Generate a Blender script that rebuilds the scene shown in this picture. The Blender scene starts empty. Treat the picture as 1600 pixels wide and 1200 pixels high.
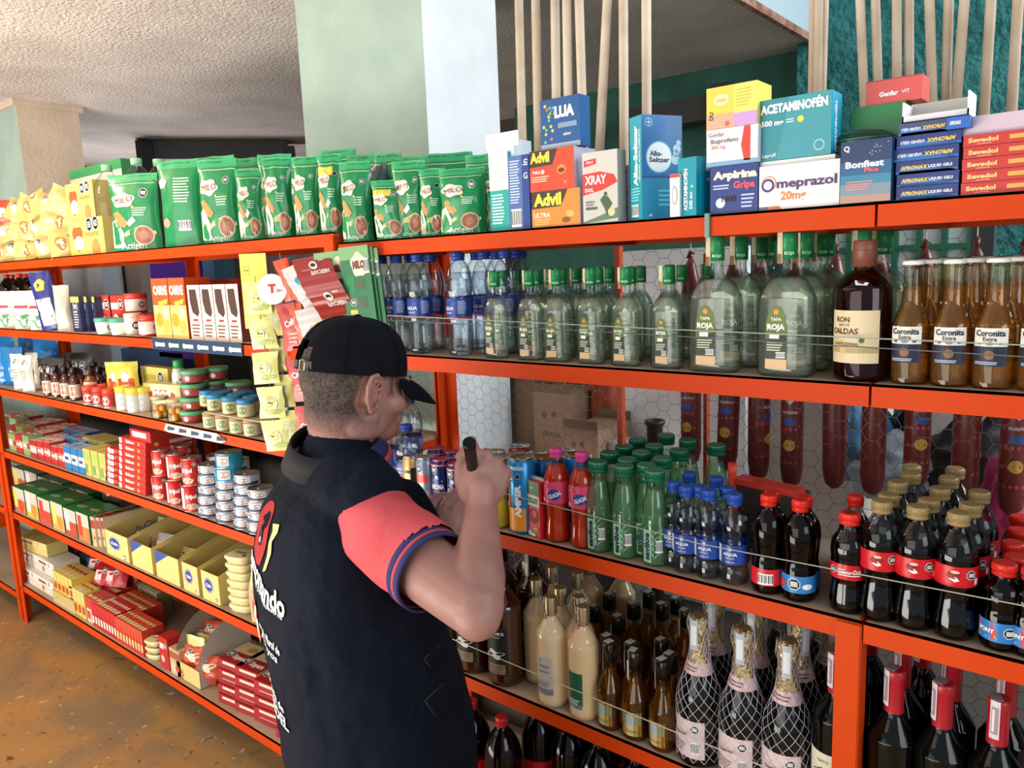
import bpy, bmesh, math, random
from mathutils import Vector, Matrix, Euler, noise
random.seed(7)
SC = bpy.context.scene
COL = SC.collection
PI = math.pi
def R(d): return math.radians(d)
# ---------------------------------------------------------------- camera
CAM = Vector((0.0, -1.25, 1.71)); FPX = 1200.0
YAW, PITCH, ROLL = -.69115, -.15353, -.03846
_f = Vector((math.cos(PITCH)*math.sin(YAW), math.cos(PITCH)*math.cos(YAW), math.sin(PITCH)))
_r = Vector((math.cos(YAW), -math.sin(YAW), 0)); _u = _r.cross(_f)
_c, _s = math.cos(ROLL), math.sin(ROLL)
_r, _u = _c*_r+_s*_u, -_s*_r+_c*_u
cd = bpy.data.cameras.new('camera'); cam = bpy.data.objects.new('camera', cd); COL.objects.link(cam)
cd.sensor_width = 36; cd.sensor_fit = 'HORIZONTAL'; cd.lens = 36*FPX/1600; cd.clip_start = .02; cd.clip_end = 60
cam.matrix_world = Matrix(((_r.x, _u.x, -_f.x, CAM.x), (_r.y, _u.y, -_f.y, CAM.y), (_r.z, _u.z, -_f.z, CAM.z), (0, 0, 0, 1)))
SC.camera = cam
# points seen at a pixel of the photograph, on a known plane of the room
def ray(x, y): return _r*((x-800)/FPX)-_u*((y-600)/FPX)+_f
def atY(x, y, v=0.): d = ray(x, y); return CAM+d*((v-CAM.y)/d.y)
def atZ(x, y, v): d = ray(x, y); return CAM+d*((v-CAM.z)/d.z)
def atX(x, y, v): d = ray(x, y); return CAM+d*((v-CAM.x)/d.x)
def atD(x, y, v): return CAM+ray(x, y)*v
# ---------------------------------------------------------------- world, light, exposure
SC.view_settings.view_transform = 'Standard'; SC.view_settings.look = 'None'
SC.view_settings.exposure = 0.2; SC.view_settings.gamma = 1.0
SC.cycles.transparent_max_bounces = 28; SC.cycles.max_bounces = 6; SC.cycles.diffuse_bounces = 3
SC.cycles.glossy_bounces = 3; SC.cycles.transmission_bounces = 4; SC.cycles.caustics_reflective = False
SC.cycles.caustics_refractive = False; SC.cycles.sample_clamp_indirect = 4.0
w = bpy.data.worlds.new('world'); SC.world = w; w.use_nodes = True
bg = w.node_tree.nodes['Background']; bg.inputs[0].default_value = (.80, .90, 1.0, 1); bg.inputs[1].default_value = .40
def area(name, loc, target, sx, sy, power, col):
    l = bpy.data.lights.new(name, 'AREA'); l.shape = 'RECTANGLE'; l.size = sx; l.size_y = sy; l.energy = power; l.color = col
    o = bpy.data.objects.new(name, l); COL.objects.link(o); o.location = loc
    o.rotation_euler = (Vector(target)-Vector(loc)).to_track_quat('-Z', 'Y').to_euler()
    return o
area('daylight_street_door', (2.9, -1.5, 2.2), (-.9, .3, 1.5), 1.8, 1.8, 42, (.90, .96, 1.0))
area('added_storeroom_fill', (-6.6, 1.7, 1.3), (-4.2, 1.5, 2.7), 1.2, 1.0, 26, (.95, .95, 1.0))  # unseen fill light added to brighten the ceiling behind the shelving
area('daylight_high_window', (2.2, 1.5, 3.0), (-1.7, .6, 1.6), 1.8, 1.5, 125, (.88, .95, 1.0))
area('shop_front_daylight', (-1.9, -4.0, 1.7), (-2.2, .2, 2.3), 4.0, 1.8, 62, (1.0, .96, .90))
area('added_ceiling_fill', (-3.2, -2.6, .12), (-3.0, -1.6, 2.7), 4.4, 2.4, 330, (1.0, .95, .88))  # added upward fill just above the floor, out of view, to lift the ceiling
pl = bpy.data.lights.new('warm_ceiling_lamp', 'POINT'); pl.energy = 26; pl.shadow_soft_size = .12; pl.color = (1.0, .84, .64)
po = bpy.data.objects.new('warm_ceiling_lamp', pl); COL.objects.link(po); po.location = (-3.3, -.85, 2.42)

# ---------------------------------------------------------------- materials
_M = {}
def lin(h):
    h = h.lstrip('#'); v = [int(h[i:i+2], 16)/255 for i in (0, 2, 4)]
    return tuple(((c+.055)/1.055)**2.4 if c > .04045 else c/12.92 for c in v)+(1,)
def mat(h, r=.5, metal=0., spec=.5, coat=0., bump=0., bscale=60., var=0.):
    k = (h, r, metal, spec, coat, bump, bscale, var)
    if k in _M: return _M[k]
    m = bpy.data.materials.new('paint_'+h.strip('#')); m.use_nodes = True; nt = m.node_tree
    b = nt.nodes['Principled BSDF']; b.inputs['Base Color'].default_value = lin(h); b.inputs['Roughness'].default_value = r
    b.inputs['Metallic'].default_value = metal; b.inputs['Specular IOR Level'].default_value = spec
    if coat: b.inputs['Coat Weight'].default_value = coat; b.inputs['Coat Roughness'].default_value = .08
    if bump or var:
        tc = nt.nodes.new('ShaderNodeTexCoord'); n = nt.nodes.new('ShaderNodeTexNoise'); n.inputs['Scale'].default_value = bscale
        n.inputs['Detail'].default_value = 4; nt.links.new(tc.outputs['Object'], n.inputs['Vector'])
        if bump:
            bp = nt.nodes.new('ShaderNodeBump'); bp.inputs['Strength'].default_value = bump; bp.inputs['Distance'].default_value = .01
            nt.links.new(n.outputs['Fac'], bp.inputs['Height']); nt.links.new(bp.outputs['Normal'], b.inputs['Normal'])
        if var:
            mx = nt.nodes.new('ShaderNodeMix'); mx.data_type = 'RGBA'; c = lin(h)
            mx.inputs[6].default_value = tuple(x*(1-var) for x in c[:3])+(1,); mx.inputs[7].default_value = tuple(min(1, x*(1+var)) for x in c[:3])+(1,)
            nt.links.new(n.outputs['Fac'], mx.inputs[0]); nt.links.new(mx.outputs[2], b.inputs['Base Color'])
    _M[k] = m; return m
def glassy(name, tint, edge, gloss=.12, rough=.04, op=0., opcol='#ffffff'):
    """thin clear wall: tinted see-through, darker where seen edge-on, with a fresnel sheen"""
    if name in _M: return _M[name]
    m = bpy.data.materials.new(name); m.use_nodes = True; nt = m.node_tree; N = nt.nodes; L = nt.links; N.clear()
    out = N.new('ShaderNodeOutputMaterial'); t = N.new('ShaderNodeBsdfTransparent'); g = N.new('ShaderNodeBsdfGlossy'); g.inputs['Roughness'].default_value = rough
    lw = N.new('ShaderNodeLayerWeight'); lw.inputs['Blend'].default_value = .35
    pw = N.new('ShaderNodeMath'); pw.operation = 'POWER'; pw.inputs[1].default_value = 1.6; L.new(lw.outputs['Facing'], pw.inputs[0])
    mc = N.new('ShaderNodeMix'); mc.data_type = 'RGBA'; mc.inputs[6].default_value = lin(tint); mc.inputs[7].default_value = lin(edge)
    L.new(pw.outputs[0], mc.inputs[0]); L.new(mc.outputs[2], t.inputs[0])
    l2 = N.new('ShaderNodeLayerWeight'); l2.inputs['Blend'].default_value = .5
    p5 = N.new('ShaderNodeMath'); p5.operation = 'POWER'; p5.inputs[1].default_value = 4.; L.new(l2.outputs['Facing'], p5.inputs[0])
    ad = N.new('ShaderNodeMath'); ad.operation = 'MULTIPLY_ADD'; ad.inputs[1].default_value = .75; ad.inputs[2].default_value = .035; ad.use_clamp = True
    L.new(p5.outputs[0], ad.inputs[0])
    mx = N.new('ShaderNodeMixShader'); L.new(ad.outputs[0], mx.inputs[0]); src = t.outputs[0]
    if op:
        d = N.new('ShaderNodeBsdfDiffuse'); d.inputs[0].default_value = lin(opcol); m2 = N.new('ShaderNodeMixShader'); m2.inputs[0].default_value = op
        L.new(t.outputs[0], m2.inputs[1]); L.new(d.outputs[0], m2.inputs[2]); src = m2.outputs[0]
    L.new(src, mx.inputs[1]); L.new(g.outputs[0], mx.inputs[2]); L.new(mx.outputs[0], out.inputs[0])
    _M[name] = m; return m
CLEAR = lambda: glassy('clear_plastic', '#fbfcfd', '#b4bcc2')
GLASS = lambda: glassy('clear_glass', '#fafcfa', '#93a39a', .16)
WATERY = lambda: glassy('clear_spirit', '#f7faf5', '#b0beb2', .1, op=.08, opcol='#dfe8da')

# ---------------------------------------------------------------- mesh builder
_TXT = {}
def text_mesh(s, bold=0.):
    k = (s, bold)
    if k in _TXT: return _TXT[k]
    c = bpy.data.curves.new('t', 'FONT'); c.body = s; c.resolution_u = 2; c.offset = bold; c.align_x = 'CENTER'; c.align_y = 'CENTER'
    o = bpy.data.objects.new('t', c); COL.objects.link(o)
    me = o.to_mesh(); vs = [(v.co.x, v.co.y) for v in me.vertices]; fs = [tuple(p.vertices) for p in me.polygons]
    o.to_mesh_clear(); bpy.data.objects.remove(o); bpy.data.curves.remove(c)
    if vs:
        x0 = min(v[0] for v in vs); x1 = max(v[0] for v in vs); y0 = min(v[1] for v in vs); y1 = max(v[1] for v in vs)
        cx, cy = (x0+x1)/2, (y0+y1)/2; vs = [(a-cx, b-cy) for a, b in vs]; _TXT[k] = (vs, fs, x1-x0, y1-y0)
    else: _TXT[k] = (vs, fs, 1, 1)
    return _TXT[k]
class MB:
    def __init__(s): s.v = []; s.f = []; s.m = []; s.sm = []
    def add(s, vs, fs, m, smooth=False):
        b = len(s.v); s.v += [tuple(x) for x in vs]
        for f in fs: s.f.append(tuple(b+i for i in f)); s.m.append(m); s.sm.append(smooth)
        return b
    def box(s, x0, x1, y0, y1, z0, z1, m, skip=(), mt=None):
        """faces in the order front(-y) back right(+x) left top bottom; mt: {face: material}"""
        v = [(x0, y0, z0), (x1, y0, z0), (x1, y1, z0), (x0, y1, z0), (x0, y0, z1), (x1, y0, z1), (x1, y1, z1), (x0, y1, z1)]
        F = {'f': (0, 1, 5, 4), 'b': (2, 3, 7, 6), 'r': (1, 2, 6, 5), 'l': (3, 0, 4, 7), 't': (4, 5, 6, 7), 'd': (3, 2, 1, 0)}
        b = len(s.v); s.v += v
        for k, f in F.items():
            if k in skip: continue
            s.f.append(tuple(b+i for i in f)); s.m.append((mt or {}).get(k, m)); s.sm.append(False)
        return s
    def lathe(s, prof, m, seg=20, c=(0, 0), cap0=True, cap1=True, sq=0., ratio=1., mt=None, bend=None, smooth=True):
        """prof [(r, z)]; sq>0 squares the section; ratio = depth/width; mt = list of materials per band"""
        b = len(s.v)
        for r, z in prof:
            for i in range(seg):
                a = 2*PI*i/seg; ca, sa = math.cos(a), math.sin(a)
                if sq and r > 0:
                    p = 2+sq*6; k = (abs(ca)**p+abs(sa)**p)**(-1/p); ca *= k; sa *= k
                s.v.append((c[0]+r*ca, c[1]+r*sa*ratio, z))
        for j in range(len(prof)-1):
            for i in range(seg):
                k = (i+1) % seg
                s.f.append((b+j*seg+i, b+j*seg+k, b+(j+1)*seg+k, b+(j+1)*seg+i)); s.m.append(mt[j] if mt else m); s.sm.append(smooth)
        if cap0: s.f.append(tuple(b+i for i in reversed(range(seg)))); s.m.append(mt[0] if mt else m); s.sm.append(False)
        if cap1: s.f.append(tuple(b+(len(prof)-1)*seg+i for i in range(seg))); s.m.append(mt[-1] if mt else m); s.sm.append(False)
        return s
    def tube(s, pts, rad, m, seg=8, cap=True):
        pts = [Vector(p) for p in pts]; n = len(pts); rad = rad if isinstance(rad, (list, tuple)) else [rad]*n
        b = len(s.v); up = None
        for i, p in enumerate(pts):
            t = (pts[min(i+1, n-1)]-pts[max(i-1, 0)]).normalized()
            if up is None: up = t.orthogonal().normalized()
            up = (up-t*up.dot(t)).normalized(); q = t.cross(up)
            for k in range(seg):
                a = 2*PI*k/seg; s.v.append(tuple(p+(up*math.cos(a)+q*math.sin(a))*rad[i]))
        for i in range(n-1):
            for k in range(seg):
                j = (k+1) % seg; s.f.append((b+i*seg+k, b+i*seg+j, b+(i+1)*seg+j, b+(i+1)*seg+k)); s.m.append(m); s.sm.append(True)
        if cap:
            s.f.append(tuple(b+k for k in reversed(range(seg)))); s.m.append(m); s.sm.append(False)
            s.f.append(tuple(b+(n-1)*seg+k for k in range(seg))); s.m.append(m); s.sm.append(False)
        return s
    def build(s, name, parent=None, label=None, **kw):
        me = bpy.data.meshes.new(name); me.from_pydata(s.v, [], s.f)
        ms = []
        for x in s.m:
            if x not in ms: ms.append(x)
        for x in ms: me.materials.append(x)
        ix = {x: i for i, x in enumerate(ms)}
        me.polygons.foreach_set('material_index', [ix[x] for x in s.m]); me.polygons.foreach_set('use_smooth', s.sm); me.update()
        o = bpy.data.objects.new(name, me); COL.objects.link(o); o.parent = parent
        if label: o['label'] = label
        for k, v in kw.items(): o[k] = v
        return o
# a printable surface: map(u, v, lift) -> point, u to the right and v up, in metres
class Surf:
    def __init__(s, mb, fn, nu=1): s.b = mb; s.fn = fn; s.nu = nu
    def poly(s, pts, m, lift=.0004):
        s.b.add([s.fn(u, v, lift) for u, v in pts], [tuple(range(len(pts)))], m)
    def rect(s, u0, u1, v0, v1, m, lift=.0003, nv=1):
        n = s.nu if s.nu == 1 else max(1, int(math.ceil(abs(u1-u0)/s.nu))); vs = []; fs = []
        if s.nu != 1: nv = max(nv, int(math.ceil(abs(v1-v0)/(s.nu*3))))
        for j in range(nv+1):
            for i in range(n+1): vs.append(s.fn(u0+(u1-u0)*i/n, v0+(v1-v0)*j/nv, lift))
        for j in range(nv):
            for i in range(n): a = j*(n+1)+i; fs.append((a, a+1, a+n+2, a+n+1))
        s.b.add(vs, fs, m)
    def disc(s, u, v, r, m, lift=.0005, n=16, ry=None, rot=0.):
        ry = ry or r
        pts = [(u+r*math.cos(2*PI*i/n+rot), v+ry*math.sin(2*PI*i/n+rot)) for i in range(n)]
        vs = [s.fn(u, v, lift)]+[s.fn(a, b, lift) for a, b in pts]
        s.b.add(vs, [(0, i+1, (i+1) % n+1) for i in range(n)], m)
    def blob(s, u, v, r, ry, m, lift=.0005, n=22, k=5, amp=.1, ph=0.):
        vs = [s.fn(u, v, lift)]
        for i in range(n):
            a = 2*PI*i/n; q = 1+amp*math.sin(k*a+ph); vs.append(s.fn(u+r*q*math.cos(a), v+ry*q*math.sin(a), lift))
        s.b.add(vs, [(0, i+1, (i+1) % n+1) for i in range(n)], m)
    def text(s, t, u, v, m, w=None, h=None, lift=.0008, bold=.012, shear=0., rot=0., flip=False):
        vs, fs, tw, th = text_mesh(t, bold)
        if w and h: sx, sy = w/tw, h/th
        elif w: sx = sy = w/tw
        else: sx = sy = h/th
        c, q = math.cos(rot), math.sin(rot); P = []
        for a, b in vs:
            x = a*sx+b*sy*shear; y = b*sy
            P.append(s.fn(u+x*c-y*q, v+x*q+y*c, lift))
        s.b.add(P, fs, m)
    def seal(s, u, v, r, lift=.0007):
        """black octagon warning mark with a pale rim and lines"""
        s.disc(u, v, r, mat('#f2f2ee'), lift, 8, rot=PI/8); s.disc(u, v, r*.88, mat('#141414'), lift+.0002, 8, rot=PI/8)
        if r > .006:
            for k in (-.28, 0, .28): s.rect(u-r*.55, u+r*.55, v+k*r-.09*r, v+k*r+.09*r, mat('#f2f2ee'), lift+.0004)
    def bars(s, u0, u1, v0, v1, lift=.0006):
        s.rect(u0, u1, v0, v1, mat('#f4f4f2'), lift); n = 9; w = (u1-u0)/n
        for i in range(n): s.rect(u0+w*(i+.15), u0+w*(i+.15+(.35 if i % 2 else .6)), v0+(v1-v0)*.15, v1-(v1-v0)*.1, mat('#1b1b1b'), lift+.0002)
    def lines(s, u0, u1, v0, v1, n, m, lift=.0006, rnd=.3, seed=0):
        rr = random.Random(seed); hh = (v1-v0)/n
        for i in range(n):
            e = (u1-u0)*(1-rr.random()*rnd); s.rect(u0, u0+e, v0+hh*(i+.25), v0+hh*(i+.7), m, lift)
def flat(mb, o, u, v, n):
    o, u, v, n = Vector(o), Vector(u), Vector(v), Vector(n)
    return Surf(mb, lambda a, b, l: o+u*a+v*b+n*l)
def front(mb, y=0, x=0, z=0): return flat(mb, (x, y, z), (1, 0, 0), (0, 0, 1), (0, -1, 0))
def cyl(mb, rad, rot=0., z0=0., step=.006, ratio=1., sq=0.):
    """print on the front of an upright round body; rad is a number or a function of z"""
    rf = rad if callable(rad) else (lambda z: rad)
    def fn(u, v, l):
        r = rf(z0+v); a = -PI/2+rot+u/max(r, .004); ca, sa = math.cos(a), math.sin(a)
        if sq: p = 2+sq*6; k = (abs(ca)**p+abs(sa)**p)**(-1/p); ca *= k; sa *= k
        return Vector(((r+l)*ca, (r+l)*sa*ratio, z0+v))
    return Surf(mb, fn, step)
# ---------------------------------------------------------------- things
def empty(name, loc=(0, 0, 0), rz=0., label=None, cat=None, group=None):
    o = bpy.data.objects.new(name, None); COL.objects.link(o); o.location = loc; o.rotation_euler = (0, 0, rz); o.empty_display_size = .05
    tag(o, label, cat, group); return o
def tag(o, label=None, cat=None, group=None, kind=None):
    if label: o['label'] = label
    if cat: o['category'] = cat
    if group: o['group'] = group
    if kind: o['kind'] = kind
    return o
KIDS = {}
def kids(o):
    return [c for c in o.children]
def dup(o, parent=None):
    c = o.copy(); COL.objects.link(c)
    if parent: c.parent = parent
    for ch in o_children(o): dup(ch, c)
    return c
_CH = {}
def o_children(o):
    k = o.name
    if k not in _CH: _CH[k] = list(o.children)
    return _CH[k]
_USED = set()
def put(proto, loc, rz=0., label=None, cat=None, group=None, rx=0., ry=0., sc=None):
    """place a thing: the first time the source itself, afterwards a copy of it and of its parts"""
    if proto.name in _USED: o = dup(proto)
    else: o_children(proto); _USED.add(proto.name); o = proto
    o.location = loc; o.rotation_euler = (rx, ry, rz)
    if sc: o.scale = (sc, sc, sc) if not isinstance(sc, (tuple, list)) else sc
    tag(o, label, cat, group); return o
ORD = ['first', 'second', 'third', 'fourth', 'fifth', 'sixth', 'seventh', 'eighth', 'ninth', 'tenth', 'eleventh', 'twelfth', 'thirteenth', 'fourteenth', 'fifteenth', 'sixteenth', 'seventeenth', 'eighteenth', 'nineteenth', 'twentieth']
for _k in list(range(20, 200)): ORD.append(None)
ROWS = ['in the front row', 'in the second row', 'in the third row', 'in the fourth row', 'in the fifth row', 'in the sixth row']
# ================================================================ the setting
def struct(mb, name): o = mb.build(name); o['kind'] = 'structure'; return o
def noisy(name, c1, c2, scale, rough=.8, bump=.3, bs=None, detail=6, dist=.01, c3=None):
    m = bpy.data.materials.new(name); m.use_nodes = True; nt = m.node_tree; N = nt.nodes; L = nt.links; b = N['Principled BSDF']
    tc = N.new('ShaderNodeTexCoord'); n = N.new('ShaderNodeTexNoise'); n.inputs['Scale'].default_value = scale; n.inputs['Detail'].default_value = detail
    L.new(tc.outputs['Object'], n.inputs['Vector']); r = N.new('ShaderNodeValToRGB'); L.new(n.outputs['Fac'], r.inputs[0]); L.new(r.outputs[0], b.inputs['Base Color'])
    r.color_ramp.elements[0].position = .38; r.color_ramp.elements[1].position = .62
    r.color_ramp.elements[0].color = lin(c1); r.color_ramp.elements[1].color = lin(c2)
    if c3: e = r.color_ramp.elements.new(.72); e.color = lin(c3)
    b.inputs['Roughness'].default_value = rough
    n2 = N.new('ShaderNodeTexNoise'); n2.inputs['Scale'].default_value = bs or scale*3; n2.inputs['Detail'].default_value = 3; L.new(tc.outputs['Object'], n2.inputs['Vector'])
    bp = N.new('ShaderNodeBump'); bp.inputs['Strength'].default_value = bump; bp.inputs['Distance'].default_value = dist
    L.new(n2.outputs['Fac'], bp.inputs['Height']); L.new(bp.outputs['Normal'], b.inputs['Normal']); return m
def floor_mat():
    m = bpy.data.materials.new('stained_concrete'); m.use_nodes = True; nt = m.node_tree; N = nt.nodes; L = nt.links; b = N['Principled BSDF']
    tc = N.new('ShaderNodeTexCoord')
    def noise_(s, d=6, dis=0):
        n = N.new('ShaderNodeTexNoise'); n.inputs['Scale'].default_value = s; n.inputs['Detail'].default_value = d; n.inputs['Distortion'].default_value = dis
        L.new(tc.outputs['Object'], n.inputs['Vector']); return n
    def ramp(n, p, q, c1, c2):
        r = N.new('ShaderNodeValToRGB'); r.color_ramp.elements[0].position = p; r.color_ramp.elements[1].position = q
        r.color_ramp.elements[0].color = c1; r.color_ramp.elements[1].color = c2; L.new(n.outputs['Fac'], r.inputs[0]); return r
    base = ramp(noise_(2.6, 7, .6), .36, .64, lin('#8f7a5c'), lin('#b98a4c'))
    worn = ramp(noise_(14, 8, .8), .60, .66, (0, 0, 0, 1), (1, 1, 1, 1)); pale = ramp(noise_(22, 4, .5), .665, .69, (0, 0, 0, 1), (1, 1, 1, 1))
    dark = ramp(noise_(19, 5, 1.2), .66, .70, (0, 0, 0, 1), (1, 1, 1, 1))
    prev = base.outputs[0]
    for msk, col, k in ((worn, '#84775f', .7), (pale, '#cfc6ae', .8), (dark, '#4a2f18', .8)):
        mx = N.new('ShaderNodeMix'); mx.data_type = 'RGBA'; mu = N.new('ShaderNodeMath'); mu.operation = 'MULTIPLY'; mu.inputs[1].default_value = k
        L.new(msk.outputs[0], mu.inputs[0]); L.new(mu.outputs[0], mx.inputs[0]); L.new(prev, mx.inputs[6]); mx.inputs[7].default_value = lin(col); prev = mx.outputs[2]
    L.new(prev, b.inputs['Base Color']); b.inputs['Roughness'].default_value = .45
    n2 = noise_(60, 4); bp = N.new('ShaderNodeBump'); bp.inputs['Strength'].default_value = .15; bp.inputs['Distance'].default_value = .005
    L.new(n2.outputs['Fac'], bp.inputs['Height']); L.new(bp.outputs['Normal'], b.inputs['Normal']); return m
b = MB(); b.box(-7.4, 3.4, -4.4, 3.2, -.1, 0, floor_mat()); struct(b, 'floor')
ceilm = noisy('stippled_ceiling', '#d0c3bb', '#dfd2c9', 3, .9, .6, 75, dist=.02)
b = MB(); b.box(-7.4, -1.3, -3.2, 3.2, 2.7, 2.95, ceilm, mt={'r': mat('#b9ccd0', .7)}); struct(b, 'ceiling')
# slab edge: pale fascia with a worn brown strip along its foot
b = MB(); b.box(-1.3, -1.288, -3.2, 2.74, 2.712, 3.3, mat('#b9ccd3', .7)); b.box(-1.3, -1.275, -3.2, 2.74, 2.68, 2.712, noisy('worn_brown', '#8a5a48', '#b08a78', 20)); struct(b, 'trim_slab')
green = noisy('dark_green_wall', '#2f6152', '#3b7262', 4, .8, .3, 60)
teal = noisy('teal_rough_wall', '#1d5f5c', '#2e7672', 9, .85, 1.0, 26, dist=.03)
b = MB(); b.box(-3.2, -1.36, 2.75, 2.9, 0, 2.7, green); struct(b, 'wall_back_green')
b = MB(); b.box(-1.36, 3.2, 2.62, 2.9, 0, 4.2, teal); struct(b, 'wall_back_teal')
dark = noisy('dim_far_wall', '#4a423f', '#5a504b', 2, .9, .2)
b = MB(); b.box(-7.4, -7.2, -3.2, 3.2, 0, 2.7, dark); struct(b, 'wall_far')
b = MB(); b.box(-7.2, -3.2, 3.0, 3.2, 0, 2.7, dark); struct(b, 'wall_back_dim')
pg = noisy('pale_green_plaster', '#98ada2', '#a3b7ab', 5, .85, .35, 40); pw_ = noisy('white_plaster', '#dfe4e6', '#eceff0', 5, .85, .25, 30)
pb = noisy('cream_plaster', '#c9b6a2', '#d4c1ad', 5, .85, .35, 40)
b = MB(); b.box(-2.31, -1.705, .46, .80, 0, 2.7, pg, mt={'r': pw_}); o = struct(b, 'pillar_middle'); 
b = MB(); b.box(-5.7, -4.8, .43, .75, 0, 2.7, pg, mt={'r': pb}); b.box(-5.7, -4.78, .41, .77, 2.665, 2.7, pb); struct(b, 'pillar_far')
# ---- things behind the shelving
def thing1(mb, name, label, cat, group=None, loc=None, rz=0):
    o = mb.build(name); tag(o, label, cat, group)
    if loc is not None: o.location = loc; o.rotation_euler = (0, 0, rz)
    return o
p0 = Vector((-5.62, 1.5, 2.49)); p1 = Vector((-5.02, 2.3, 2.49)); dvec = (p1-p0); L0 = dvec.length
root = empty('shutter_housing', p0, math.atan2(dvec.y, dvec.x), 'long dark shutter housing hanging under the dim far ceiling', 'shutter housing')
m = MB(); m.box(0, L0, 0, .25, .04, .2, mat('#26262a', .5)); m.build('housing', root)
m = MB(); m.box(.08, L0-.03, -.005, .0, .045, .07, mat('#9a9aa0', .3, 1)); m.build('slot', root, 'pale metal slot')
m = MB(); m.box(-.04, .07, -.02, .27, -.06, .2, mat('#1b1b1e', .6)); m.build('end_bracket', root)
m = MB(); m.box(L0-.02, L0+.05, -.02, .27, 0, .16, mat('#1b1b1e', .6)); m.build('end_bracket', root)
root = empty('wall_speaker', (-1.95, 2.52, 2.36), 0, 'dark box lamp fixture high on the green wall behind the wooden poles', 'fixture')
m = MB(); m.box(-.35, .28, 0, .14, .04, .16, mat('#3a3837', .6)); m.build('body', root)
m = MB(); m.box(.2, .3, -.02, .16, 0, .2, mat('#2a2c33', .5)); m.build('end_cap', root)

# wooden poles leaning behind the shelf: (top pixel, bottom pixel)
poles = [((785, 0), (804, 200)), ((812, 0), (833, 240)), ((843, 0), (862, 240)), ((862, 0), (876, 175)), ((882, 0), (899, 180)), ((927, 0), (929, 232)), ((953, 0), (969, 250)), ((990, 0), (1002, 200)),
         ((1264, 0), (1265, 150)), ((1272, 0), (1273, 150)), ((1281, 0), (1280, 150)),
         ((1338, 0), (1348, 170)), ((1362, 0), (1370, 170)), ((1396, 0), (1399, 170)), ((1415, 0), (1418, 170)), ((1448, 0), (1456, 190)), ((1478, 0), (1475, 190)), ((1503, 0), (1490, 190)), ((1545, 0), (1535, 200)), ((1588, 0), (1578, 200))]
wood = noisy('bare_wood', '#c3ad94', '#d6c3ac', 12, .6, .1)
for i, (a, c) in enumerate(poles):
    yv = .325-.012*(i % 2); A = atY(a[0], a[1], yv); B = atY(c[0], c[1], yv); d = (A-B)/(A.z-B.z)
    T = B+d*(2.66-B.z) if i < 8 else B+d*(3.3-B.z); F = B+d*(1.784-B.z); T.y += .1
    m = MB(); m.tube([F, F.lerp(T, .5), T], .0112 if i < 8 else .0082, wood, 10); o = m.build('wooden_pole')
    where = ['nearest the white pillar', 'in front of the small blue carton side', 'behind the blue sleep-aid carton, leftmost', 'behind the blue carton, middle', 'behind the blue carton, rightmost', 'directly right of the blue carton', 'seventh from the white pillar', 'rising behind the tall blue tablet carton',
             'leftmost of three tight together', 'middle of three tight together', 'rightmost of three tight together',
             'first on the teal wall', 'second on the teal wall', 'third on the teal wall', 'fourth on the teal wall', 'fifth on the teal wall', 'sixth on the teal wall', 'seventh on the teal wall', 'eighth on the teal wall', 'ninth on the teal wall, rightmost'][i]
    tag(o, 'slim bare wooden pole, '+where, 'wooden pole', 'wooden poles leaning behind the shelving')
# ================================================================ orange shelving
OR = noisy('orange_enamel', '#c83c05', '#ce4408', 3, .5, .08, 20)
ORL = noisy('orange_enamel_light', '#ee6a1a', '#f07822', 3, .38, .08, 20)
OR.node_tree.nodes['Principled BSDF'].inputs['Specular IOR Level'].default_value = .15
BOARD = noisy('shelf_board', '#a58f78', '#b7a18a', 4, .7, .1)
LZ = [1.81, 1.51, 1.22, .905, .593, .205]; RZ = [1.782, 1.508, 1.118, .73, .33]
DEP = .36
def shelving(name, label, x0, x1, zs, post_spec, frontcap=None):
    t = empty(name, (x0, 0, 0), 0, label, 'shelving unit', 'orange steel shelving units')
    W = x1-x0
    for z in zs:
        m = MB(); m.box(0, W, 0, .004, z-.036, z, OR); m.box(0, W, 0, .03, z-.004, z, OR); m.build('front_beam', t)
        m = MB(); m.box(0, W, DEP-.004, DEP, z-.036, z, OR); m.build('back_beam', t)
        m = MB(); m.box(.004, W-.004, .005, DEP-.005, z-.012, z+.0005, BOARD); m.build('shelf_board', t)
        for k in range(3):
            xx = (W-.03)*k/2; m = MB(); m.box(xx, xx+.03, .005, DEP-.005, z-.036, z-.012, OR); m.build('cross_brace', t)
    for (x, y, z1) in post_spec:
        sx = -1 if x > W-.1 else 1; sy = 1 if y < .1 else -1
        m = MB(); m.box(min(x, x+sx*.038), max(x, x+sx*.038), y-.002, y+.002, 0, z1, OR); yy = (y, y+sy*.036)
        m.box(x-.002, x+.002, min(yy), max(yy), 0, z1, OR); m.build('post', t)
        if y < .1:
            for z in zs:
                if z < z1: 
                    m = MB(); m.tube([(x+sx*.019, y-.006, z-.018), (x+sx*.019, y+.0, z-.018)], .006, mat('#7a7670', .4, 1), 8); m.build('bolt', t)
    return t
WL = 2.73
shelving('shelving_unit', 'long orange steel shelving unit holding groceries behind the crouched-over man', -4.33, -1.60, LZ, [(0, -.003, 1.22), (0, DEP+.003, 1.81), (WL, -.003, 1.8), (WL, DEP+.003, 1.81), (1.36, DEP+.003, 1.81)])
shelving('shelving_unit', 'orange steel shelving unit with medicine cartons on top and bottles below', -1.585, -.32, RZ, [(0, -.003, 1.10), (0, DEP+.003, 1.78), (1.265, -.003, 1.112), (1.265, DEP+.003, .73)])
shelving('shelving_unit', 'orange steel shelving unit at the near end with cola and wine bottles', -.316, .86, RZ, [(1.17, -.003, 1.78), (1.17, DEP+.003, 1.78), (0, DEP+.003, .73)])
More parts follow.
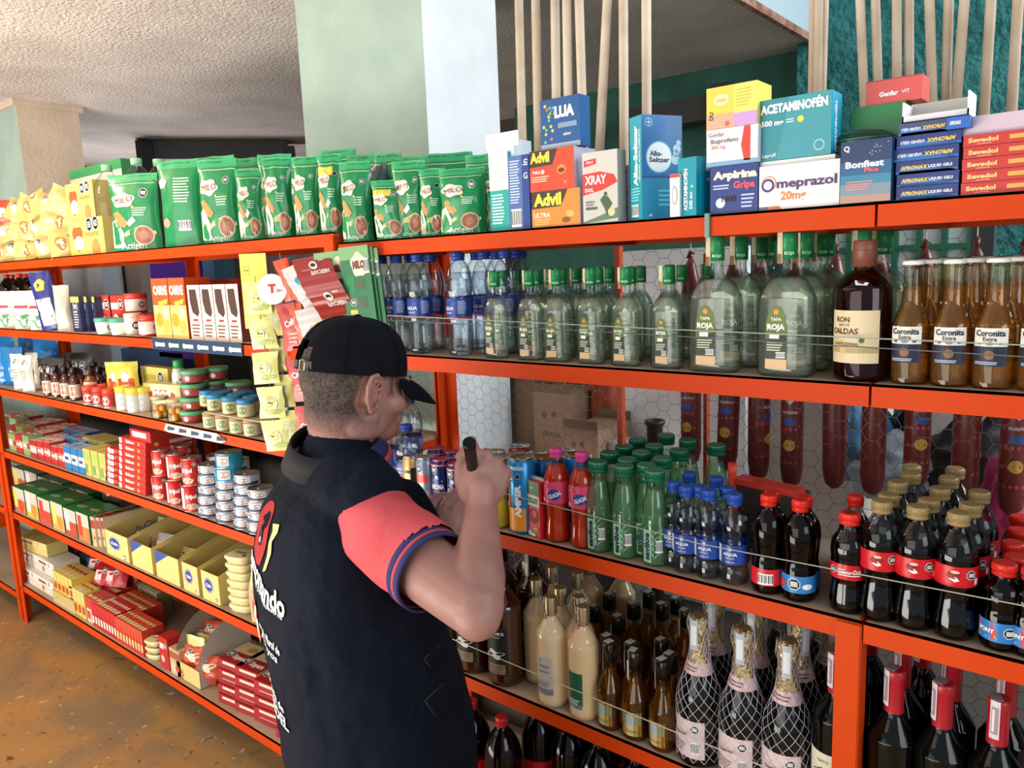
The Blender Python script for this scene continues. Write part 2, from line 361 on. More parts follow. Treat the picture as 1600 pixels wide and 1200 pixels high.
shelving('shelving_unit', 'far orange shelving unit beyond the end post, only its edge showing', -5.7, -4.36, [1.81, 1.51, 1.22, .905, .593, .14], [(0, -.003, 1.8), (0, DEP+.003, 1.8), (1.34, -.003, 1.2), (1.34, DEP+.003, 1.8)])
# chicken wire behind the near units
WIRE = mat('#55504a', .45, .8)
def netting(name, label, x0, x1, z0, z1, y, s=.021, rad=.00055):
    m = MB(); segs = []; dx = s*math.sqrt(3); dz = s*1.5; j = 0; z = z0
    rr = random.Random(3)
    def jit(p): q = noise.noise_vector(Vector((p[0]*9, p[1]*9, 1))); return (p[0]+q.x*.006, y+q.z*.006, p[1]+q.y*.006)
    while z < z1:
        x = x0+(s*1.5 if j % 2 else 0)
        while x < x1:
            segs += [((x-s/2, z), (x+s/2, z)), ((x+s/2, z), (x+s, z+dx/2)), ((x-s/2, z), (x-s, z+dx/2))]
            x += s*3
        z += dx/2; j += 1
    for a, c in segs:
        A, B = Vector(jit(a)), Vector(jit(c)); t = (B-A).normalized(); u = Vector((0, 1, 0)); q = t.cross(u).normalized()
        vs = [P+u*rad*math.cos(k)+q*rad*math.sin(k) for P in (A, B) for k in (0, 2.094, 4.189)]
        m.add(vs, [(0, 1, 4, 3), (1, 2, 5, 4), (2, 0, 3, 5)], WIRE)
    o = m.build(name); tag(o, label, 'wire netting', 'chicken wire panels'); return o
netting('wire_netting', 'hexagonal chicken wire stretched behind the bottle shelves', -1.70, .45, .62, 1.77, .385)
netting('wire_netting', 'hexagonal chicken wire stretched behind the grocery shelves', -2.9, -1.74, 1.25, 1.78, .385, .024)
def string(pts, label, col='#b9b6a4', rad=.0011):
    m = MB(); P = [Vector(p) for p in pts]; q = []
    for i in range(len(P)-1):
        for k in range(8): q.append(P[i].lerp(P[i+1], k/8))
    q.append(P[-1]); m.tube(q, rad, mat(col, .5), 5); o = m.build('retaining_string'); tag(o, label, 'string', 'strings stretched along the shelf fronts')
string([(-1.57, -.006, 1.605), (-.7, -.006, 1.586), (.05, -.006, 1.573), (.8, -.006, 1.57)], 'upper thin wire stretched across the spirit bottles', '#9aa8a0')
string([(-1.57, -.008, 1.594), (-.7, -.008, 1.575), (.05, -.008, 1.556), (.8, -.008, 1.555)], 'lower thin wire stretched across the spirit bottles', '#59635e')
string([(-1.075, -.008, 1.215), (-.6, -.008, 1.195), (-.1, -.008, 1.206), (.8, -.008, 1.21)], 'thin pale string stretched across the soft drink bottles', '#a9a79c')
string([(-1.57, -.008, .83), (-1.227, -.008, .817), (-.655, -.008, .801), (.2, -.008, .80)], 'pale green string stretched across the liquor bottles', '#c9cfae')
m = MB(); X = atY(1105, 345, -.004).x; m.box(X-.004, X+.004, -.006, .03, RZ[0]-.038, RZ[0]+.002, mat('#6f8f86', .5)); o = m.build('knotted_cord'); tag(o, 'grey green cord tied round the top orange beam', 'cord')

# ================================================================ storage seen through the wire
card = mat('#9a7c64', .8, var=.1, bscale=8); dcard = mat('#7d624e', .8, var=.1, bscale=8)
def carton(px0, px1, pytop, pybot, y, dep, m_, name, label, group=None, txt=None, open_=True, rz=0):
    A = atY(px0, pybot, y); B = atY(px1, pybot, y); T = atY(px0, pytop, y); w = B.x-A.x; A.z = 1.021; h = T.z-A.z
    t = empty(name, (A.x, y, A.z), rz, label, 'carton', group)
    m = MB(); m.box(0, w, 0, dep, 0, h, m_)
    if txt:
        s = front(m); s.text(txt, w*.5, h*.45, mat('#4a3228'), w=w*.5); s.disc(w*.3, h*.7, w*.07, mat('#5a4234')); s.disc(w*.55, h*.72, w*.07, mat('#5a4234'))
    m.build('box_body', t)
    if open_:
        m = MB(); m.box(0, w, -.0, .004, h, h+.03, dcard); m.box(0, w, dep-.004, dep, h, h+.03, dcard); m.build('flaps', t)
    return t
m = MB(); m.box(-1.66, .6, .42, 1.9, .0, .62, mat('#4a3f38', .8)); o = m.build('storage_bench'); tag(o, 'dark low storage bench behind the wire netting', 'bench')
carton(808, 838, 602, 712, .82, .25, dcard, 'cardboard_carton', 'dark brown carton beside the white pillar behind the wire', 'cartons behind the wire')
carton(836, 893, 612, 706, .80, .2, card, 'cardboard_carton', 'printed brown fragile carton standing open behind the wire', 'cartons behind the wire', 'FRAGIL')
carton(882, 935, 668, 735, .70, .2, card, 'cardboard_carton', 'lower printed fragile carton behind the drink cans', 'cartons behind the wire', 'FRAGIL')
carton(940, 965, 690, 760, .75, .1, mat('#b5a79b', .8), 'paper_parcel', 'small pale parcel beside the lower fragile carton', None, None, False)
# support stack for the cartons
m = MB(); m.box(-1.66, -1.29, .66, 1.2, .62, 1.02, mat('#3a3230', .8)); o = m.build('storage_crate'); tag(o, 'dark crate carrying the fragile cartons behind the wire', 'crate')
m = MB()
for k in range(9): m.lathe([(.0, 0), (.055, .01), (.06, .05), (.05, .09), (0, .1)], mat('#a8452a', .6), 12, (0, 0)); 
P = atY(948, 615, .95)
m = MB(); pr_ = [(.045+.006*(k % 2), .03*k) for k in range(17)]; m.lathe(pr_, mat('#a4482c', .6), 16); o = thing1(m, 'clay_pots', 'nested ribbed terracotta pots stacked behind the wire', 'plant pots', None, (P.x-.01, .95, 1.02)); 
m = MB(); A = atY(967, 600, .6); m.box(A.x-.008, A.x+.008, .6, .62, .62, 1.75, mat('#c04a20', .5)); thing1(m, 'orange_post', 'thin orange post beside the white board behind the wire', 'post')
m = MB(); A = atY(1101, 620, .6); m.box(A.x-.004, A.x+.006, .6, .62, .62, 1.72, mat('#a8492a', .5)); thing1(m, 'orange_rod', 'thin rust orange rod between hanging sausages', 'rod')
A = atY(972, 690, .9); B = atY(1105, 690, .9)
m = MB(); m.box(A.x, B.x+.12, .9, .93, .62, 1.74, mat('#d9dcde', .6, bump=.1)); thing1(m, 'white_board', 'large plain white board standing behind the wire netting', 'board')
A = atY(1100, 700, .95); B = atY(1345, 700, .95)
m = MB(); m.box(A.x+.02, B.x, .97, 1.3, .62, 1.38, mat('#b8aea4', .75, var=.08, bscale=5)); thing1(m, 'pale_carton', 'big pale cardboard carton behind the hanging sausages', 'carton')
P = atY(1023, 660, .5)
m = MB(); m.lathe([(.021, .62-P.z+.03), (.021, .02), (.027, .028), (.027, .036), (.021, .036), (.02, -.02)], mat('#3b2c28', .5), 16, cap1=False); o = thing1(m, 'dark_pipe', 'short dark pipe with a flared open mouth by the green caps', 'pipe', None, (P.x, .5, P.z-.03))
# plastic bags, black sacks and things in the right back
def lump(name, label, cat, px, py, y, sx, sy, sz, col, seed, rough=.3, amp=.28, fr=9):
    P = atY(px, py, y); me = bmesh.new(); bmesh.ops.create_icosphere(me, subdivisions=4, radius=1)
    for v in me.verts:
        n = noise.noise_vector(v.co*2.2+Vector((seed, 0, 0))); n2 = noise.noise(v.co*fr*.6+Vector((seed, 3, 0)))
        v.co = v.co*(1+amp*n.x+amp*.5*n2); v.co = Vector((v.co.x*sx, v.co.y*sy, v.co.z*sz))
    for f in me.faces: f.smooth = True
    d = bpy.data.meshes.new(name); me.to_mesh(d); me.free(); d.materials.append(col if not isinstance(col, str) else mat(col, rough))
    o = bpy.data.objects.new(name, d); COL.objects.link(o); o.location = P; return tag(o, label, cat)
lump('plastic_bag', 'crumpled blue grey plastic bag behind the red-capped bottles', 'plastic bag', 1350, 690, .78, .07, .08, .12, '#5f8fb8', 1, .25)
lump('plastic_bag', 'crumpled pale plastic bag low behind the sausages', 'plastic bag', 1390, 730, .75, .10, .08, .09, '#9fb0b8', 2, .3)
lump('plastic_sack', 'bulging black sack behind the rightmost sausages', 'sack', 1510, 690, .85, .16, .12, .20, '#1c1c20', 3, .35)
lump('plastic_sack', 'bright pink plastic sack behind the gold capped bottles', 'sack', 1572, 790, .56, .05, .04, .10, '#c23a78', 4, .4)
lump('plastic_bag', 'silvery crumpled foil bag behind the cream liqueur bottles', 'plastic bag', 990, 905, .36, .05, .02, .07, '#a9bcc2', 5, .2)
A = atY(1405, 640, .74)
m = MB(); m.box(-.06, .06, 0, .01, -.08, .08, mat('#d5d8da', .5)); o = thing1(m, 'white_card', 'tilted white card leaning behind the sausages', 'card', None, (A.x+.11, .74, A.z)); o.rotation_euler = (0, R(32), 0)
# green window grille with white panes on the back wall
A = atY(1395, 352, 2.5); B = atY(1512, 352, 2.5); C_ = atY(1395, 450, 2.5)
t = empty('wall_grille', (A.x-.5, 2.6, C_.z-.35), 0, 'green framed wall grille with square white panes behind the bottles', 'grille')
W_ = (B.x-A.x)+.5; H_ = 1.05
m = MB(); m.box(0, W_, 0, .018, 0, H_, mat('#cfd6d6', .5)); m.build('panes', t)
m = MB()
n = 8
for i in range(n+1): x = W_*i/n; m.box(x-.012, x+.012, -.03, .0, 0, H_, mat('#0f5a3c', .5))
for j in range(7): z = H_*j/6; m.box(0, W_, -.031, -.001, z-.012, z+.012, mat('#0f5a3c', .5))
m.build('lattice', t)
A = atY(1518, 350, 1.0); m = MB(); m.box(A.x, A.x+.05, 1.0, 1.04, .62, 1.9, mat('#33363a', .5)); thing1(m, 'steel_upright', 'dark steel upright between the green grille and teal wall', 'upright')
# left: behind the grocery shelves
def bo(px0, px1, py0, py1, y, dep, m_, name, label, cat):
    A = atY(px0, py1, y); B = atY(px1, py1, y); T = atY(px0, py0, y); m = MB(); m.box(A.x, B.x, y, y+dep, 0 if name == 'cardboard_carton' else A.z-.25, T.z, m_); return thing1(m, name, label, cat)
bo(176, 226, 405, 500, .62, .2, mat('#8d8078', .8), 'cardboard_carton', 'grey brown carton beside the far pillar behind the grocery shelf', 'carton')
bo(240, 302, 395, 470, .40, .1, mat('#4a1f9a', .25), 'purple_bag', 'glossy purple wrapped parcel behind the pasta boxes', 'parcel')
bo(85, 172, 405, 530, .50, .1, mat('#a9b2c0', .7, bump=.2), 'rough_board', 'blue white rough panel behind the far end of the shelves', 'panel')
bo(195, 290, 545, 600, .40, .1, mat('#2f4f7a', .5), 'blue_tray', 'blue flat board behind the sauce bottles', 'board')
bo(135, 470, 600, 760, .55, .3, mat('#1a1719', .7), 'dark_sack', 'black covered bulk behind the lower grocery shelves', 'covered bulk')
P = atY(332, 440, .34)
P = atY(332, 452, .50); m = MB(); m.box(P.x-.14, P.x+.14, .44, .56, 0, P.z, mat('#2a2523', .7)); thing1(m, 'dark_crate_column', 'dark stacked crate under the red lidded tub', 'crate')
t = empty('storage_tub', (P.x, .50, P.z+.001), 0, 'translucent blue storage tub with a red lid behind the pasta cartons', 'tub')
m = MB(); m.box(-.11, .11, -.045, .045, 0, .13, mat('#4a7394', .2)); m.build('tub_body', t); m = MB(); m.box(-.12, .12, -.05, .05, .13, .155, mat('#c03a3a', .3)); m.build('lid', t)
# hanging sausages
t0 = empty('hanging_sausage', (0, 0, 0)); m = MB(); SR = mat('#6e2a26', .35, var=.15, bscale=30)
pf = [(.003, .52), (.012, .50), (.022, .46), (.024, .40), (.025, .2), (.025, .04), (.020, .012), (.008, 0)][::-1]; m.lathe(pf, SR, 18); m.build('sausage_body', t0)
m = MB(); s = cyl(m, .0254, 0, 0, .006)
for k in range(9):
    for j in range(5): s.disc(-.03+.011*j+(.0055 if k % 2 else 0), .06+.04*k*.95, .0042, mat('#a8463a', .4), .0002, 6)
m.build('casing_print', t0)
m = MB(); s = cyl(m, .0256, 0, 0, .004); 
s.poly([(-.014, .235), (.014, .235), (.014, .205), (0, .19), (-.014, .205)], mat('#d8d4dc'), .0006); s.text('U', 0, .214, mat('#2a3f8a'), w=.016, h=.026, lift=.0012, bold=.05)
s.text('Zenú'.replace('Zenú', 'nutalva'), 0, .175, mat('#d0cde0'), w=.032, lift=.0008); s.rect(-.014, .014, .145, .16, mat('#2f4f9a'), .0006); s.disc(0, .1, .013, mat('#c79a45'), .0006); s.disc(-.002, .255, .011, mat('#161616'), .0006, 8)
m.build('casing_label', t0)
m = MB(); m.tube([(0, 0, .52), (0, 0, .56)], .0015, mat('#c9c2b0'), 5); m.tube([(-.008, 0, .515), (0, 0, .53), (.01, 0, .525)], [.004, .006, .002], SR, 6); m.build('tied_end', t0)
m = MB(); m.tube([(-1.0, .48, 1.755), (.6, .48, 1.755)], .006, mat('#6a665e', .4, 1), 8); thing1(m, 'hanging_rail', 'thin metal rail the sausages hang from behind the shelf', 'rail')
sp = [(1080, 725), (1135, 735), (1185, 748), (1236, 760), (1303, 762), (1362, 772), (1430, 760), (1505, 780), (1578, 803)]
rot = [0, .1, 1.4, .1, 2.4, 3.0, .5, 1.9, .3]
for i, (a, b_) in enumerate(sp):
    P = atY(a, b_, .48); o = put(t0, (P.x, .48, P.z), rot[i], ['dark red sausage hanging', ][0]+', '+ORD[i]+' from the dark pipe', 'sausage', 'sausages hanging behind the wire', ry=R(2 if i in(1, 4) else 0))
    o.scale = (1, 1, (1.755-P.z)/.56)
# ================================================================ bottles and cans
def rfun(prof):
    def f(z):
        for (r0, z0), (r1, z1) in zip(prof, prof[1:]):
            if z0 <= z <= z1 and z1 > z0: return r0+(r1-r0)*(z-z0)/(z1-z0)
        return prof[-1][0] if z > prof[-1][1] else prof[0][0]
    return f
def cat(p, n=3):
    """smooth a profile with a few catmull-rom steps"""
    out = []
    for i in range(len(p)-1):
        a = p[max(i-1, 0)]; b = p[i]; c = p[i+1]; d = p[min(i+2, len(p)-1)]
        for k in range(n):
            t = k/n; q = []
            for j in (0, 1):
                q.append(.5*((2*b[j])+(-a[j]+c[j])*t+(2*a[j]-5*b[j]+4*c[j]-d[j])*t*t+(-a[j]+3*b[j]-3*c[j]+d[j])*t**3))
            if out and q[1] <= out[-1][1]: q[1] = out[-1][1]+1e-5
            out.append((max(q[0], .001), q[1]))
    out.append(p[-1]); return out
def cut(prof, z0, z1, off=0.):
    f = rfun(prof); return [(f(z0)+off, z0)]+[(r+off, z) for r, z in prof if z0 < z < z1]+[(f(z1)+off, z1)]
def liquid(prof, lvl, off=-.0012, z0=.004): return [(max(r, .001), z) for r, z in cut(prof, z0, lvl, off)]
def screwcap(m, r, z0, z1, col, rough=.4, seg=22):
    c = mat(col, rough)
    m.lathe([(r, z0), (r, z0+(z1-z0)*.28)], c, seg, cap1=False); m.lathe([(r*.94, z0+(z1-z0)*.28), (r*.94, z0+(z1-z0)*.36)], c, seg, cap0=False, cap1=False)
    m.lathe([(r, z0+(z1-z0)*.36), (r, z1-.003), (r*.9, z1)], c, seg)
    for i in range(seg):
        a = 2*PI*i/seg; x, y = r*1.01*math.cos(a), r*1.01*math.sin(a); m.tube([(x, y, z0+(z1-z0)*.4), (x, y, z1-.003)], .0006, c, 3, False)
def B0(kind): return empty(kind, (0, 0, 0))
# ---- big water bottle
def water_big():
    t = B0('water_bottle'); H = .236
    p = cat([(.020, 0), (.028, .006), (.0285, .03), (.027, .07), (.0285, .085), (.029, .095), (.029, .125), (.0275, .134), (.031, .150), (.030, .175), (.022, .205), (.0125, .217), (.0125, .226)])
    m = MB(); m.lathe(p, CLEAR(), 22, cap1=False)
    s = MB(); m.build('bottle_body', t)
    m = MB(); m.lathe(liquid(p, .19), glassy('water', '#f2f7fa', '#b4c4d0', .1), 18); m.build('water', t)
    m = MB(); screwcap(m, .0145, .217, H, '#1b3f9c'); m.build('cap', t)
    m = MB(); m.lathe(cut(p, .086, .132, .0006), mat('#1c3f8f', .35), 22, cap0=False, cap1=False); m.lathe(cut(p, .086, .090, .0009), mat('#c23340', .35), 22, cap0=False, cap1=False)
    s = cyl(m, rfun(p)); s.text('AQUA', 0, .109, mat('#e8ecf4'), w=.03, lift=.0014, bold=.02); s.text('natural', 0, .100, mat('#d8def0'), w=.018, lift=.0014); s.lines(.024, .046, .097, .127, 7, mat('#b8c4e2'), .001); s.lines(-.046, -.026, .1, .125, 5, mat('#b8c4e2'), .001)
    m.build('label', t)
    m = MB()
    for i in range(5):
        a = 2*PI*i/5; m.tube([(.015*math.cos(a), .015*math.sin(a), .002), (.0285*math.cos(a), .0285*math.sin(a), .012), (.0285*math.cos(a), .0285*math.sin(a), .06)], [.003, .003, .001], CLEAR(), 6)
    m.build('base_ribs', t); return t
WB = water_big()
# ---- square-shouldered spirit bottle, two sizes
def tapa(H, Rr, big):
    t = B0('spirit_bottle'); k = H/.236; sq = .22; rt = .62
    p = cat([(Rr*.86, 0), (Rr*.97, .004*k), (Rr, .014*k), (Rr*.99, .11*k), (Rr*.93, .135*k), (Rr*.66, .158*k), (.0135*k+.001, .172*k), (.0125*k+.001, .19*k), (.0125*k+.001, H-.012)])
    q = [(r, z) for r, z in p if z <= .165*k]; nk = [(r, z) for r, z in p if z >= .160*k]
    m = MB(); m.lathe(q, GLASS(), 28, sq=sq, ratio=rt, cap1=False); m.lathe(nk, GLASS(), 20, ratio=.9, cap0=False, cap1=False); m.build('bottle_body', t)
    m = MB(); m.lathe([(r-.003, z) for r, z in q if r > .006], WATERY(), 24, sq=sq, ratio=rt); m.build('spirit', t)
    m = MB(); cr = .0145*k+.001; m.lathe([(cr, H-.042*k), (cr, H-.002), (cr*.92, H)], mat('#14884a', .35), 20); s = cyl(m, cr); s.text('ROJA', .009*k, H-.034*k, mat('#dfe9de'), w=.016*k, lift=.0006, bold=.02); s.rect(-.02*k, .03*k, H-.0165*k, H-.0155*k, mat('#0d6a38'), .0003); m.build('cap', t)
    m = MB(); s = cyl(m, cr, -.62); s.rect(-.0095*k, .0075*k, H-.05*k, H+.0005, mat('#d2c7a4', .7), .0011, 3); s.rect(-.008*k, .006*k, H-.05*k, H-.034*k, mat('#8a6a48', .7), .0014); s.rect(-.0035*k, .0035*k, H-.028*k, H-.008*k, mat('#e0d6b8', .7), .0014); m.build('tax_seal', t, 'buff paper tax seal over the cap')
    W = Rr*.78; f0 = -Rr*rt
    m = MB(); s = flat(m, (0, f0-.0003, 0), (1, 0, 0), (0, 0, 1), (0, -1, 0)); ox = -Rr*.12
    g1, g2 = mat('#5d7021', .5), mat('#1d2c16', .5)
    top = .118*k; mid = .066*k; lo = .030*k; bot = .014*k
    arch = [(ox-W/2, lo), (ox+W/2, lo), (ox+W/2*.98, mid+.02*k), (ox+W*.36, top-.012*k), (ox+W*.14, top), (ox-W*.14, top), (ox-W*.36, top-.012*k), (ox-W/2*.98, mid+.02*k)]
    s.poly(arch, g1, .0003); s.poly([(ox-W/2, lo), (ox+W/2, lo), (ox+W/2, mid+.006*k), (ox-W/2, mid-.004*k)], g2, .0006)
    s.rect(ox-W/2, ox+W/2, bot, lo, mat('#d9b78c', .6), .0003); s.disc(ox, top-.010*k, .0045*k, mat('#d98a4a'), .0007)
    s.text('TAPA', ox, top-.022*k, mat('#eef0e6'), w=W*.5, lift=.001, bold=.02); s.text('ROJA', ox, top-.036*k, mat('#f4f4ec'), w=W*.82, h=.013*k, lift=.001, bold=.05)
    s.rect(ox-W*.3, ox+W*.15, top-.054*k, top-.046*k, mat('#f2f2f4'), .001); s.lines(ox-W*.42, ox+W*.42, lo+.013*k, mid-.006*k, 4, mat('#c9d4b4'), .001)
    s.bars(ox+W*.0, ox+W*.44, lo+.002*k, lo+.012*k, .001); m.build('label', t)
    return t
TS = tapa(.189, .030, False); TB = tapa(.237, .047, True)
def ron():
    t = B0('rum_bottle'); H = .219; p = cat([(.034, 0), (.040, .003), (.0415, .01), (.0415, .13), (.038, .15), (.024, .166), (.0155, .174), (.015, .19)])
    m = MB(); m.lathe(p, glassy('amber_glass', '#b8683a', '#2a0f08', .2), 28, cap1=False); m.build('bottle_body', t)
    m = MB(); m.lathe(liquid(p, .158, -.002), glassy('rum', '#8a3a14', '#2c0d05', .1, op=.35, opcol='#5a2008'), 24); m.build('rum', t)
    m = MB(); m.lathe([(.0175, .178), (.0175, H-.002), (.016, H)], mat('#7a4634', .45), 22); s = cyl(m, .0175); s.rect(-.025, .03, H-.016, H-.015, mat('#5a2f22'), .0004); m.build('cap', t)
    m = MB(); s = cyl(m, rfun(p), -.25); s.rect(-.044, .046, .030, .112, mat('#dcc8a0', .6), .0006)
    s.text('RON', -.010, .098, mat('#4a2f1c'), w=.024, lift=.0012, bold=.02); s.text('VIEJO DE', -.008, .089, mat('#8a7448'), w=.02, lift=.0012); s.text('CALDAS', -.008, .080, mat('#3a2618'), w=.046, lift=.0012, bold=.02)
    s.text('TRADICIONAL', -.006, .060, mat('#6a5434'), w=.044, lift=.0012, bold=.01); s.rect(-.044, .046, .046, .054, mat('#b49c6c'), .001); s.disc(-.008, .05, .006, mat('#d8b878'), .0014); s.disc(.02, .066, .004, mat('#55603a'), .0012)
    m.build('label', t); m = MB(); s = cyl(m, rfun(p), .1); s.poly([(-.008, .158), (.012, .154), (.01, .15), (-.006, .151)], mat('#f4f4f4'), .001); m.build('price_tag', t, 'small white price tag'); return t
RON = ron()
def coronita(clear=False):
    t = B0('beer_bottle'); H = .185; p = cat([(.023, 0), (.0265, .003), (.027, .01), (.027, .075), (.0265, .088), (.020, .108), (.0145, .125), (.0125, .165), (.0125, .174), (.0138, .176), (.0138, .181)])
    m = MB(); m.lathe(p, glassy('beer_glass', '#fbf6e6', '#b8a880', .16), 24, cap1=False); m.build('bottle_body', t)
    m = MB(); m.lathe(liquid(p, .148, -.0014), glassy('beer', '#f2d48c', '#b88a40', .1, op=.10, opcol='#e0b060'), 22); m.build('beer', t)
    m = MB(); m.lathe([(.0148, .179), (.0152, .1815), (.0142, .185), (.010, .186)], mat('#eceae4', .35), 24); m.lathe([(.010, .1861), (.0095, .1866)], mat('#22262c', .4), 16); m.build('crown_cap', t)
    m = MB(); s = cyl(m, rfun(p)); s.rect(-.023, .023, .062, .088, mat('#e9e6dc', .5), .0005); s.poly([(-.020, .034), (.020, .034), (.0225, .062), (-.0225, .062)], mat('#1a1f38', .5), .0005)
    s.rect(-.0225, .0225, .034, .062, mat('#1b2039', .5), .0004)
    s.text('Coronita', 0, .081, mat('#1d2032'), w=.038, h=.009, lift=.001, bold=.03); s.text('Extra', 0, .0725, mat('#1d2032'), w=.017, lift=.001, bold=.02); s.disc(0, .066, .005, mat('#8a8e98'), .001, 12, .0025)
    s.disc(0, .050, .0065, mat('#8a5a3a'), .0009); s.lines(-.019, .019, .036, .041, 2, mat('#c8ccd8'), .0009); s.disc(-.013, .066, .003, mat('#30343e'), .001, 8, .0015); s.disc(.013, .066, .003, mat('#30343e'), .001, 8, .0015); m.build('label', t); return t
COR = coronita()
# ---- soft drinks
def soft(kind, H, prof, shell, fill, liq, cap, lab, capr=.0135, caph=.018, liqname='drink'):
    t = B0(kind); p = cat(prof); m = MB(); m.lathe(p, shell, 22, cap1=False); m.build('bottle_body', t)
    if liq: m = MB(); m.lathe(liquid(p, fill), liq, 20); m.build(liqname, t)
    m = MB(); screwcap(m, capr, H-caph, H, cap); m.build('cap', t)
    if lab: m = MB(); lab(m, p); m.build('label', t)
    return t
def band(m, p, z0, z1, col, off=.0006): m.lathe(cut(p, z0, z1, off), mat(col, .35), 22, cap0=False, cap1=False)
def lab_glacial(m, p):
    band(m, p, .088, .136, '#e0466c'); s = cyl(m, rfun(p), .25); s.disc(.0, .108, .014, mat('#1c3f9c'), .0012, 18, .012); s.text('GLACIAL', .002, .108, mat('#f2f2f6'), w=.028, h=.009, lift=.0018, bold=.04, rot=.4); s.rect(-.028, -.012, .122, .130, mat('#c0265a'), .001); s.text('FRESA', -.020, .126, mat('#f8e8ee'), w=.010, lift=.0014); s.rect(-.034, -.024, .09, .098, mat('#f0e0e4'), .001)
P_GL = [(.020, 0), (.0265, .005), (.0275, .02), (.025, .05), (.026, .075), (.0278, .088), (.0278, .136), (.025, .15), (.016, .172), (.0118, .182), (.0118, .192)]
GL = soft('soda_bottle', .203, P_GL, CLEAR(), .166, glassy('orange_soda', '#ff5a1e', '#b8260a', .1, op=.55, opcol='#f24418'), '#e84c9a', lab_glacial, caph=.019)
def lab_savi(m, p):
    s = cyl(m, rfun(p), .0); s.rect(-.008, .008, .010, .074, mat('#8fc4a8', .4), .0005); s.text('saviloe', .0, .042, mat('#1c1838'), w=.056, h=.012, lift=.0012, bold=.05, rot=PI/2)
    for k in range(5): s.poly([(.012, .016+.012*k), (.026, .03+.012*k), (.017, .024+.012*k)], mat('#9fd8b4'), .0009)
    for k in range(4): s.poly([(.012, .02+.012*k), (.008, .034+.012*k), (.014, .026+.012*k)], mat('#6fbf92'), .0009)
    s = cyl(m, rfun(p), .9); s.bars(-.008, .006, .03, .055, .0008)
P_SV = [(.021, 0), (.026, .004), (.0275, .015), (.0275, .075), (.026, .10), (.021, .13), (.0165, .15), (.0155, .17), (.0155, .178)]
SV = soft('aloe_drink_bottle', .19, P_SV, glassy('green_tint', '#ecf8ef', '#8cc8a2', .12), .152, glassy('aloe_drink', '#ecf8ea', '#a4d8b2', .06, op=.16, opcol='#b4dcb6'), '#0c6a4a', lab_savi, capr=.0195, caph=.023)
# pale rim ring on the green caps
for c in SV.children:
    if c.name.startswith('cap'):
        pass
m = MB(); m.lathe([(.0197, .1872), (.0197, .188)], mat('#8fc4ae', .3), 22, cap0=False, cap1=False); m.build('cap_rim', SV, 'pale rim around the green cap')
def lab_aq(m, p):
    band(m, p, .042, .078, '#1c459c'); s = cyl(m, rfun(p), .25); s.text('AQUA', 0, .061, mat('#eef2f8'), w=.025, h=.007, lift=.0014, bold=.03); s.text('NATURAL', 0, .054, mat('#dfe6f2'), w=.016, lift=.0014, bold=.01); s.text('mucho vital', 0, .047, mat('#dfe6f2'), w=.016, lift=.0014); s.disc(0, .071, .003, mat('#dfe6f2'), .0012); s.rect(-.029, -.018, .044, .076, mat('#c8ccd4'), .001)
P_AQ = [(.018, 0), (.0255, .005), (.0262, .02), (.0235, .036), (.026, .042), (.026, .078), (.0235, .086), (.0265, .10), (.0262, .115), (.020, .135), (.0120, .146), (.0120, .155)]
AQ = soft('small_water_bottle', .168, P_AQ, CLEAR(), .122, glassy('water', '#f2f7fa', '#b4c4d0', .1), '#1d4fb0', lab_aq, caph=.020)
COLA = mat('#080403', .07, spec=.3)
def lab_ck(m, p):
    band(m, p, .060, .086, '#c8101c'); s = cyl(m, rfun(p), .2); s.text('Coca-Cola', .006, .075, mat('#f6f0ee'), w=.030, h=.008, lift=.0014, bold=.03, shear=.25); s.rect(-.008, .02, .0675, .069, mat('#f6f0ee'), .0012); s.seal(-.018, .074, .0065, .0012)
P_CK = [(.020, 0), (.025, .004), (.0262, .02), (.0225, .05), (.0245, .06), (.0252, .075), (.0248, .088), (.0262, .105), (.0235, .122), (.0135, .140), (.0115, .148), (.0115, .155)]
CK = soft('small_cola_bottle', .168, P_CK, glassy('cola_shell', '#dfe2e4', '#5d6266', .16), .128, COLA, '#e0281a', lab_ck, caph=.019)
def lab_ckw(m, p): band(m, p, .018, .048, '#d0202a'); s = cyl(m, rfun(p), 0.15); s.bars(-.014, .012, .020, .040, .001)
def lab_ckb(m, p): band(m, p, .018, .048, '#2a7fc4'); s = cyl(m, rfun(p), .15); s.seal(0, .034, .011, .001); s.disc(-.024, .03, .008, mat('#d8342a'), .0012); s.disc(.022, .03, .009, mat('#f0f0f0'), .0012, 12, .005)
P_C2 = [(.022, 0), (.0275, .004), (.028, .02), (.0275, .05), (.0255, .066), (.0265, .08), (.0285, .10), (.0285, .115), (.0245, .135), (.0135, .150), (.0118, .157), (.0118, .162)]
CKW = soft('small_cola_bottle', .177, P_C2, COLA, .1, None, '#e0281a', lab_ckw, caph=.020); CKB = soft('small_cola_bottle', .177, P_C2, COLA, .1, None, '#e0281a', lab_ckb, caph=.020)
def lab_gd(m, p):
    band(m, p, .088, .120, '#cb1420'); s = cyl(m, rfun(p), .1); s.disc(.0, .107, .009, mat('#8a0e14'), .0012, 14, .006); s.poly([(-.006, .101), (.002, .0965), (.008, .099), (.003, .105)], mat('#f2ede8'), .0015); s.disc(.002, .112, .006, mat('#e8b8a8'), .0015, 10, .0025); s.seal(.024, .108, .0075, .0012); s.rect(.030, .036, .092, .102, mat('#e8e0e0'), .0012)
P_GD = [(.022, 0), (.029, .005), (.0305, .025), (.0255, .062), (.027, .080), (.0295, .088), (.0295, .120), (.030, .128), (.027, .148), (.0165, .168), (.0135, .176), (.0135, .182)]
GD = soft('cola_bottle', .197, P_GD, glassy('cola_shell', '#dfe2e4', '#5d6266', .16), .136, COLA, '#a08858', lab_gd, capr=.0155, caph=.019)
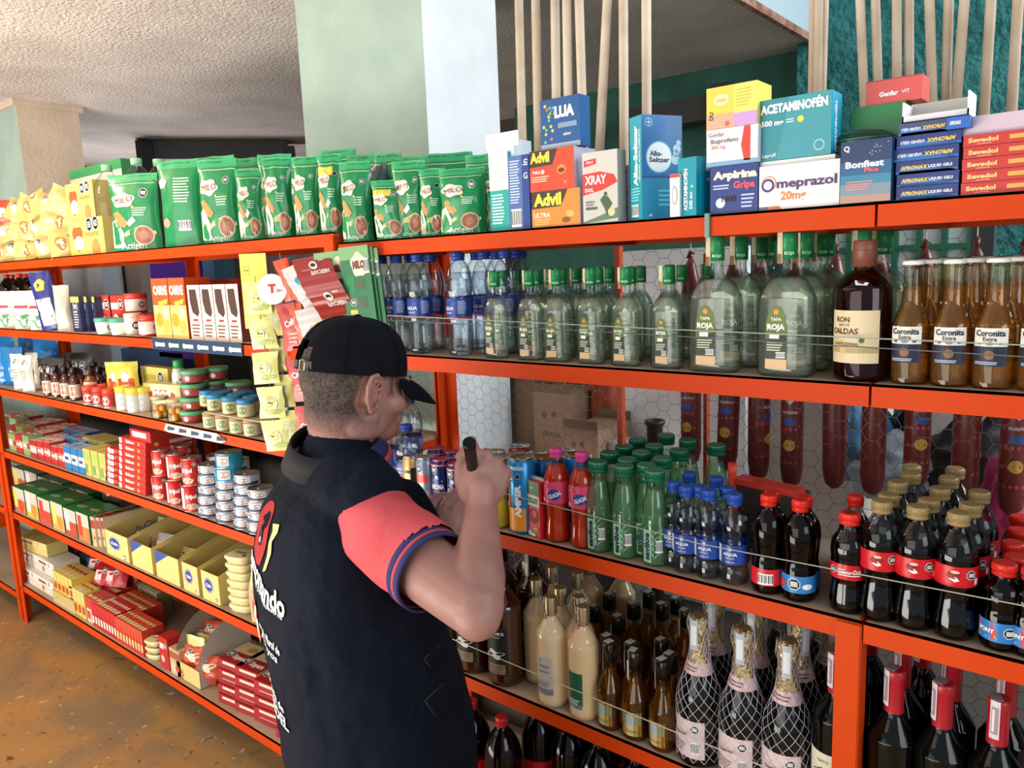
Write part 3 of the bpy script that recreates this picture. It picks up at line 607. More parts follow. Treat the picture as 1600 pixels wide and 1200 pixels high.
def lab_py(m, p):
    band(m, p, .016, .046, '#2878c0'); s = cyl(m, rfun(p), .1); s.poly([(-.034, .017), (-.012, .017), (-.006, .030), (-.014, .045), (-.034, .045)], mat('#d83222'), .001); s.text('PONY', -.020, .032, mat('#f4ece6'), w=.022, h=.007, lift=.0018, bold=.04); s.seal(.010, .032, .0085, .0012); s.poly([(-.024, .02), (-.004, .021), (-.008, .026)], mat('#e0b868'), .0014)
P_PY = [(.022, 0), (.0275, .004), (.028, .02), (.0275, .05), (.026, .062), (.0275, .078), (.024, .095), (.0135, .106), (.012, .112), (.012, .118)]
PY = soft('malt_drink_bottle', .131, P_PY, glassy('brown_shell', '#8a5a40', '#1c0c06', .16), .095, mat('#0e0504', .1, spec=.3), '#d8281c', lab_py, capr=.0165, caph=.018)
# ---- cans
def can(H, r, body, deco, rim='#c9cccf', tall=True):
    t = B0('drink_can'); m = MB(); p = [(r*.72, 0), (r*.8, .003), (r, .009), (r, H-.012), (r*.86, H-.004)]
    m.lathe(p, mat(body, .28, .35), 24, cap1=False); deco(m, r, H); m.build('can_body', t)
    m = MB(); m.lathe([(r*.86, H-.004), (r*.9, H-.001), (r*.9, H), (r*.84, H), (r*.8, H-.004), (r*.3, H-.0038)], mat(rim, .25, .9), 24, cap0=False); m.disc = None; m.build('lid', t)
    m = MB(); m.lathe([(.006, H-.0036), (.006, H-.0025), (.003, H-.0024)], mat('#b8bbbe', .25, .9), 10, c=(0, -.004), ratio=1.5); m.build('ring_pull', t); return t
def d_andina(m, r, H): s = cyl(m, r); s.rect(-r*3.1, r*3.1, .006, .038, mat('#e8506a', .3), .0003); s.poly([(-.016, .078), (.0, .096), (.016, .078), (.0, .086)], mat('#f0f0f2'), .0008); s.text('ANDINA', 0, .066, mat('#f2f2f4'), w=.038, h=.013, lift=.0008, bold=.04); s.text('SOLEADA', 0, .054, mat('#c9a048'), w=.018, lift=.0008, bold=.03); s.seal(-.006, .108, .010); s.rect(-r*3.1, r*3.1, H-.014, H-.010, mat('#f07088', .3), .0004)
def d_red(m, r, H): s = cyl(m, r); s.rect(-.02, .006, .01, .05, mat('#1c2f7a', .3), .0004); s.rect(-.02, .02, .07, .09, mat('#d8402a', .3), .0004); s.seal(-.004, .105, .010); s.rect(.006, .02, .01, .05, mat('#c0c4c8', .3, .5), .0005)
def d_gold(m, r, H): s = cyl(m, r); s.text('LESS', 0, .09, mat('#1c1812'), w=.022, h=.008, bold=.05); s.rect(.008, .03, .01, .10, mat('#1c1814', .3), .0005); s.lines(-.02, .004, .02, .06, 6, mat('#5a4a24'))
def d_dark(m, r, H): s = cyl(m, r); s.seal(0, .10, .009); s.text('mate', 0, .07, mat('#e0e0e0'), w=.025)
def d_amper(m, r, H):
    s = cyl(m, r, 0); s.rect(-.035, .035, .010, .062, mat('#e8922a', .35), .0003); s.poly([(-.03, .09), (-.01, .1), (.0, .085), (-.006, .06), (-.026, .058)], mat('#e0502a', .35), .0005)
    s.text('AMPER', .018, .078, mat('#f2f2f2'), w=.075, h=.014, bold=.06, rot=PI/2, lift=.0012); s.text('MANGO', -.016, .035, mat('#2a1c10'), w=.044, h=.010, bold=.05, rot=PI/2, lift=.001); s.disc(-.008, .112, .008, mat('#7a5a4a'), .0008); s.seal(.002, .128, .008); s.seal(.019, .134, .006); s.poly([(-.024, .070), (-.008, .074), (-.01, .064), (-.022, .061)], mat('#f0f0f0'), .0012); s.rect(-.035, .035, .148, .156, mat('#b8c4cc', .3), .0004)
    s.lines(-.03, .004, .064, .072, 1, mat('#1b2240'))
def d_yel(m, r, H): s = cyl(m, r); 
def d_yel(m, r, H):
    s = cyl(m, r)
    for k in range(7): s.poly([(-.022, .02+.018*k), (.0, .034+.018*k), (.018, .022+.018*k), (.0, .026+.018*k)], mat('#5a7a1c', .4), .0006)
C_AN = can(.131, .0255, '#1f2f68', d_andina, '#e87a90'); C_RD = can(.131, .0255, '#8a92a8', d_red); C_GO = can(.128, .024, '#c9a86a', d_gold); C_DK = can(.118, .031, '#3a3f3a', d_dark); C_AM = can(.172, .031, '#1d86c6', d_amper, '#c0b48a'); C_YE = can(.16, .028, '#d8cf4a', d_yel); C_BO = can(.158, .031, '#1f6fb8', d_dark, '#d8a04a'); C_RE = can(.125, .03, '#a83a3a', d_dark); C_GR = can(.14, .03, '#6fae4a', d_dark)
def tetra():
    t = B0('juice_carton'); m = MB(); m.box(-.021, .021, -.016, .016, 0, .128, mat('#c8262a', .35)); s = front(m, -.016)
    s.rect(-.021, .021, .098, .128, mat('#12803f', .35)); s.seal(-.003, .113, .009); s.text('FRUIT', -.001, .084, mat('#2a9a3a'), w=.036, h=.013, bold=.06, lift=.001); s.rect(-.021, .021, .072, .096, mat('#e8e4dc'), .0002); s.disc(0, .05, .018, mat('#8a1014'), .0006, 18); s.disc(.004, .056, .008, mat('#e05a50'), .0009); s.disc(.008, .018, .010, mat('#e8504a'), .0008, 12, .006)
    s.rect(-.019, .004, .004, .014, mat('#e8e8e8'), .0008); s.rect(-.010, .012, .010, .016, mat('#3a9a3a'), .001); s.text('cereza', .006, .022, mat('#ffffff'), w=.014, lift=.0012); m.build('carton_body', t)
    m = MB(); m.box(-.021, .021, -.003, .003, .128, .134, mat('#d8d8d4', .4)); m.build('top_seal', t); return t
TET = tetra()
# ---- liquors
def cream(label2):
    t = B0('cream_liqueur_bottle'); H = .251; p = cat([(.028, 0), (.0325, .004), (.0335, .015), (.0335, .155), (.031, .172), (.020, .192), (.0125, .203), (.012, .216)])
    m = MB(); m.lathe(p, mat('#e8cfa6' if not label2 else '#e6c496', .12, coat=.5), 26); m.build('bottle_body', t)
    m = MB(); m.lathe([(.0145, .210), (.0150, .213), (.0142, .216), (.0142, H-.003), (.0130, H)], mat('#b59a72', .3, .7), 22); m.lathe([(.0147, .218), (.0147, .2185)], mat('#7a6444', .4), 22); m.build('cap', t)
    m = MB(); s = cyl(m, .0145, -.8); s.rect(-.0045, .0045, .200, H+.0005, mat('#cfc6b4', .7), .0012, 3); s.rect(-.003, .003, .212, .235, mat('#6f6a62', .7), .0016); m.build('tax_seal', t, 'strip of tax seal over the cap')
    m = MB(); s = cyl(m, rfun(p), -.05)
    if label2: 
        s.rect(-.026, .014, .035, .110, mat('#0e5a3c', .5), .0006); s.poly([(-.022, .066), (.012, .05), (.012, .036), (-.024, .036)], mat('#8fa89a'), .001); s.lines(-.022, .012, .037, .05, 3, mat('#dfe6e0'), .0014); s.rect(-.024, .012, .030, .038, mat('#6f8a9a'), .0012); s.bars(-.006, .012, .024, .034, .001)
    else:
        s.rect(-.028, .020, .030, .120, mat('#c6bfb4', .5), .0006); s.text('N', -.010, .112, mat('#4a4a50'), w=.006, lift=.0012); s.text('SABAJON', -.002, .098, mat('#5a5450'), w=.030, lift=.0012); s.text('Aperitivo', -.002, .086, mat('#6a625c'), w=.028, lift=.0012); s.lines(-.024, .016, .05, .062, 4, mat('#8a8278'), .001); s.rect(-.028, .020, .032, .046, mat('#7f8288'), .001)
    m.build('label', t); return t
CR1 = cream(False); CR2 = cream(True)
def vors():
    t = B0('brown_liquor_bottle'); H = .289; p = cat([(.036, 0), (.041, .004), (.042, .015), (.042, .18), (.038, .20), (.022, .222), (.0145, .235), (.014, .25)])
    m = MB(); m.lathe(p, mat('#3c1a0c', .08, coat=.7), 26); m.build('bottle_body', t)
    m = MB(); m.lathe([(.0165, .242), (.0165, H-.002), (.015, H)], mat('#1a1412', .35), 20); m.build('cap', t)
    m = MB(); s = cyl(m, .016, -.2); s.rect(-.006, .006, .222, H, mat('#9a958c', .6), .0014, 3); s.rect(-.004, .004, .228, .262, mat('#d8d4cc', .6), .0018); m.build('tax_seal', t, 'pale tax seal over the neck')
    m = MB(); s = cyl(m, rfun(p), -.1); s.rect(-.032, .034, .030, .150, mat('#17110e', .5), .0006); s.text("SEÑOR'S", -.0, .135, mat('#dfd8c8'), w=.05, h=.009, lift=.0012, bold=.03); s.lines(-.02, .026, .122, .128, 1, mat('#a89a80'), .0012); s.blob(0, .082, .022, .010, mat('#e6e2da'), .0012, k=4, amp=.3); s.rect(-.022, .026, .034, .058, mat('#8a7450'), .0012); s.lines(-.02, .024, .036, .056, 4, mat('#4a3c28'), .0016); m.build('label', t); return t
VO = vors()
def half():
    t = B0('small_liquor_bottle'); H = .188; p = cat([(.024, 0), (.0275, .003), (.0285, .012), (.0285, .075), (.027, .088), (.019, .108), (.0135, .125), (.012, .14), (.012, .155)])
    m = MB(); m.lathe(p, glassy('straw_glass', '#f4e6c8', '#a08458', .16), 22, cap1=False, sq=.12); m.build('bottle_body', t)
    m = MB(); m.lathe(liquid(p, .135, -.0015), glassy('straw_liquor', '#eccb94', '#a0703c', .08, op=.12, opcol='#b88a48'), 20, sq=.12); m.build('liquor', t)
    m = MB(); m.lathe([(.0142, .150), (.0142, H-.002), (.013, H)], mat('#17120e', .25), 20, sq=.3); m.build('cap', t)
    m = MB(); s = cyl(m, .0150, -.75); s.rect(-.005, .005, .125, H, mat('#b8b0a0', .7), .0012, 3); s.rect(-.0035, .0035, .130, .168, mat('#e0dacb', .7), .0016); m.box(-.011, .003, -.009, .009, H, H+.0012, mat('#b8b0a0', .7)); m.build('tax_seal', t, 'buff tax seal folded over the cap')
    m = MB(); s = cyl(m, rfun(p), 0); s.rect(-.024, .024, .012, .064, mat('#cdbb84', .5), .0006); s.rect(-.024, .024, .036, .056, mat('#9fb6bc', .5), .0008); s.poly([(-.024, .038), (-.012, .050), (0, .042), (.012, .052), (.024, .040), (.024, .034), (-.024, .034)], mat('#3a5f7a'), .0011); s.poly([(-.024, .030), (.0, .038), (.024, .030), (.024, .026), (-.024, .026)], mat('#8a9a4a'), .0012); s.text('NECTAR', 0, .061, mat('#7a5a3a'), w=.032, h=.0045, lift=.0014, bold=.03); s.text('SAUCHET', .002, .022, mat('#5f6a5a'), w=.028, lift=.0014, bold=.01); m.build('label', t); return t
HF = half()
def champ():
    t = B0('sparkling_wine_bottle'); H = .30; p = cat([(.036, 0), (.041, .004), (.042, .015), (.042, .12), (.038, .15), (.026, .185), (.018, .215), (.0155, .24), (.0155, .255)])
    m = MB(); m.lathe(p, mat('#0a100c', .08, spec=.4), 26); m.build('bottle_body', t)
    foil = mat('#c8b074', .28, .85, bump=.9, bscale=90)
    m = MB(); q = cut(p, .205, .255, .001)+[(.0185, .262), (.0195, .272), (.0188, .290), (.013, H)]; m.lathe(q, foil, 20); m.build('gold_foil', t, 'crinkled gold foil')
    m = MB(); s = cyl(m, rfun(p), 0); s.rect(-.055, .055, .185, .207, mat('#d9b4b4', .5), .0012, 3); s.lines(-.03, .03, .19, .202, 2, mat('#6a4a4a'), .0016); m.build('neck_band', t)
    m = MB(); s = cyl(m, rfun(p), .05); s.rect(-.045, .045, .02, .098, mat('#d8c2c2', .5), .001); s.seal(.026, .082, .009, .0014); s.text('JP CHENET'.replace('JP CHENET', 'Chamdor'), -.006, .066, mat('#2a2428'), w=.034, lift=.0016, rot=.2); s.bars(.02, .034, .03, .055, .0014); s.lines(-.03, .01, .028, .05, 4, mat('#7a6468'), .0014); m.build('label', t)
    m = MB(); s = cyl(m, .019, .4); s.rect(-.007, .007, .235, .296, mat('#aeb4bc', .5), .0035, 4); s.rect(-.005, .005, .245, .285, mat('#d8dce2', .5), .004, 4); m.build('tax_seal', t, 'silvery tax seal strip')
    # netting sleeve
    m = MB(); nm = mat('#d9cfd6', .5); f = rfun(p+[(.0195, .272), (.02, .292), (.014, .305)]); N = 13; K = 22; rows = [.012+(.298-.012)*k/K for k in range(K+1)]
    def pt(i, k): r = f(rows[k])+.0022+.0012*math.sin(i*2.3+k); a = 2*PI*(i+(.5 if k % 2 else 0))/N; return Vector((r*math.cos(a), r*math.sin(a), rows[k]))
    for k in range(K):
        for i in range(N):
            a = pt(i, k); j = i if k % 2 == 0 else i+1
            for c in (pt(j if k % 2 else i, k+1), pt((i-1) if k % 2 == 0 else i, k+1)):
                t_ = (c-a).normalized(); u = t_.orthogonal().normalized(); q_ = t_.cross(u)
                vs = [P+u*.00055*math.cos(h)+q_*.00055*math.sin(h) for P in (a, c) for h in (0, 2.09, 4.19)]
                m.add(vs, [(0, 1, 4, 3), (1, 2, 5, 4), (2, 0, 3, 5)], nm)
    m.build('net_sleeve', t, 'white protective net sleeve'); return t
CH = champ()
def wine(lab):
    t = B0('wine_bottle'); H = .30; p = cat([(.033, 0), (.0375, .004), (.038, .015), (.038, .165), (.036, .185), (.022, .210), (.0145, .225), (.0138, .25), (.0138, .285)])
    m = MB(); m.lathe(p, mat('#070a08', .06, spec=.35), 26); m.build('bottle_body', t)
    m = MB(); m.lathe([(.0150, .226), (.0150, .282), (.0156, .283), (.0156, H-.004), (.0140, H)], mat('#a81c28', .35), 22, cap0=False); m.build('capsule', t, 'red neck capsule')
    m = MB(); s = cyl(m, .0155, -.55); s.rect(-.0065, .0065, .238, H, mat('#d8cdd2', .5), .0012, 3); s.rect(-.0045, .0045, .246, .290, mat('#a08a94', .5), .0016); s.rect(-.003, .0, .25, .286, mat('#e4dce0', .5), .0019); m.box(-.013, .003, -.012, .010, H, H+.0012, mat('#8a8488', .4)); m.build('tax_seal', t, 'pink grey tax seal over the capsule')
    if lab:
        m = MB(); s = cyl(m, rfun(p), -.25); s.rect(-.034, .034, .04, .125, mat('#d9d4bc', .6), .0006); s.text('GATO', 0, .11, mat('#1c1c1c'), w=.02, lift=.001); s.blob(0, .085, .018, .012, mat('#4a4a3c'), .001); m.build('label', t)
    return t
WN = wine(True); WN2 = wine(False)
def bigsoda(cap, hname, withliq=True):
    t = B0('large_soda_bottle'); H = .29; p = cat([(.034, 0), (.046, .008), (.048, .03), (.045, .08), (.047, .11), (.048, .17), (.044, .21), (.028, .245), (.0145, .262), (.0135, .27)])
    m = MB(); m.lathe(p, mat('#0c0504', .1, spec=.35), 24); m.build('bottle_body', t); m = MB(); screwcap(m, .0155, .268, H, cap); m.build('cap', t)
    m = MB(); band(m, p, .10, .15, '#b81c24'); m.build('label', t); return t
BS = {c: bigsoda(c, c) for c in ('#d8302a', '#c82a68', '#a08a22')}

# ================================================================ setting the bottles out
def at_cap(px, py, zs, H): P = atZ(px, py, zs+H); return P.x, max(.0, P.y)
Zs = RZ
def line(proto, pts, zs, H, desc, cat_, grp, ry=None, raw=False, names=None, jit=.25):
    for i, q in enumerate(pts):
        x, y = (q if raw else at_cap(q[0], q[1], zs, H))
        y = min(max(y, .035), DEP-.035)
        nm = names[i] if names else f'{desc}, {ORD[i]} from the left'
        put(proto, (x, y, zs+.0006), (ry if ry is not None else random.uniform(-jit, jit)), nm, cat_, grp)
# water bottles at the far end of the spirits shelf
z = RZ[1]
fr = [(-1.485, .05), (-1.425, .045), (-1.345, .04), (-1.215, .04)]
line(WB, fr, z, .236, 'clear blue-capped water bottle in the front row on the spirits shelf', 'water bottle', 'blue-capped water bottles', raw=True)
bk = [(-1.455, .12), (-1.375, .115), (-1.285, .12), (-1.20, .115), (-1.14, .12)]
line(WB, bk, z, .236, 'blue-capped water bottle standing in the second row on the spirits shelf', 'water bottle', 'blue-capped water bottles', raw=True)
bk = [(-1.47, .2), (-1.30, .2), (-1.235, .2), (-1.17, .2), (-1.30, .28), (-1.22, .28)]
for x, y in bk: put(WB, (x, y, z+.0006), random.random(), 'blue-capped water bottle crowded at the back of the spirits shelf', 'water bottle', 'blue-capped water bottles at the back')
# small spirits
xs = [atY(px, 560, .03).x for px in (775, 828, 869, 922, 976, 1040)]
line(TS, [(x, .032) for x in xs], z, .189, 'small green-capped clear spirit bottle in the front row', 'spirit bottle', 'small green-capped spirit bottles', raw=True, jit=.12)
for r in range(1, 5):
    for k in range(6):
        x = xs[k]-.035+(.01*r if r % 2 else 0)-.005*r; put(TS, (x+random.uniform(-.006, .006), .032+.072*r, z+.0006), random.uniform(-.15, .15), f'small green-capped spirit bottle {["", "in the second", "in the third", "in the fourth", "in the fifth"][r]} row, {ORD[k]} from the water bottles', 'spirit bottle', 'small green-capped spirit bottles behind')
bigx = [atY(1119, 580, .04).x, atY(1229, 592, .04).x]
line(TB, [(bigx[0], .036), (bigx[1], .036)], z, .237, 'big', 'spirit bottle', 'big green-capped spirit bottles', raw=True, names=['big green-capped clear spirit bottle at the front beside the small ones', 'big green-capped clear spirit bottle at the front beside the dark rum'], jit=.05)
k = 0
for r in range(1, 5):
    for x0_ in (bigx[0]-.02, bigx[1]-.03, bigx[1]+.075):
        if r == 1 and x0_ > bigx[1]: continue
        put(TB, (x0_+.012*(r % 2)+(.02 if r == 1 else 0), .036+.075*r, z+.0006), random.uniform(-.1, .1), f'big green-capped spirit bottle in {["", "the second", "the third", "the fourth", "the fifth"][r]} row, column {["nearest the small bottles", "in the middle", "behind the dark rum"][0 if x0_ < bigx[0] else (1 if x0_ < bigx[1] else 2)]}', 'spirit bottle', 'big green-capped spirit bottles behind')
put(RON, (-.343, .042, z+.0006), 0, 'dark amber rum bottle with a cream label between spirits and beer', 'rum bottle')
cx = [-.272, -.217, -.163, -.108]
line(COR, [(x, .03) for x in cx], z, .185, 'pale gold crown-capped beer bottle in the front row', 'beer bottle', 'crown-capped beer bottles', raw=True, jit=.1)
for r in range(1, 5):
    for k in range(4 if r < 3 else 3): put(COR, (cx[k]+(.024 if r % 2 else 0)-.01, .03+.068*r, z+.0006), random.uniform(-.5, .5), f'crown-capped beer bottle in {["", "the second", "the third", "the fourth", "the fifth"][r]} row, {ORD[k]} from the rum', 'beer bottle', 'crown-capped beer bottles behind')
# drinks shelf
z = RZ[2]
put(WB, (-1.505, .06, z), .2, 'blue-capped water bottle beside the man\'s face on the drinks shelf', 'water bottle', 'blue-capped water bottles', sc=(1.1, 1.1, 1.0))
put(WB, (-1.43, .05, z), .2, 'blue-capped water bottle behind the man\'s chin on the drinks shelf', 'water bottle', 'blue-capped water bottles', sc=(1.1, 1.1, .86))
put(WB, (-1.545, .17, z), .6, 'blue-capped water bottle half hidden under the cap brim', 'water bottle', 'blue-capped water bottles', sc=(1.1, 1.1, 1.05))
line(C_GO, [(-1.405, .04)], z, .128, '', 'drink can', 'slim drink cans', raw=True, ry=.3, names=['slim gold and black can, first of the cans'])
line(C_RD, [(-1.353, .04)], z, .131, '', 'drink can', 'slim drink cans', raw=True, ry=.1, names=['silver blue energy drink can beside the gold can'])
line(C_AN, [(-1.305, .045), (-1.243, .035)], z, .131, '', 'drink can', 'slim drink cans', raw=True, ry=.2, names=['navy and pink beer can with a white price tag', 'navy and pink beer can nearest the raised hand'])
line(C_AN, [(-1.335, .115), (-1.395, .12), (-1.27, .11)], z, .131, '', 'drink can', 'slim drink cans', raw=True, names=['navy beer can behind the energy drink can', 'navy beer can at the back left of the cans', 'navy beer can behind the raised hand'])
line(C_RE, [(-1.255, .19), (-1.19, .19), (-1.24, .27)], z, .125, '', 'drink can', 'short drink cans', raw=True, names=['red rimmed can rising just behind the fingers', 'red rimmed can, second behind the fingers', 'red rimmed can at the very back'])
line(C_DK, [(-1.17, .25), (-1.10, .25), (-1.05, .28), (-1.12, .305)], z, .118, '', 'drink can', 'short drink cans', raw=True, names=['dark green can at the back near the cartons', 'dark green can at the back, second', 'dark green can at the back by the pink caps', 'dark green can against the wire netting'])
line(C_GR, [(-1.16, .115), (-1.10, .10)], z, .14, '', 'drink can', 'short drink cans', raw=True, names=['light green can beside the wrist', 'light green can behind the tall blue can'])
line(C_YE, [(-1.115, .03)], z, .16, '', 'drink can', 'tall drink cans', raw=True, names=['yellow green can peeping out beside the forearm'])
line(C_AM, [(-1.045, .035)], z, .172, '', 'drink can', 'tall drink cans', raw=True, ry=-.25, names=['tall blue and orange energy drink can at the front'])
line(C_BO, [(-1.035, .105), (-.985, .165)], z, .158, '', 'drink can', 'tall drink cans', raw=True, names=['blue can with an orange rim behind the juice carton', 'blue can behind the two pink-capped bottles'])
put(TET, (-.995, .03, z), -.25, 'small red and green cherry juice carton on the drinks shelf', 'juice carton')
line(GL, [(864, 702), (896, 711)], z, .203, '', 'soda bottle', 'pink-capped soda bottles', names=['orange red soda with pink cap next to the juice carton', 'orange red soda with pink cap next to the green bottles'], ry=.15)
sv = [(931, 721), (966, 730), (1007, 741), (952, 706), (980, 716), (1010, 725), (975, 696), (1002, 705), (1035, 714), (996, 685), (1022, 695), (1061, 702)]
nm = ['%s column, %s' % (a, b_) for b_ in ('front row', 'second row', 'third row', 'back row') for a in ('first', 'second', 'third')]
line(SV, sv, z, .19, '', 'aloe drink bottle', 'green aloe drink bottles', names=['clear green aloe drink bottle with dark green cap, '+x for x in nm], ry=-.1)
line(SV, [(-.775, .30), (-.84, .32), (-.70, .285)], z, .19, '', 'aloe drink bottle', 'green aloe drink bottles', raw=True, names=['green aloe drink bottle against the wire, '+x for x in ('middle', 'leftmost', 'rightmost')])
line(AQ, [(1052, 770), (1092, 774), (1136, 779), (1054, 752), (1094, 759), (1136, 761), (1077, 738), (1119, 745)], z, .168, '', 'water bottle', 'small blue-capped water bottles', ry=-.15,
     names=['small blue-capped water bottle, '+x for x in ('front row, beside the green bottles', 'front row, middle', 'front row, beside the dark colas', 'second row, beside the green bottles', 'second row, middle', 'second row, beside the dark colas', 'back row, first', 'back row, second')])
line(CKW, [(1184, 784), (1207, 767)], z, .177, '', 'cola bottle', 'small red-capped cola bottles', names=['small dark cola bottle with red label beside the water bottles', 'small dark cola bottle behind the first red-capped one'], ry=.1)
line(CKB, [(1235, 792), (1257, 775)], z, .177, '', 'cola bottle', 'small red-capped cola bottles', names=['small dark soda bottle with blue label and red cap', 'small dark soda bottle behind the blue-labelled one'], ry=-.1)
line(CK, [(1311, 820), (1324, 802), (1337, 774)], z, .168, '', 'cola bottle', 'small red-capped cola bottles', names=['red-labelled small cola bottle beside the gold-capped ones', 'red-capped cola, second behind the red-labelled one', 'red-capped cola at the back beside gold caps'], ry=-.1)
gd = [(1367, 793), (1429, 797), (1494, 807), (1389, 772), (1452, 780), (1517, 787), (1403, 752), (1469, 762), (1531, 767), (1424, 739), (1483, 745), (1425, 727), (1493, 731)]
gn = ['first', 'second', 'third']
nm = [f'gold-capped cola bottle, {gn[i % 3]} column, {["front", "second", "third", "fourth", "back"][i//3]} row' for i in range(11)]+['gold-capped cola bottle, first column, back row against the wire', 'gold-capped cola bottle, second column, back row against the wire']
line(GD, gd, z, .197, '', 'cola bottle', 'gold-capped cola bottles', names=nm, ry=-.05)
line(PY, [(1566, 889), (1612, 905), (1589, 868), (1583, 847), (1593, 827)], z, .131, '', 'malt drink bottle', 'red-capped malt drink bottles', names=['small malt bottle with red and blue label, at the front', 'small malt bottle cut by the picture edge', 'red-capped malt bottle in the second row', 'red-capped malt bottle in the third row', 'red-capped malt bottle in the back row'], ry=.05)
line(PY, [(-.06, .09), (-.055, .16), (-.14, .28), (-.07, .24)], z, .131, '', 'malt drink bottle', 'red-capped malt drink bottles', raw=True, names=['red-capped malt bottle '+x for x in ('beyond the picture edge, second row', 'beyond the picture edge, third row', 'against the wire', 'beyond the picture edge, back row')])
P = atZ(1097, 750, z+.17)
m = MB(); m.lathe([(.013, 0), (.015, .02), (.014, .1), (.008, .135), (.009, .15), (.009, .172)], mat('#e8452c', .35), 16); thing1(m, 'orange_red_tube', 'plain orange red plastic tube behind the small water bottles', 'tube', None, (P.x, .22, z))
m = MB(); m.box(-.07, .07, -.02, .02, 0, .012, mat('#d83a26', .35)); thing1(m, 'plastic_strip', 'red plastic strip lying behind the first cola bottles', 'strip', None, (-.56, .22, z+.13), -.2)
m = MB(); m.box(-.07, .07, -.03, .03, 0, .129, mat('#3a2f2a', .7)); thing1(m, 'dark_box', 'dark box carrying the red plastic strip', 'box', None, (-.56, .235, z), -.2)
# liquor shelf
z = RZ[3]
line(CR1, [(849, 938)], z, .251, '', 'cream liqueur bottle', 'cream liqueur bottles', ry=.1, names=['cream liqueur bottle with pale grey label at the front'])
line(CR2, [(891, 959)], z, .251, '', 'cream liqueur bottle', 'cream liqueur bottles', ry=.1, names=['cream liqueur bottle with dark green label at the front'])
line(CR2, [(904, 931), (863, 884)], z, .251, '', 'cream liqueur bottle', 'cream liqueur bottles', ry=1.9, names=['cream liqueur bottle right behind the green-labelled one', 'cream liqueur bottle in the back row, middle'])
line(CR1, [(875, 917), (837, 904), (823, 874), (902, 893)], z, .251, '', 'cream liqueur bottle', 'cream liqueur bottles', ry=2.2, names=['cream liqueur bottle in the second row, middle', 'cream liqueur bottle in the second row, beside brown bottles', 'cream liqueur bottle in the back row, beside brown bottles', 'cream liqueur bottle in the back row, right'])
line(CR2, [(-.955, .30), (-1.03, .27)], z, .251, '', 'cream liqueur bottle', 'cream liqueur bottles', ry=2.2, raw=True, names=['wide cream liqueur bottle under the drinks shelf by the foil', 'cream liqueur bottle at the very back'])
line(VO, [(-1.123, .045), (-1.225, .045), (-1.12, .15), (-1.215, .15), (-1.315, .05), (-1.31, .16), (-1.2, .25)], z, .289, '', 'liquor bottle', 'dark brown liquor bottles', raw=True, ry=.15, names=['dark brown liquor bottle directly below the bent elbow', 'dark brown liquor bottle touching the vest', 'dark brown liquor bottle behind the elbow one', 'dark brown bottle behind the vest pocket', 'dark brown bottle hidden by the vest, front', 'dark brown bottle hidden by the vest, back', 'dark brown bottle against the netting'])
hf = [(936, 1016), (973, 1031), (1020, 1044), (949, 993), (987, 1004), (1034, 999), (1048, 1021), (966, 962), (990, 942), (1014, 925), (1034, 943), (1057, 934), (952, 928), (929, 946), (1071, 953)]
nm = ['front row, beside the cream liqueur', 'front row, middle', 'front row, beside the netted bottles', 'second row, first', 'second row, second', 'second row, third', 'second row, nearest the netted bottles', 'third row, first', 'third row, second', 'fourth row, second', 'third row, third', 'fourth row, third', 'back row, first', 'third row, behind the cream liqueur', 'third row, nearest the netted bottles']
line(HF, hf, z, .188, '', 'liquor bottle', 'small straw-coloured liquor bottles', names=['small straw-coloured liquor bottle, '+x for x in nm], jit=.3)
chp = [(-.625, .045), (-.535, .043), (-.452, .045), (-.635, .135), (-.548, .135), (-.462, .135), (-.595, .225), (-.51, .225), (-.43, .225), (-.55, .31), (-.47, .31)]
line(CH, chp, z, .30, '', 'sparkling wine bottle', 'netted gold-foil bottles', raw=True, jit=.6, names=['gold-foiled bottle in a white net, '+x for x in ('front row, first', 'front row, second', 'front row, beside the red wine', 'second row, first', 'second row, second', 'second row, third', 'third row, first', 'third row, second', 'third row, third', 'back row, first', 'back row, second')])
line(WN, [(-.368, .048)], z, .30, '', 'wine bottle', 'red-capsuled wine bottles', raw=True, ry=0, names=['dark wine bottle with cream label left of the orange post'])
line(WN2, [(-.372, .13), (-.276, .045), (-.285, .135), (-.205, .045), (-.208, .14), (-.13, .045), (-.130, .14), (-.36, .22), (-.27, .225), (-.06, .05)], z, .30, '', 'wine bottle', 'red-capsuled wine bottles', raw=True, jit=.4, names=['dark wine bottle with red capsule, '+x for x in ('behind the labelled one', 'front row, directly right of the orange post', 'second row, right of the orange post', 'front row, second from the post', 'second row, second from the post', 'front row, third from the post', 'second row, third from the post', 'third row, behind the post', 'third row, right of the post', 'beyond the picture edge')])
# bottom shelf: big sodas
z = RZ[4]
for (x, y, c, nmm) in [(-1.26, .06, '#d8302a', 'large dark soda bottle with red cap touching the vest hem'), (-1.15, .05, '#d8302a', 'large dark soda bottle with red cap at the picture foot'), (-1.12, .16, '#c82a68', 'large dark soda bottle with pink cap'), (-1.02, .15, '#a08a22', 'large dark soda bottle with olive yellow cap')]: put(BS[c], (x, y, z), 0, nmm, 'soda bottle', 'large soda bottles on the bottom shelf', sc=1.0)
for i, (x, y) in enumerate([(-1.19, .27), (-1.07, .27), (-.96, .27), (-.85, .27), (-.92, .13), (-.82, .13)]): put(BS['#d8302a'], (x, y, z), 0, 'large dark soda bottle at the back of the bottom shelf', 'soda bottle', 'large soda bottles at the back')
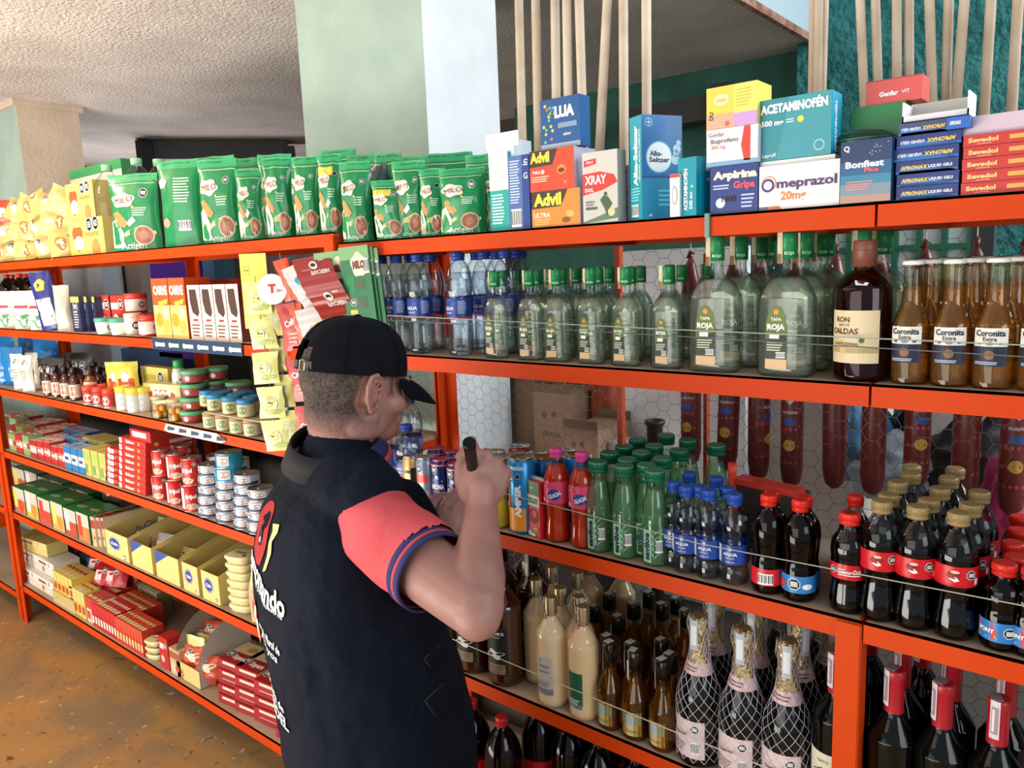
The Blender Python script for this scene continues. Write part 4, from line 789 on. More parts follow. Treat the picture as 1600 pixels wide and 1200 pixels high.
# ================================================================ cartons on the top shelf
_RC = random.Random(5)
def pbox(name, label, cat_, bl, br, top, z, dep, col, deco=None, yl=.012, yr=None, side=None, group=None, sidedeco=None, leftdeco=None, topc=None, h=None, bcol=None, part='carton_body', rough=.38):
    """carton whose front lower corners are seen at pixels bl and br and whose front left top at top"""
    yr = yl if yr is None else yr
    A = atY(bl[0], bl[1], yl); B = atY(br[0], br[1], yr); w = math.hypot(B.x-A.x, B.y-A.y); rz = math.atan2(B.y-A.y, B.x-A.x)
    if h is None: h = atY(top[0], top[1], yl).z-z
    if z is None: z = A.z
    t = empty(name, (A.x, A.y, z), rz, label, cat_, group); m = MB()
    mt = {}
    if side: mt['r'] = mat(side, rough); mt['l'] = mat(side, rough)
    if topc: mt['t'] = mat(topc, rough)
    e = .0012
    m.box(0, w, 0, dep, 0, h, mat(col, rough), mt=mt)
    # folded flap seams along the edges
    m.box(-.0004, w+.0004, .0, .0006, h-.0006, h+.0004, mat(col, rough)); m.build(part, t)
    if deco:
        m = MB(); deco(front(m), w, h); 
        if m.v: m.build('front_print', t)
    if sidedeco:
        m = MB(); s = flat(m, (w, 0, 0), (0, 1, 0), (0, 0, 1), (1, 0, 0)); sidedeco(s, dep, h); m.build('side_print', t)
    if leftdeco:
        m = MB(); s = flat(m, (0, dep, 0), (0, -1, 0), (0, 0, 1), (-1, 0, 0)); leftdeco(s, dep, h); m.build('side_print', t)
    return t
Wt = mat('#f1f1ef'); Bk = mat('#1a1a1c'); 
z = RZ[0]+.001
def G(h): return mat(h, .4)
def de_tall(s, w, h): s.rect(0, w, 0, h*.52, G('#12a598'), .0003); s.rect(0, w, h*.52, h, G('#e6ddd2'), .0003); s.lines(w*.1, w*.8, h*.08, h*.48, 10, G('#d8f0ea'), .0006)
pbox('medicine_carton', 'tall open white and teal carton beside the malt drink pouches', 'carton', (768, 357), (797, 355), (768, 240), z, .06, '#e9eef0', de_tall, yl=.02, side='#2aa9a0')
A = atY(772, 235, .05); m = MB(); m.box(A.x, A.x+.07, .03, .09, z+.135, z+.185, mat('#e8eef2')); m.box(A.x-.004, A.x+.085, .028, .03, z+.17, z+.20, mat('#dfe8ee')); 
t = thing1(m, 'open_carton', 'open white carton with raised flaps on the tall teal one', 'carton')
m = MB(); m.box(A.x, A.x+.072, .029, .092, z, z+.1345, mat('#dfe6ea')); thing1(m, 'plain_carton', 'plain pale carton behind the tall white and teal one', 'carton', None, (0, .063, 0))
def de_blue(s, w, h): s.rect(0, w*.68, 0, h, G('#4a6ea8'), .0003); s.lines(w*.08, w*.6, h*.35, h*.95, 16, G('#c8d4ea'), .0005); s.bars(w*.1, w*.6, h*.03, h*.28, .0006); s.text('in', w*.84, h*.9, Wt, w=w*.22, lift=.0006, rot=PI/2); s.text('G', w*.84, h*.72, Wt, w=w*.2, lift=.0006)
pbox('medicine_carton', 'narrow navy carton edge with barcode left of the orange cartons', 'carton', (797, 357), (829, 355), (797, 245), z, .05, '#1d3f8c', de_blue, yl=.02)
def de_adv2(s, w, h): s.rect(0, w, 0, h, G('#d88a2a'), .0002); s.poly([(0, h), (w*.76, h), (w*.62, h*.55), (0, h*.52)], G('#3a2420'), .0004); s.text('Advil', w*.34, h*.76, G('#f0e23a'), w=w*.58, h=h*.36, lift=.0008, bold=.05); s.text('ULTRA', w*.22, h*.33, Wt, w=w*.34, lift=.0006, bold=.02); s.lines(w*.06, w*.45, h*.05, h*.24, 3, G('#f0c070')); s.disc(w*.8, h*.32, w*.08, G('#e8b860'), .0005, 14, h*.09); s.disc(w*.72, h*.16, w*.09, G('#8a4a1c'), .0005, 14, h*.08)
pbox('medicine_carton', 'orange gold pain relief carton at the bottom of its stack', 'carton', (832, 356), (907, 350), (832, 301), z, .07, '#d88a2a', de_adv2, yl=.008, side='#c9c4dc')
zz = z+(atY(832, 301, .008).z-z)+.0008
def de_adv1(s, w, h): s.rect(0, w, 0, h, G('#d8421c'), .0002); s.poly([(0, h), (w*.64, h), (w*.52, h*.62), (0, h*.60)], G('#3a2420'), .0004); s.text('Advil', w*.24, h*.83, G('#f0e23a'), w=w*.44, h=h*.27, lift=.0008, bold=.05); s.text('MAX', w*.16, h*.47, Wt, w=w*.18, lift=.0006, bold=.02); s.disc(w*.30, h*.47, w*.04, Wt, .0005); s.lines(w*.04, w*.5, h*.22, h*.38, 3, G('#f2c8a8')); s.disc(w*.72, h*.48, w*.10, G('#f08a3a'), .0005, 14, h*.12); s.disc(w*.72, h*.46, w*.07, G('#6a2a14'), .0007, 14, h*.06); s.text('72', w*.8, h*.16, G('#f0c8a0'), w=w*.06)
pbox('medicine_carton', 'red orange pain relief carton stacked on the gold one', 'carton', (829, 300), (898, 293), (828, 238), zz, .075, '#d8421c', de_adv1, yl=.008, side='#c8c6e0')
zz2 = zz+(atY(828, 238, .008).z-zz)+.0016
def de_lua(s, w, h):
    s.rect(0, w, 0, h, G('#14508a'), .0002); s.rect(0, w, 0, h*.1, G('#9aa8b8'), .0004); s.text('LUA', w*.62, h*.72, Wt, w=w*.5, h=h*.24, lift=.0008, bold=.06); s.rect(w*.45, w*.92, h*.40, h*.50, G('#7c98b0'), .0005)
    for i in range(16): s.disc(w*(.08+.26*_RC.random()), h*(.15+.75*_RC.random()), w*.035, G(_RC.choice(['#5ab87a', '#d8c83a', '#3aa8c8', '#d86a5a'])), .0005, 8)
    s.text('sabor', w*.68, h*.27, Wt, w=w*.2)
pbox('medicine_carton', 'small blue carton reading in white on top of its stack', 'carton', (846, 229), (907, 224), (842, 159), zz2, .035, '#14508a', de_lua, yl=.02, side='#1a5a98')
bpy.context.scene.objects
def de_xr(s, w, h):
    s.rect(0, w, 0, h, G('#c9c3ba'), .0002); s.poly([(0, 0), (w, h*.05), (w, h*.2), (w*.5, h*.10), (0, h*.02)], G('#5a7a5a'), .0004)
    s.poly([(0, h*.40), (w*.6, h*.46), (w, h*.55), (w*.9, h*.66), (w*.5, h*.72), (0, h*.70)], G('#cf2f22'), .0005); s.text('XRAY', w*.38, h*.61, Wt, w=w*.62, h=h*.13, lift=.0009, bold=.03); s.text('DOL', w*.2, h*.47, Wt, w=w*.25, lift=.0009, bold=.03); s.poly([(w*.05, h*.80), (w*.4, h*.83), (w*.4, h*.91), (w*.05, h*.89)], G('#cf2f22'), .0005); s.text('XRAY', w*.22, h*.86, Wt, w=w*.22, lift=.0009)
    s.text('RAPIDO', w*.22, h*.30, G('#444444'), w=w*.26); s.text('ALIVIO', w*.20, h*.26, G('#444444'), w=w*.22); s.rect(w*.08, w*.42, h*.19, h*.23, G('#555555'), .0005)
    s.poly([(w*.6, h*.38), (w*.72, h*.36), (w*.85, h*.26), (w*.78, h*.2), (w*.7, h*.08), (w*.62, h*.2), (w*.5, h*.32)], G('#3a5a34'), .0006); s.disc(w*.66, h*.40, w*.05, G('#3a5a34'), .0007); s.disc(w*.82, h*.14, w*.1, G('#e0c89a'), .0008)
pbox('medicine_carton', 'grey upright carton with a red oval and a green figure', 'carton', (912, 349), (966, 344), (911, 240), z, .03, '#c9c3ba', de_xr, yl=.006, side='#b8b0a8')
pbox('medicine_carton', 'lilac striped open carton behind the grey upright one', 'carton', (952, 346), (984, 341), (952, 262), z, .05, '#c8bcd0', lambda s, w, h: s.lines(0, w, 0, h, 14, G('#8a4a5a')), yl=.045)
# tall tablets carton, seen from its corner
def de_as(s, w, h):
    s.rect(0, w, 0, h*.40, G('#0a86b0'), .0002); s.rect(0, w, h*.40, h, G('#1466a8'), .0002); s.rect(0, w, h*.40, h*.42, G('#1a3f8c'), .0004); s.disc(w*.42, h*.60, w*.33, G('#58b4dc'), .0004, 28); s.disc(w*.42, h*.60, w*.30, G('#f0f4f6'), .0006, 28); s.disc(w*.42, h*.60, w*.28, G('#dfe9ef'), .0008, 28)
    s.text('Alka-', w*.34, h*.635, G('#123a5a'), w=w*.30, h=h*.05, lift=.0012, bold=.03); s.text('Seltzer', w*.42, h*.575, G('#123a5a'), w=w*.50, h=h*.05, lift=.0012, bold=.03)
    for (a, c, r) in ((.86, .68, .10), (.82, .58, .11), (.9, .74, .06), (.84, .64, .08)): s.disc(w*a, h*c, w*r, G('#a8d4e8'), .0009)
    s.disc(w*.17, h*.93, w*.09, G('#9ad0e0'), .0005, 20); s.disc(w*.17, h*.93, w*.075, G('#1466a8'), .0007, 20); s.rect(w*.12, w*.22, h*.925, h*.935, G('#cfe8f0'), .0009); s.rect(w*.165, w*.175, h*.9, h*.96, G('#cfe8f0'), .0009); s.lines(w*.4, w*.9, h*.12, h*.3, 4, G('#5ac0d8'), .0005); s.text('60', w*.2, h*.04, Wt, w=w*.08)
def le_as(s, w, h): s.rect(0, w, 0, h, G('#0e9aa8'), .0002); s.text('Alka-Seltzer', w*.5, h*.62, Wt, w=h*.58, h=w*.34, rot=PI/2, lift=.0008, bold=.05); s.text('ORIGINAL ALIVIO COMPLETO', w*.82, h*.62, Wt, w=h*.5, rot=PI/2, lift=.0008); s.bars(w*.12, w*.7, h*.03, h*.15, .0006); s.lines(w*.1, w*.9, h*.18, h*.32, 5, G('#8ad4d8'))
pbox('medicine_carton', 'tall blue and teal effervescent tablet carton', 'carton', (1004, 337), (1066, 331), (1011, 177), z, .040, '#0e86ac', de_as, yl=.004, yr=.080, leftdeco=le_as)
pbox('medicine_carton', 'small white carton with a pill picture before the tall blue one', 'carton', (1047, 335), (1062, 334), (1047, 273), z, .02, '#ece4e0', lambda s, w, h: (s.rect(0, w, h*.92, h, G('#c83a3a')), s.disc(w*.5, h*.5, w*.28, G('#8a8a8a'), .0005, 14, h*.22), s.disc(w*.5, h*.5, w*.22, G('#f0ece8'), .0007, 14, h*.19)), yl=-.0)
def le_ac(s, w, h): s.text('ACETAMINOFÉN', w*.42, h*.45, Wt, w=h*.72, h=w*.26, rot=PI/2, lift=.0008, bold=.04); s.text('500 mg', w*.75, h*.26, Wt, w=h*.3, rot=PI/2, lift=.0008, bold=.03); s.disc(w*.78, h*.50, w*.06, G('#e0d83a'))
def de_ac(s, w, h): s.text('AC', w*.8, h*.85, Wt, w=w*.3, h=h*.18, bold=.06); s.text('50', w*.86, h*.62, Wt, w=w*.2, bold=.03)
pbox('medicine_carton', 'small teal upright fever tablet carton with white sideways letters', 'carton', (1088, 333), (1109, 331), (1086, 244), z, .040, '#0b93a6', de_ac, yl=-.0, yr=.036, leftdeco=le_ac)
def de_asp(s, w, h): s.rect(0, w, 0, h, G('#14307a'), .0002); s.text('Aspirina', w*.52, h*.78, G('#f0eac8'), w=w*.92, h=h*.22, lift=.0009, bold=.06); s.text('Gripa', w*.72, h*.56, G('#e0485a'), w=w*.45, h=h*.2, lift=.0011, bold=.05); s.lines(w*.06, w*.5, h*.5, h*.62, 2, G('#c8d0e8')); s.lines(w*.66, w*.95, h*.08, h*.4, 4, G('#b8c4e0')); s.disc(w*.22, h*.22, w*.1, G('#d8dff0'), .0006, 16); s.text('1400', w*.4, h*.3, Bk, w=w*.3, lift=.0014)
pbox('medicine_carton', 'navy cold and flu carton under the white painkiller box', 'carton', (1110, 332), (1184, 326), (1110, 262), z, .07, '#14307a', de_asp, yl=.01, side='#14307a')
z1 = z+(atY(1110, 262, .01).z-z)+.001
def de_ibu(s, w, h): s.rect(0, w, 0, h, G('#eae2e2'), .0002); s.rect(0, w, 0, h*.12, G('#7aa8c8'), .0004); s.poly([(w*.74, h*.08), (w*.86, h*.08), (w*.86, h), (w*.74, h), (w*.68, h*.5)], G('#d63a22'), .0004); s.text('Genfar', w*.2, h*.86, G('#9a9090'), w=w*.32); s.text('Ibuprofeno', w*.36, h*.66, G('#4a4448'), w=w*.54, lift=.0007, bold=.01); s.text('800 mg', w*.24, h*.5, G('#c88a84'), w=w*.28); s.rect(0, w*.68, h*.2, h*.205, G('#b0a8a8'))
pbox('medicine_carton', 'white painkiller carton with a red stripe in the middle of its stack', 'carton', (1104, 262), (1184, 256), (1104, 205), z1, .06, '#eae2e2', de_ibu, yl=.01)
z2 = z1+(atY(1104, 205, .01).z-z1)+.001
def de_du(s, w, h): s.rect(0, w*.55, 0, h, G('#eecb4a'), .0002); s.rect(w*.55, w, 0, h, G('#f0e06a'), .0002); s.rect(w*.55, w, 0, h*.32, G('#c79ad0'), .0004); s.rect(0, w*.55, 0, h*.35, G('#e8a888'), .0004); s.disc(w*.3, h*.68, w*.16, G('#f2d8a0'), .0005, 14, h*.14); s.text('dolex', w*.3, h*.68, G('#e8a06a'), w=w*.2, lift=.0008); s.text('DU', w*.1, h*.32, G('#4a3a4a'), w=h*.2, rot=PI/2, bold=.04); s.lines(w*.6, w*.92, h*.45, h*.9, 6, G('#c8c04a')); s.disc(w*.42, h*.1, w*.05, G('#e05a6a'))
pbox('medicine_carton', 'yellow and lilac carton on top of its stack', 'carton', (1104, 203), (1183, 198), (1103, 140), z2, .06, '#eed45a', de_du, yl=.01)
def de_ome(s, w, h): s.rect(0, w, 0, h, G('#efe9e6'), .0002); s.disc(w*.13, h*.60, w*.095, G('#e08a3a'), .0004, 24); s.disc(w*.13, h*.60, w*.08, G('#efe9e6'), .0006, 24); s.disc(w*.115, h*.56, w*.085, G('#4a2f6a'), .0008, 24); s.disc(w*.115, h*.56, w*.055, G('#efe9e6'), .001, 24); s.text('meprazol', w*.60, h*.55, G('#4a2f6a'), w=w*.74, h=h*.28, lift=.0012, bold=.03); s.text('20mg', w*.44, h*.27, G('#d8843a'), w=w*.32, lift=.0008, bold=.03); s.poly([(0, 0), (w*.3, 0), (w*.26, h*.08), (0, h*.07)], G('#d87a3a'), .0005); s.rect(0, w*.12, 0, h*.07, G('#6a6a70'), .0007)
pbox('medicine_carton', 'wide white carton with violet stomach medicine lettering', 'carton', (1186, 326), (1311, 318), (1185, 262), z, .07, '#efe9e6', de_ome, yl=.01, topc='#e8e0dc')
z1 = z+(atY(1185, 262, .01).z-z)+.001
m = MB(); A = atY(1192, 255, .03); B = atY(1308, 248, .03); m.box(A.x, B.x, .02, .07, z1, z1+.008, mat('#e8e2da')); thing1(m, 'folded_leaflet', 'pale folded leaflet lying on the wide white carton', 'leaflet')
def de_acb(s, w, h): s.rect(0, w, 0, h, G('#2c8a94'), .0002); s.poly([(w*.24, 0), (w, 0), (w, h), (w*.42, h), (w*.34, h*.5)], G('#3c96a0'), .0003); s.text('ACETAMINOFÉN', w*.48, h*.86, Wt, w=w*.94, h=h*.19, lift=.0008, bold=.05); s.text('500 mg', w*.18, h*.60, Wt, w=w*.32, h=h*.12, lift=.0008, bold=.04); s.disc(w*.58, h*.62, w*.045, G('#e6d83a'), .0006); s.disc(w*.84, h*.17, w*.075, G('#a8d0d4'), .0005, 20); s.disc(w*.84, h*.17, w*.06, G('#3c96a0'), .0007, 20); s.text('Laproff', w*.14, h*.08, Wt, w=w*.2); s.lines(w*.38, w*.52, h*.58, h*.66, 2, G('#d0e4e6'))
def se_acb(s, w, h): s.rect(0, w, 0, h, G('#0aa0c4'), .0002); s.text('ACETAMINOFÉN', w*.36, h*.45, Wt, w=h*.8, h=w*.26, rot=PI/2, lift=.0008, bold=.04)
pbox('medicine_carton', 'big teal fever tablet carton leaning on the wide white one', 'carton', (1187, 250), (1298, 244), (1192, 158), z1+.009, .05, '#2c8a94', de_acb, yl=.022, side='#0aa0c4', sidedeco=se_acb)
def de_bon(s, w, h):
    s.rect(0, w, 0, h, G('#1a5a88'), .0002); s.rect(0, w, h*.66, h, G('#142f5c'), .0004); s.rect(0, w, h*.3, h*.45, G('#2f7f9c'), .0004); s.rect(0, w, h*.12, h*.3, G('#7a8c98'), .0004); s.rect(0, w, 0, h*.12, G('#b08a7c'), .0004)
    s.text('Bonfiest', w*.48, h*.62, Wt, w=w*.76, h=h*.11, lift=.0009, bold=.04); s.text('Plus', w*.62, h*.52, G('#e05a5a'), w=w*.28, h=h*.07, lift=.0012, bold=.04); s.text('Q', w*.12, h*.88, Wt, w=w*.12, lift=.0009, bold=.03); s.lines(w*.12, w*.7, h*.2, h*.36, 4, G('#d88a84'), .0008)
    for i in range(10): s.disc(w*(.55+.4*_RC.random()), h*(.7+.25*_RC.random()), w*.012, G('#b8d0e8'), .0007, 6)
pbox('medicine_carton', 'dark blue hangover remedy carton standing before the stacks', 'carton', (1312, 318), (1391, 312), (1311, 224), z, .04, '#1a4a7c', de_bon, yl=-.0)
# six flat navy cartons, stacked
X0 = 1400; zc = z; yb = 311; hh = (atY(1400, 194, .012).z-z)/6
for i in range(6):
    fl = i >= 3
    def de(s, w, h, fl=fl, i=i):
        s.rect(0, w, 0, h, G('#152c72' if i != 5 else '#3a4468'), .0002); s.poly([(0, 0), (w*.05, 0), (w*.1, h*.7), (w*.9, h*.15), (w, 0), (w, h*.2), (0, h*.2)], G('#2668b4'), .0003)
        if fl: s.text('APRONAX', w*.70, h*.48, G('#e0c060'), w=w*.44, h=h*.34, lift=.0008, bold=.05, rot=PI); s.text('LIQUID GELS', w*.25, h*.48, Wt, w=w*.38, h=h*.28, lift=.0008, bold=.03, rot=PI)
        else: s.text('APRONAX', w*.30, h*.48, G('#e0c060'), w=w*.44, h=h*.34, lift=.0008, bold=.05, shear=.15); s.text('LIQUID GELS', w*.72, h*.48, Wt, w=w*.38, h=h*.28, lift=.0008, bold=.03)
    sx = [0, 0, -2, -6, -2, 0][i]
    A = atY(1400, 311, .012); pbox('medicine_carton', 'flat navy gel capsule carton, %s in its stack' % ['bottommost', 'second from the bottom', 'third from the bottom', 'fourth from the bottom', 'fifth from the bottom', 'topmost'][i], 'carton', (1400+sx, 311), (1497+sx+([0, 0, 0, 4, 3, -18][i]), 303), None, zc, .07, '#152c72', de, yl=.012, h=hh-.001, group='stack of flat navy cartons'); zc += hh
def de(s, w, h): s.rect(0, w, 0, h, G('#1f62b8'), .0002); s.text('APRONAX', w*.38, h*.5, Wt, w=w*.5, h=h*.35, lift=.0008, bold=.04)
pbox('medicine_carton', 'small bright blue carton jutting out beside the top navy one', 'carton', (1479, 203), (1515, 196), None, zc-hh, .05, '#1f62b8', de, yl=.0, h=hh*.85)
A = atY(1412, 190, .03)
t = empty('open_carton', (A.x, .02, zc), 0, 'open white carton lying on the navy stack', 'carton'); m = MB(); m.box(0, .085, 0, .002, 0, .010, mat('#dcd8dc')); m.box(0, .085, .055, .057, 0, .034, mat('#cfc6bc')); m.box(0, .002, 0, .057, 0, .03, mat('#dcd8dc')); m.box(.083, .085, 0, .057, 0, .034, mat('#e6e2e2')); m.box(0, .085, 0, .057, 0, .002, mat('#c8c0b8')); m.build('carton_body', t)
# red stack
zc = z; hh = (atY(1502, 212, .012).z-z)/5
for i in range(5):
    def de(s, w, h, i=i): s.rect(0, w, 0, h, G('#c3281c'), .0002); s.text('Sevedol', w*.28, h*.52, G('#ecc07a'), w=w*.42, h=h*.42, lift=.0008, bold=.05); s.rect(w*.64, w*.98, h*.32, h*.7, G('#e0a04a'), .0006); s.rect(w*.2, w*.4, h*.15, h*.2, G('#e8b8a8'), .0006)
    pbox('medicine_carton', 'flat red tablet carton, %s in its stack' % ['bottommost', 'second from the bottom', 'middle', 'second from the top', 'topmost'][i], 'carton', (1501+(i % 2), 304), (1615, 296), None, zc, .07, '#b8221a', de, yl=.012, h=hh-.001, group='stack of flat red cartons'); zc += hh
m = MB(); A = atY(1502, 195, .03); m.box(A.x, A.x+.12, .02, .085, zc, zc+.025, mat('#cfb8c4')); thing1(m, 'pale_carton', 'plain pinkish carton lying on the red stack', 'carton')
# green, blister and red box behind
m = MB(); A = atY(1328, 240, .09); B = atY(1412, 235, .09); T = atY(1330, 170, .09)
m.box(A.x, B.x, .09, .17, RZ[0], T.z, mat('#0e7a3c', .35), mt={'t': mat('#1a8a4a', .35)}); m2 = thing1(m, 'green_carton', 'plain green carton behind the dark blue remedy carton', 'carton')
m = MB(); s = flat(m, (B.x, .09, 0), (0, 1, 0), (0, 0, 1), (1, 0, 0)); s.lines(.0, .08, T.z-.09, T.z-.01, 8, mat('#d8e8dc'), .0006); m.build('striped_side', m2)
def de(s, w, h): s.text('Genfar', w*.42, h*.4, Wt, w=w*.34, lift=.0007, bold=.04); s.text('VIT', w*.72, h*.4, Wt, w=w*.14, lift=.0007)
pbox('medicine_carton', 'salmon red vitamin carton lying on the green one', 'carton', (1352, 167), (1440, 157), None, T.z+.001, .05, '#d4524e', de, yl=.095, h=.036)
m = MB(); P = atY(1345, 212, .06); m.lathe([(.05, 0), (.05, .006), (.03, .018), (.003, .022)], mat('#0c3a24', .2), 20, ratio=.45); m.lathe([(.0505, .006), (.0505, .0075)], mat('#3f7a58', .2), 20, ratio=.45, cap0=False, cap1=False); o = thing1(m, 'dark_green_dish', 'dark green glossy lid behind the dark blue carton', 'lid', None, (P.x+.0, .066, P.z-.012))
m = MB(); m.box(-.05, .06, -.02, .022, 0, P.z-.0125-RZ[0], mat('#17301f', .5)); thing1(m, 'dark_green_carton', 'dark green box under the glossy lid', 'carton', None, (P.x, .066, RZ[0]+.0005))

# ================================================================ soft pouches
def pouch_fn(w, h, d, seed=0, lean=0., flatb=.75, crinkle=.004, twist=0.):
    def th(u, v):
        a = max(0., math.sin(PI*min(max(u, .0), 1.)))**.45
        if v > .84: b_ = max(0., 1-(v-.84)/.13)*.55
        else: b_ = (flatb+(1-flatb)*math.sin(PI*min(v/.6, 1)*.5)) if v < .5 else 1-(.45*((v-.5)/.34)**2)
        return d*.5*a*b_
    def fn(u, v, l, side=-1):
        uu = u/w+.5; vv = v/h; t = th(uu, vv)
        n = noise.noise(Vector((uu*4+seed*3.1, vv*5, side*2+seed)))*crinkle+noise.noise(Vector((uu*11+seed, vv*12, side+seed*2)))*crinkle*.45
        wn = 1-.05*math.sin(PI*vv)+.03*noise.noise(Vector((vv*4, seed, 1)))
        ed = 1 if .02 < uu < .98 and vv < .97 else .2
        return Vector((u*wn+lean*v+.004*noise.noise(Vector((vv*3, seed, 5))), side*(t+l+n*ed+.0006), v*(1-.01*abs(math.sin(5*uu+seed)))))
    return fn
def pouch(mb, w, h, d, col, seed=0, lean=0., nu=14, nv=18, back=None, **k):
    fn = pouch_fn(w, h, d, seed, lean, **k)
    for side in (-1, 1):
        vs = [fn(-w/2+w*i/nu, h*j/nv, 0, side) for j in range(nv+1) for i in range(nu+1)]; fs = []
        for j in range(nv):
            for i in range(nu):
                a = j*(nu+1)+i; q = (a, a+1, a+nu+2, a+nu+1); fs.append(q if side < 0 else q[::-1])
        mb.add(vs, fs, col if side < 0 or not back else back, True)
        # gusset under
    b0 = [fn(-w/2+w*i/nu, 0, 0, -1) for i in range(nu+1)]+[fn(-w/2+w*i/nu, 0, 0, 1) for i in range(nu+1)]
    mb.add(b0, [(i, nu+1+i, nu+2+i, i+1) for i in range(nu)], col)
    return Surf(mb, lambda u, v, l: fn(u, v, l+.0004), w/nu*.6)
MG = mat('#178a4c', .32, coat=.25, var=.12, bscale=30); MG2 = mat('#35a86a', .32, coat=.25); FO = mat('#b9c0b4', .3, .4)
def milo(name, label, w, h, d, loc, rz=0, seed=0, lean=0, variant=0, ry=0., rx=0.):
    t = empty(name, loc, rz, label, 'pouch', 'green malt drink pouches on the top shelf'); t.rotation_euler = (rx, ry, rz)
    m = MB(); s = pouch(m, w, h, d, MG, seed, lean); m.build('pouch_body', t)
    m = MB(); s = pouch(MB(), w, h, d, MG, seed, lean); s.b = m
    if variant == 2:   # back of the pouch
        s.lines(-w*.05, w*.36, h*.50, h*.80, 9, mat('#cfe4d2'), .0012, .25); s.bars(-w*.0, w*.30, h*.18, h*.30, .0012); s.blob(-w*.34, h*.74, w*.12, h*.06, mat('#e9e4d2'), .0012); s.disc(-w*.30, h*.28, w*.1, mat('#c89a7c'), .0012)
    else:
        s.rect(-w*.46, w*.46, h*.865, h*.875, mat('#cfe0c4'), .0010); 
        if variant == 1: s.rect(-w*.44, w*.2, h*.72, h*.83, mat('#dccf4a', .4), .0010)
        s.poly([(-w*.46, h*.04), (-w*.22, h*.03), (-w*.18, h*.22), (-w*.34, h*.42), (-w*.46, h*.38)], mat('#c9d2c0', .4), .0009)
        s.blob(-w*.16, h*.66, w*.25, h*.095, mat('#ece6d4', .4), .0014, 24, 5, .12, seed); s.text('MILO', -w*.14, h*.66, mat('#8a4522', .4), w=w*.40, h=h*.075, lift=.0024, bold=.0, rot=.12)
        s.seal(w*.27, h*.74, min(w, h)*.085, .0016)
        s.poly([(-w*.40, h*.50), (-w*.28, h*.52), (-w*.05, h*.36), (-w*.14, h*.30), (-w*.34, h*.34)], mat('#b9904e', .45), .0012); s.poly([(-w*.46, h*.12), (-w*.1, h*.26), (w*.12, h*.30), (w*.44, h*.24), (w*.44, h*.2), (-w*.1, h*.2), (-w*.46, h*.06)], mat('#d8cf8a', .45), .0010)
        s.disc(w*.22, h*.19, w*.19, mat('#d8c8a0', .4), .0014, 20, h*.13); s.disc(w*.22, h*.19, w*.165, mat('#a4654a', .4), .0018, 20, h*.112); s.disc(w*.22, h*.19, w*.09, mat('#b98068', .4), .0022, 16, h*.06)
        s.lines(w*.04, w*.34, h*.44, h*.56, 4, mat('#bfe0c6'), .0012); s.disc(w*.05, h*.56, w*.03, mat('#d8c84a'), .0013, 10); s.text('Actigen', 0, h*.05, mat('#e8f0e4'), w=w*.5, lift=.0014)
        if seed % 3 == 0: s.poly([(-w*.1, h*.36), (w*.04, h*.44), (w*.1, h*.38), (-w*.04, h*.31)], mat('#f4f4f4'), .002)
    m.build('front_print', t)
    m = MB(); fn = pouch_fn(w, h, d, seed, lean)
    vs = []
    for j, v in enumerate((.9, .93, .965, 1.0)):
        for i in range(11): p = fn(-w/2+w*i/10, h*v, .0006+.0008*(j % 2)); vs.append(p)
    m.add(vs, [(j*11+i, j*11+i+1, j*11+i+12, j*11+i+11) for j in range(3) for i in range(10)], MG2, True); m.build('top_seal', t); return t
# (centre px, base py, top py, width px, y, variant, rz)
LM = LZ[0]; RM = RZ[0]
mp = [(214, 388, 268, 84, .03, 0, .1, .03), (287, 383, 246, 72, .045, 2, 0, 0), (346, 378, 245, 66, .04, 0, .1, 0), (391, 374, 262, 38, .05, 0, .5, 0), (437, 371, 243, 44, .04, 0, .35, 0), (481, 363, 242, 44, .05, 0, .15, 0), (518, 362, 238, 40, .05, 1, .2, 0), (557, 372, 250, 50, .025, 0, .15, 0),
      (609, 370, 280, 50, .02, 1, .1, -.06), (640, 367, 250, 54, .05, 0, .1, 0), (676, 366, 262, 44, .055, 0, 0, 0), (722, 362, 262, 74, .03, 0, 0, 0)]
mw = ['leaning over the clear bottles', 'turned with its text back forward', 'third from the clear bottles', 'narrow one turned sideways', 'fifth, just before the corner posts', 'sixth, beside the yellow banded one', 'with a yellow band near the unit joint', 'standing at the joint of both units', 'short one with a yellow band near the joint', 'tall one behind the short yellow banded one', 'half hidden behind the widest one', 'widest one beside the teal carton']
for i, (cx_, by, ty, wp, y, va, rz, ln) in enumerate(mp):
    zb = LM if i < 7 else RM; A = atY(cx_-wp/2, by, y); B = atY(cx_+wp/2, by, y); T = atY(cx_, ty, y); w_ = wp*(A-CAM).dot(_f)/FPX; rz = rz*.6+.42
    milo('malt_drink_pouch', 'green malt drink pouch, '+mw[i], w_, T.z-zb, .055, ((A.x+B.x)/2, y+.01, zb+.001), rz, i, ln, va)
mb_ = [(330, 243, .13, 60), (372, 246, .14, 50), (420, 240, .13, 55), (460, 248, .14, 50), (560, 240, .14, 60), (597, 238, .12, 46), (632, 243, .14, 60), (690, 238, .13, 80), (745, 240, .12, 55), (757, 255, .07, 34), (310, 246, .20, 60), (520, 232, .13, 60)]
for i, (cx_, ty, y, wp) in enumerate(mb_):
    zb = LM if cx_ < 545 else RM; A = atY(cx_-wp/2, ty, y); B = atY(cx_+wp/2, ty, y)
    milo('malt_drink_pouch', 'green malt drink pouch in the back row, '+ORD[i]+' along', wp*(A-CAM).dot(_f)/FPX, A.z*.5+B.z*.5-zb, .05, ((A.x+B.x)/2, y+.02, zb+.001), random.uniform(.3, .6), 20+i, 0, 0)
